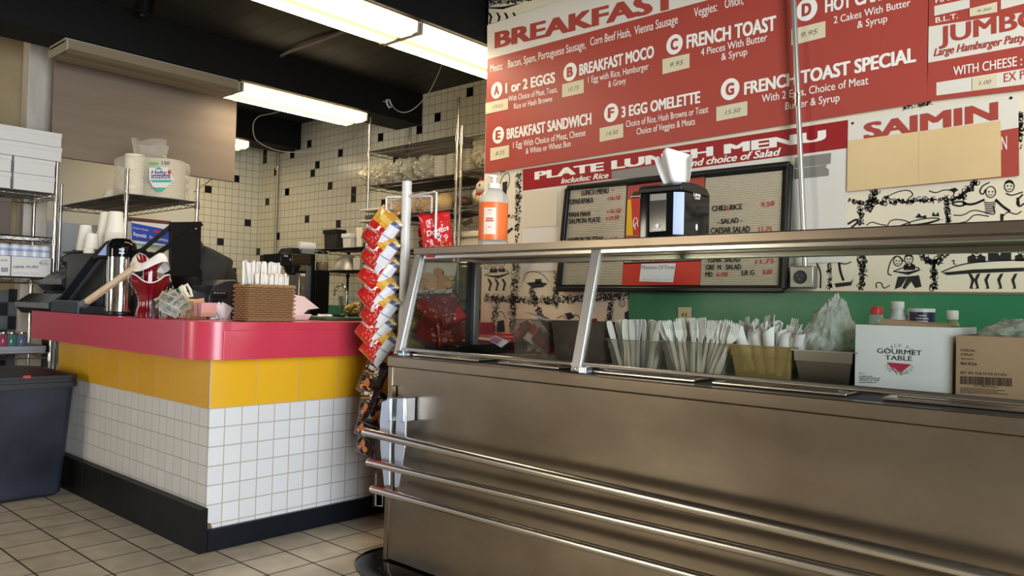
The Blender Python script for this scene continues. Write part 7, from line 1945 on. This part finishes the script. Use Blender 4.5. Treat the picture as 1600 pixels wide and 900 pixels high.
# long clip strips
for px, y0_, y1_, d in ((594, 330, 790, -.05), (610, 330, 560, .06), (690, 420, 530, .16)):
    a_, c_ = P(px, y0_, Y=PYp + d), P(px, y1_, Y=PYp + d); a_.x = c_.x = P(px, 450, Y=PYp + d).x
    b = MB(); b.bar(a_, c_, .012, .002, up=(0, 1, 0))
    for k in range(18):
        z = a_.z + (c_.z - a_.z) * k / 17; b.bar((a_.x, a_.y - .004, z), (a_.x + (.018 if k % 2 else -.012), a_.y - .012, z - .012), .005, .004)
    b.build('clip_strip', BLKP, cr)
b = MB(); q = lambda x, y: P(x, y, Y=PYp - .05)
b.tube([q(588, 740), q(587, 790), q(598, 791), q(598, 772)], .004, 6); b.build('strip_end_wire', WENA, cr)

def bag_mesh(name, w, h, T, mats, seed, text=None, extra=None, side=None):
    """pillow bag: front faces -y, local z up from the bottom seam"""
    b = MB()
    def surf(u, v, s):
        x, z = (u - .5) * w, v * h
        e = max(0, 1 - abs(2 * u - 1) ** 3.2) ** .6 * max(0, 1 - abs(2 * v - 1) ** 4) ** .7
        n = noise.noise(Vector((u * 4 + seed, v * 5, s))) * .012 + noise.noise(Vector((u * 9, v * 11 + seed, s))) * .007 + abs(noise.noise(Vector((u * 16 + seed, v * 7, s)))) * .005
        pinch = 1 - .05 * math.sin(math.pi * v)
        x *= pinch
        return Vector((x, -s * (T / 2 * e) + n * (e > .02) * e, z + .004 * math.sin(u * 11 + seed) * (v > .96)))
    nu, nv = 20, 26
    b.grid(lambda u, v: surf(u, v, 1), nu, nv, 0)
    if side:
        b.mi = [2 if (k % (nu - 1)) >= (nu - 1) * side - .03 * (k // (nu - 1)) else 0 for k in range(len(b.mi))]
    b.grid(lambda u, v: surf(u, v, -1), nu, nv, 1)
    o = b.build(name, mats, None, smooth=70); me = o.data; bpy.data.objects.remove(o)
    tm = None
    if text:
        b = MB()
        for s, u0, u1, v0, hh_, sh_, k in text:
            vs, fs = text_mesh(s, .02, sh_, 1.0)
            xm0, xm1 = min(p[0] for p in vs), max(p[0] for p in vs)
            pts = []
            for x, y in vs:
                u = u0 + (u1 - u0) * (x - xm0) / (xm1 - xm0); v = v0 + hh_ * y / CAP + (u - u0) * .12
                p = surf(u, v, 1); pts.append(p + Vector((0, -.0035, 0)))
            b.add(pts, fs, k)
        for kind, pl, k in (extra or ()):
            b.add([surf(u, v, 1) + Vector((0, -.003 - .0006 * k, 0)) for u, v in pl], [tuple(range(len(pl)))], k)
        o = b.build('bag_print', [WHITE, BLACK, mat('chip_orange', (0.75, 0.28, 0.04), .4), mat('chip_tan', (0.55, 0.16, 0.04), .4)], None, smooth=0, recalc=False); tm = o.data; bpy.data.objects.remove(o)
    return me, tm
RED_ = (0.50, 0.018, 0.015); YEL = (0.72, 0.36, 0.04)
FR1 = stripe_mat('chip_red_front', 'Z', [(0, (0.55, 0.52, 0.50)), (.012, (0.50, 0.25, 0.05)), (.024, RED_), (.135, YEL), (.158, (0.74, 0.50, 0.12)), (.185, (0.60, 0.30, 0.05)), (.22, (0.60, 0.30, 0.05))], .22, .02, 14)
BK1 = stripe_mat('chip_silver_back', 'Z', [(0, (0.55, 0.56, 0.60)), (.02, (0.66, 0.67, 0.70)), (.15, (0.66, 0.67, 0.70)), (.165, (0.04, 0.05, 0.14)), (.188, (0.70, 0.48, 0.10)), (.22, (0.7, 0.48, 0.1))], .3, .006, 30)
GRB = stripe_mat('chip_grey_back', 'Z', [(0, (0.10, 0.10, 0.13)), (.015, (0.42, 0.41, 0.40)), (.07, (0.30, 0.29, 0.29)), (.08, (0.44, 0.43, 0.42)), (.135, (0.05, 0.06, 0.13)), (.155, (0.62, 0.38, 0.05)), (.2, (0.62, 0.38, 0.05))], .32, .008, 30)
FRD = stripe_mat('chip_scarlet_front', 'Z', [(0, (0.20, 0.012, 0.02)), (.02, (0.55, 0.022, 0.022)), (.2, (0.30, 0.012, 0.02)), (.22, (0.3, 0.012, 0.02))], .2, .02, 10)
YEF = stripe_mat('chip_yellow_front', 'Z', [(0, (0.40, 0.26, 0.07)), (.03, (0.60, 0.42, 0.10)), (.10, (0.42, 0.30, 0.10)), (.13, (0.62, 0.45, 0.14)), (.2, (0.6, 0.4, 0.1))], .35, .03, 20)
DKF = stripe_mat('chip_dark_front', 'Z', [(0, (0.30, 0.28, 0.26)), (.007, (0.025, 0.012, 0.010)), (.20, (0.05, 0.03, 0.02)), (.22, (0.05, 0.03, 0.02))], .2, .01, 14)
DKB = mat('chip_dark_back', (0.035, 0.028, 0.026), .25)
SIDE = stripe_mat('chip_white_side', 'Z', [(0, (0.62, 0.64, 0.70)), (.05, (0.55, 0.57, 0.62)), (.055, (0.70, 0.71, 0.75)), (.10, (0.25, 0.26, 0.34)), (.105, (0.68, 0.69, 0.74)), (.165, (0.10, 0.11, 0.22)), (.185, (0.70, 0.55, 0.2)), (.22, (0.7, 0.5, 0.1))], .28, .006, 40)
B1 = bag_mesh('red_bag', .175, .20, .085, [FR1, BK1, SIDE], 1.0, [('ORIGINAL', .10, .60, .36, .07, .1, 0)], [('q', [(.52, .46), (.62, .52), (.58, .58), (.66, .62), (.55, .62)], 0)], .80)
B2 = bag_mesh('grey_bag', .145, .17, .045, [GRB, GRB], 4.0, [('Corn Chips', .2, .8, .42, .05, 0, 1), ('Nutrition Facts', .2, .7, .26, .035, 0, 1)])
B3 = bag_mesh('scarlet_bag', .15, .20, .055, [FRD, FRD], 7.0, [('Doritos', .14, .88, .46, .13, 0, 0)], [('tri', [(.35, .44), (.62, .45), (.5, .33)], 0), ('tri', [(.40, .43), (.57, .435), (.5, .36)], 1), ('chip', [(.55, .12), (.9, .2), (.72, .34), (.5, .28)], 2), ('sw', [(.12, .38), (.5, .14), (.6, .03), (.57, .03), (.46, .13), (.10, .36)], 0)])
B4 = bag_mesh('yellow_bag', .13, .16, .05, [YEF, YEF], 9.0)
B5 = bag_mesh('dark_bag', .15, .20, .055, [DKF, DKB], 12.0, [('BBQ', .3, .75, .70, .09, 0, 0), ('Kettle', .25, .8, .58, .06, .1, 2)], [('c', [(.5 + .17 * math.cos(i * .5), .36 + .13 * math.sin(i * .5)) for i in range(12)], 3), ('c', [(.66 + .13 * math.cos(i * .5), .22 + .09 * math.sin(i * .5)) for i in range(12)], 2), ('c', [(.36 + .10 * math.cos(i * .5), .22 + .07 * math.sin(i * .5)) for i in range(12)], 3)])
def bag(me, px, py, Y, n, up, s, name, label, cat, group):
    """px,py = where the middle of the bag shows; n = way its front faces; up = its own up"""
    c = P(px, py, Y=Y); n = n.normalized(); up = (up - n * up.dot(n)).normalized(); x = (-n).cross(up) * -1
    x = up.cross(-n) * -1
    x = (-n).cross(up)
    x = up.cross(n).normalized()
    M = Matrix(((x.x, -n.x, up.x, c.x), (x.y, -n.y, up.y, c.y), (x.z, -n.z, up.z, c.z), (0, 0, 0, 1)))
    if M.to_3x3().determinant() < 0:
        M = Matrix(((-x.x, -n.x, up.x, c.x), (-x.y, -n.y, up.y, c.y), (-x.z, -n.z, up.z, c.z), (0, 0, 0, 1)))
    h = max(v.co.z for v in me[0].vertices)
    M = M @ Matrix.Scale(s, 4) @ Matrix.Translation((0, 0, -h / 2))
    o = new_obj(name, me[0]); o.matrix_world = M
    if me[1]:
        k = new_obj('bag_print', me[1], o)
    tag(o, label, cat, group); return o
ord_ = ('topmost', 'second', 'third', 'fourth', 'fifth', 'sixth', 'lowest')
rg = random.Random(31)
for i in range(7):
    px, py = (597, 594, 591, 590, 594, 587, 592)[i], (360, 392, 422, 454, 482, 511, 537)[i]
    n = toC * .85 - CR * .45 + CU * (.30 + rg.uniform(-.1, .1)) + Vector((rg.uniform(-.15, .15), rg.uniform(-.15, .15), 0))
    bag(B1, px, py, PYp - .06 - .006 * (i % 2), n, CU * .80 + CR * (.58 + rg.uniform(-.14, .10)) + toC * .1, (1.0, .98, .95, .95, .98, .95, .9)[i], 'red_chip_bag', 'red and yellow corn chip bag, %s on the outer left strip of the rack' % ord_[i], 'chip bag', 'red chip bags on the left strip')
for i in range(7):
    px, py = (622, 620, 623, 620, 618, 616, 612)[i], (352, 384, 412, 440, 466, 498, 528)[i]
    n = -toC * .5 + CR * .7 + CU * .15
    bag(B2 if i else B1, px - 2, py, PYp + .055, -n, CU * .95 - CR * .12 + toC * .25, .82 if i else .7, 'grey_chip_bag', 'grey backed chip bag with yellow top, %s on the strip beside the pole' % ord_[i], 'chip bag', 'grey chip bags beside the pole')
bag(B3, 683, 364, PYp + .02, toC * .95 + CR * .1, CU * .97 - CR * .16, 1.0, 'scarlet_chip_bag', 'scarlet chip bag with white lettering above the guard shelf', 'chip bag', None)
bag(B3, 667, 374, PYp + .10, toC * .6 - CR * .6, CU * .97 - CR * .1, .8, 'scarlet_chip_bag', 'scarlet chip bag tucked behind the lettered one above the shelf', 'chip bag', None)
for k, (px, py, tw, s, lab) in enumerate(((682, 470, .7, .95, 'upper scarlet chip bag seen through the end glass'), (700, 482, -.5, .85, 'right scarlet chip bag seen through the end glass'), (676, 508, .4, .95, 'lower scarlet chip bag seen through the end glass'), (701, 515, -.1, .85, 'brownish red chip bag just above the black tray'))):
    bag((B3[0], None), px, py, 2.56 + .03 * k, toC * .9 + CR * .2 * (1 if k % 2 else -1) + CU * .2, CU * .9 + CR * tw, s, 'scarlet_chip_bag', lab, 'chip bag', None)
for k, (px, py, lab) in enumerate(((653, 475, 'upper yellow chip bag between the pole and the scarlet bags'), (652, 500, 'middle yellow chip bag between the pole and the scarlet bags'), (652, 524, 'lower yellow chip bag between the pole and the scarlet bags'))):
    bag(B4, px, py, 2.62, toC * .9 + CR * .3 + CU * .3, CU * .9 + CR * .3, .8, 'yellow_chip_bag', lab, 'chip bag', None)
for k, (px, py, tw, s, lab) in enumerate(((583, 590, .50, 1.0, 'topmost dark chip bag with orange crisps on the lower strip'), (578, 628, .1, .85, 'second dark chip bag from the top of the lower strip'), (593, 640, .5, .85, 'dark chip bag turned to its back beside the steel bracket'), (572, 660, .35, .75, 'fourth dark chip bag on the lower strip'), (574, 685, .25, .80, 'lowest dark chip bag, ending just above the top rail'))):
    bag(B5, px, py, PYp - .05 - .02 * (k % 2), toC * .75 - CR * .55 * (1 if k != 2 else -.6) + CU * .1, CU * .9 + CR * tw, s, 'dark_chip_bag', lab, 'chip bag', 'dark chip bags on the lower strip')
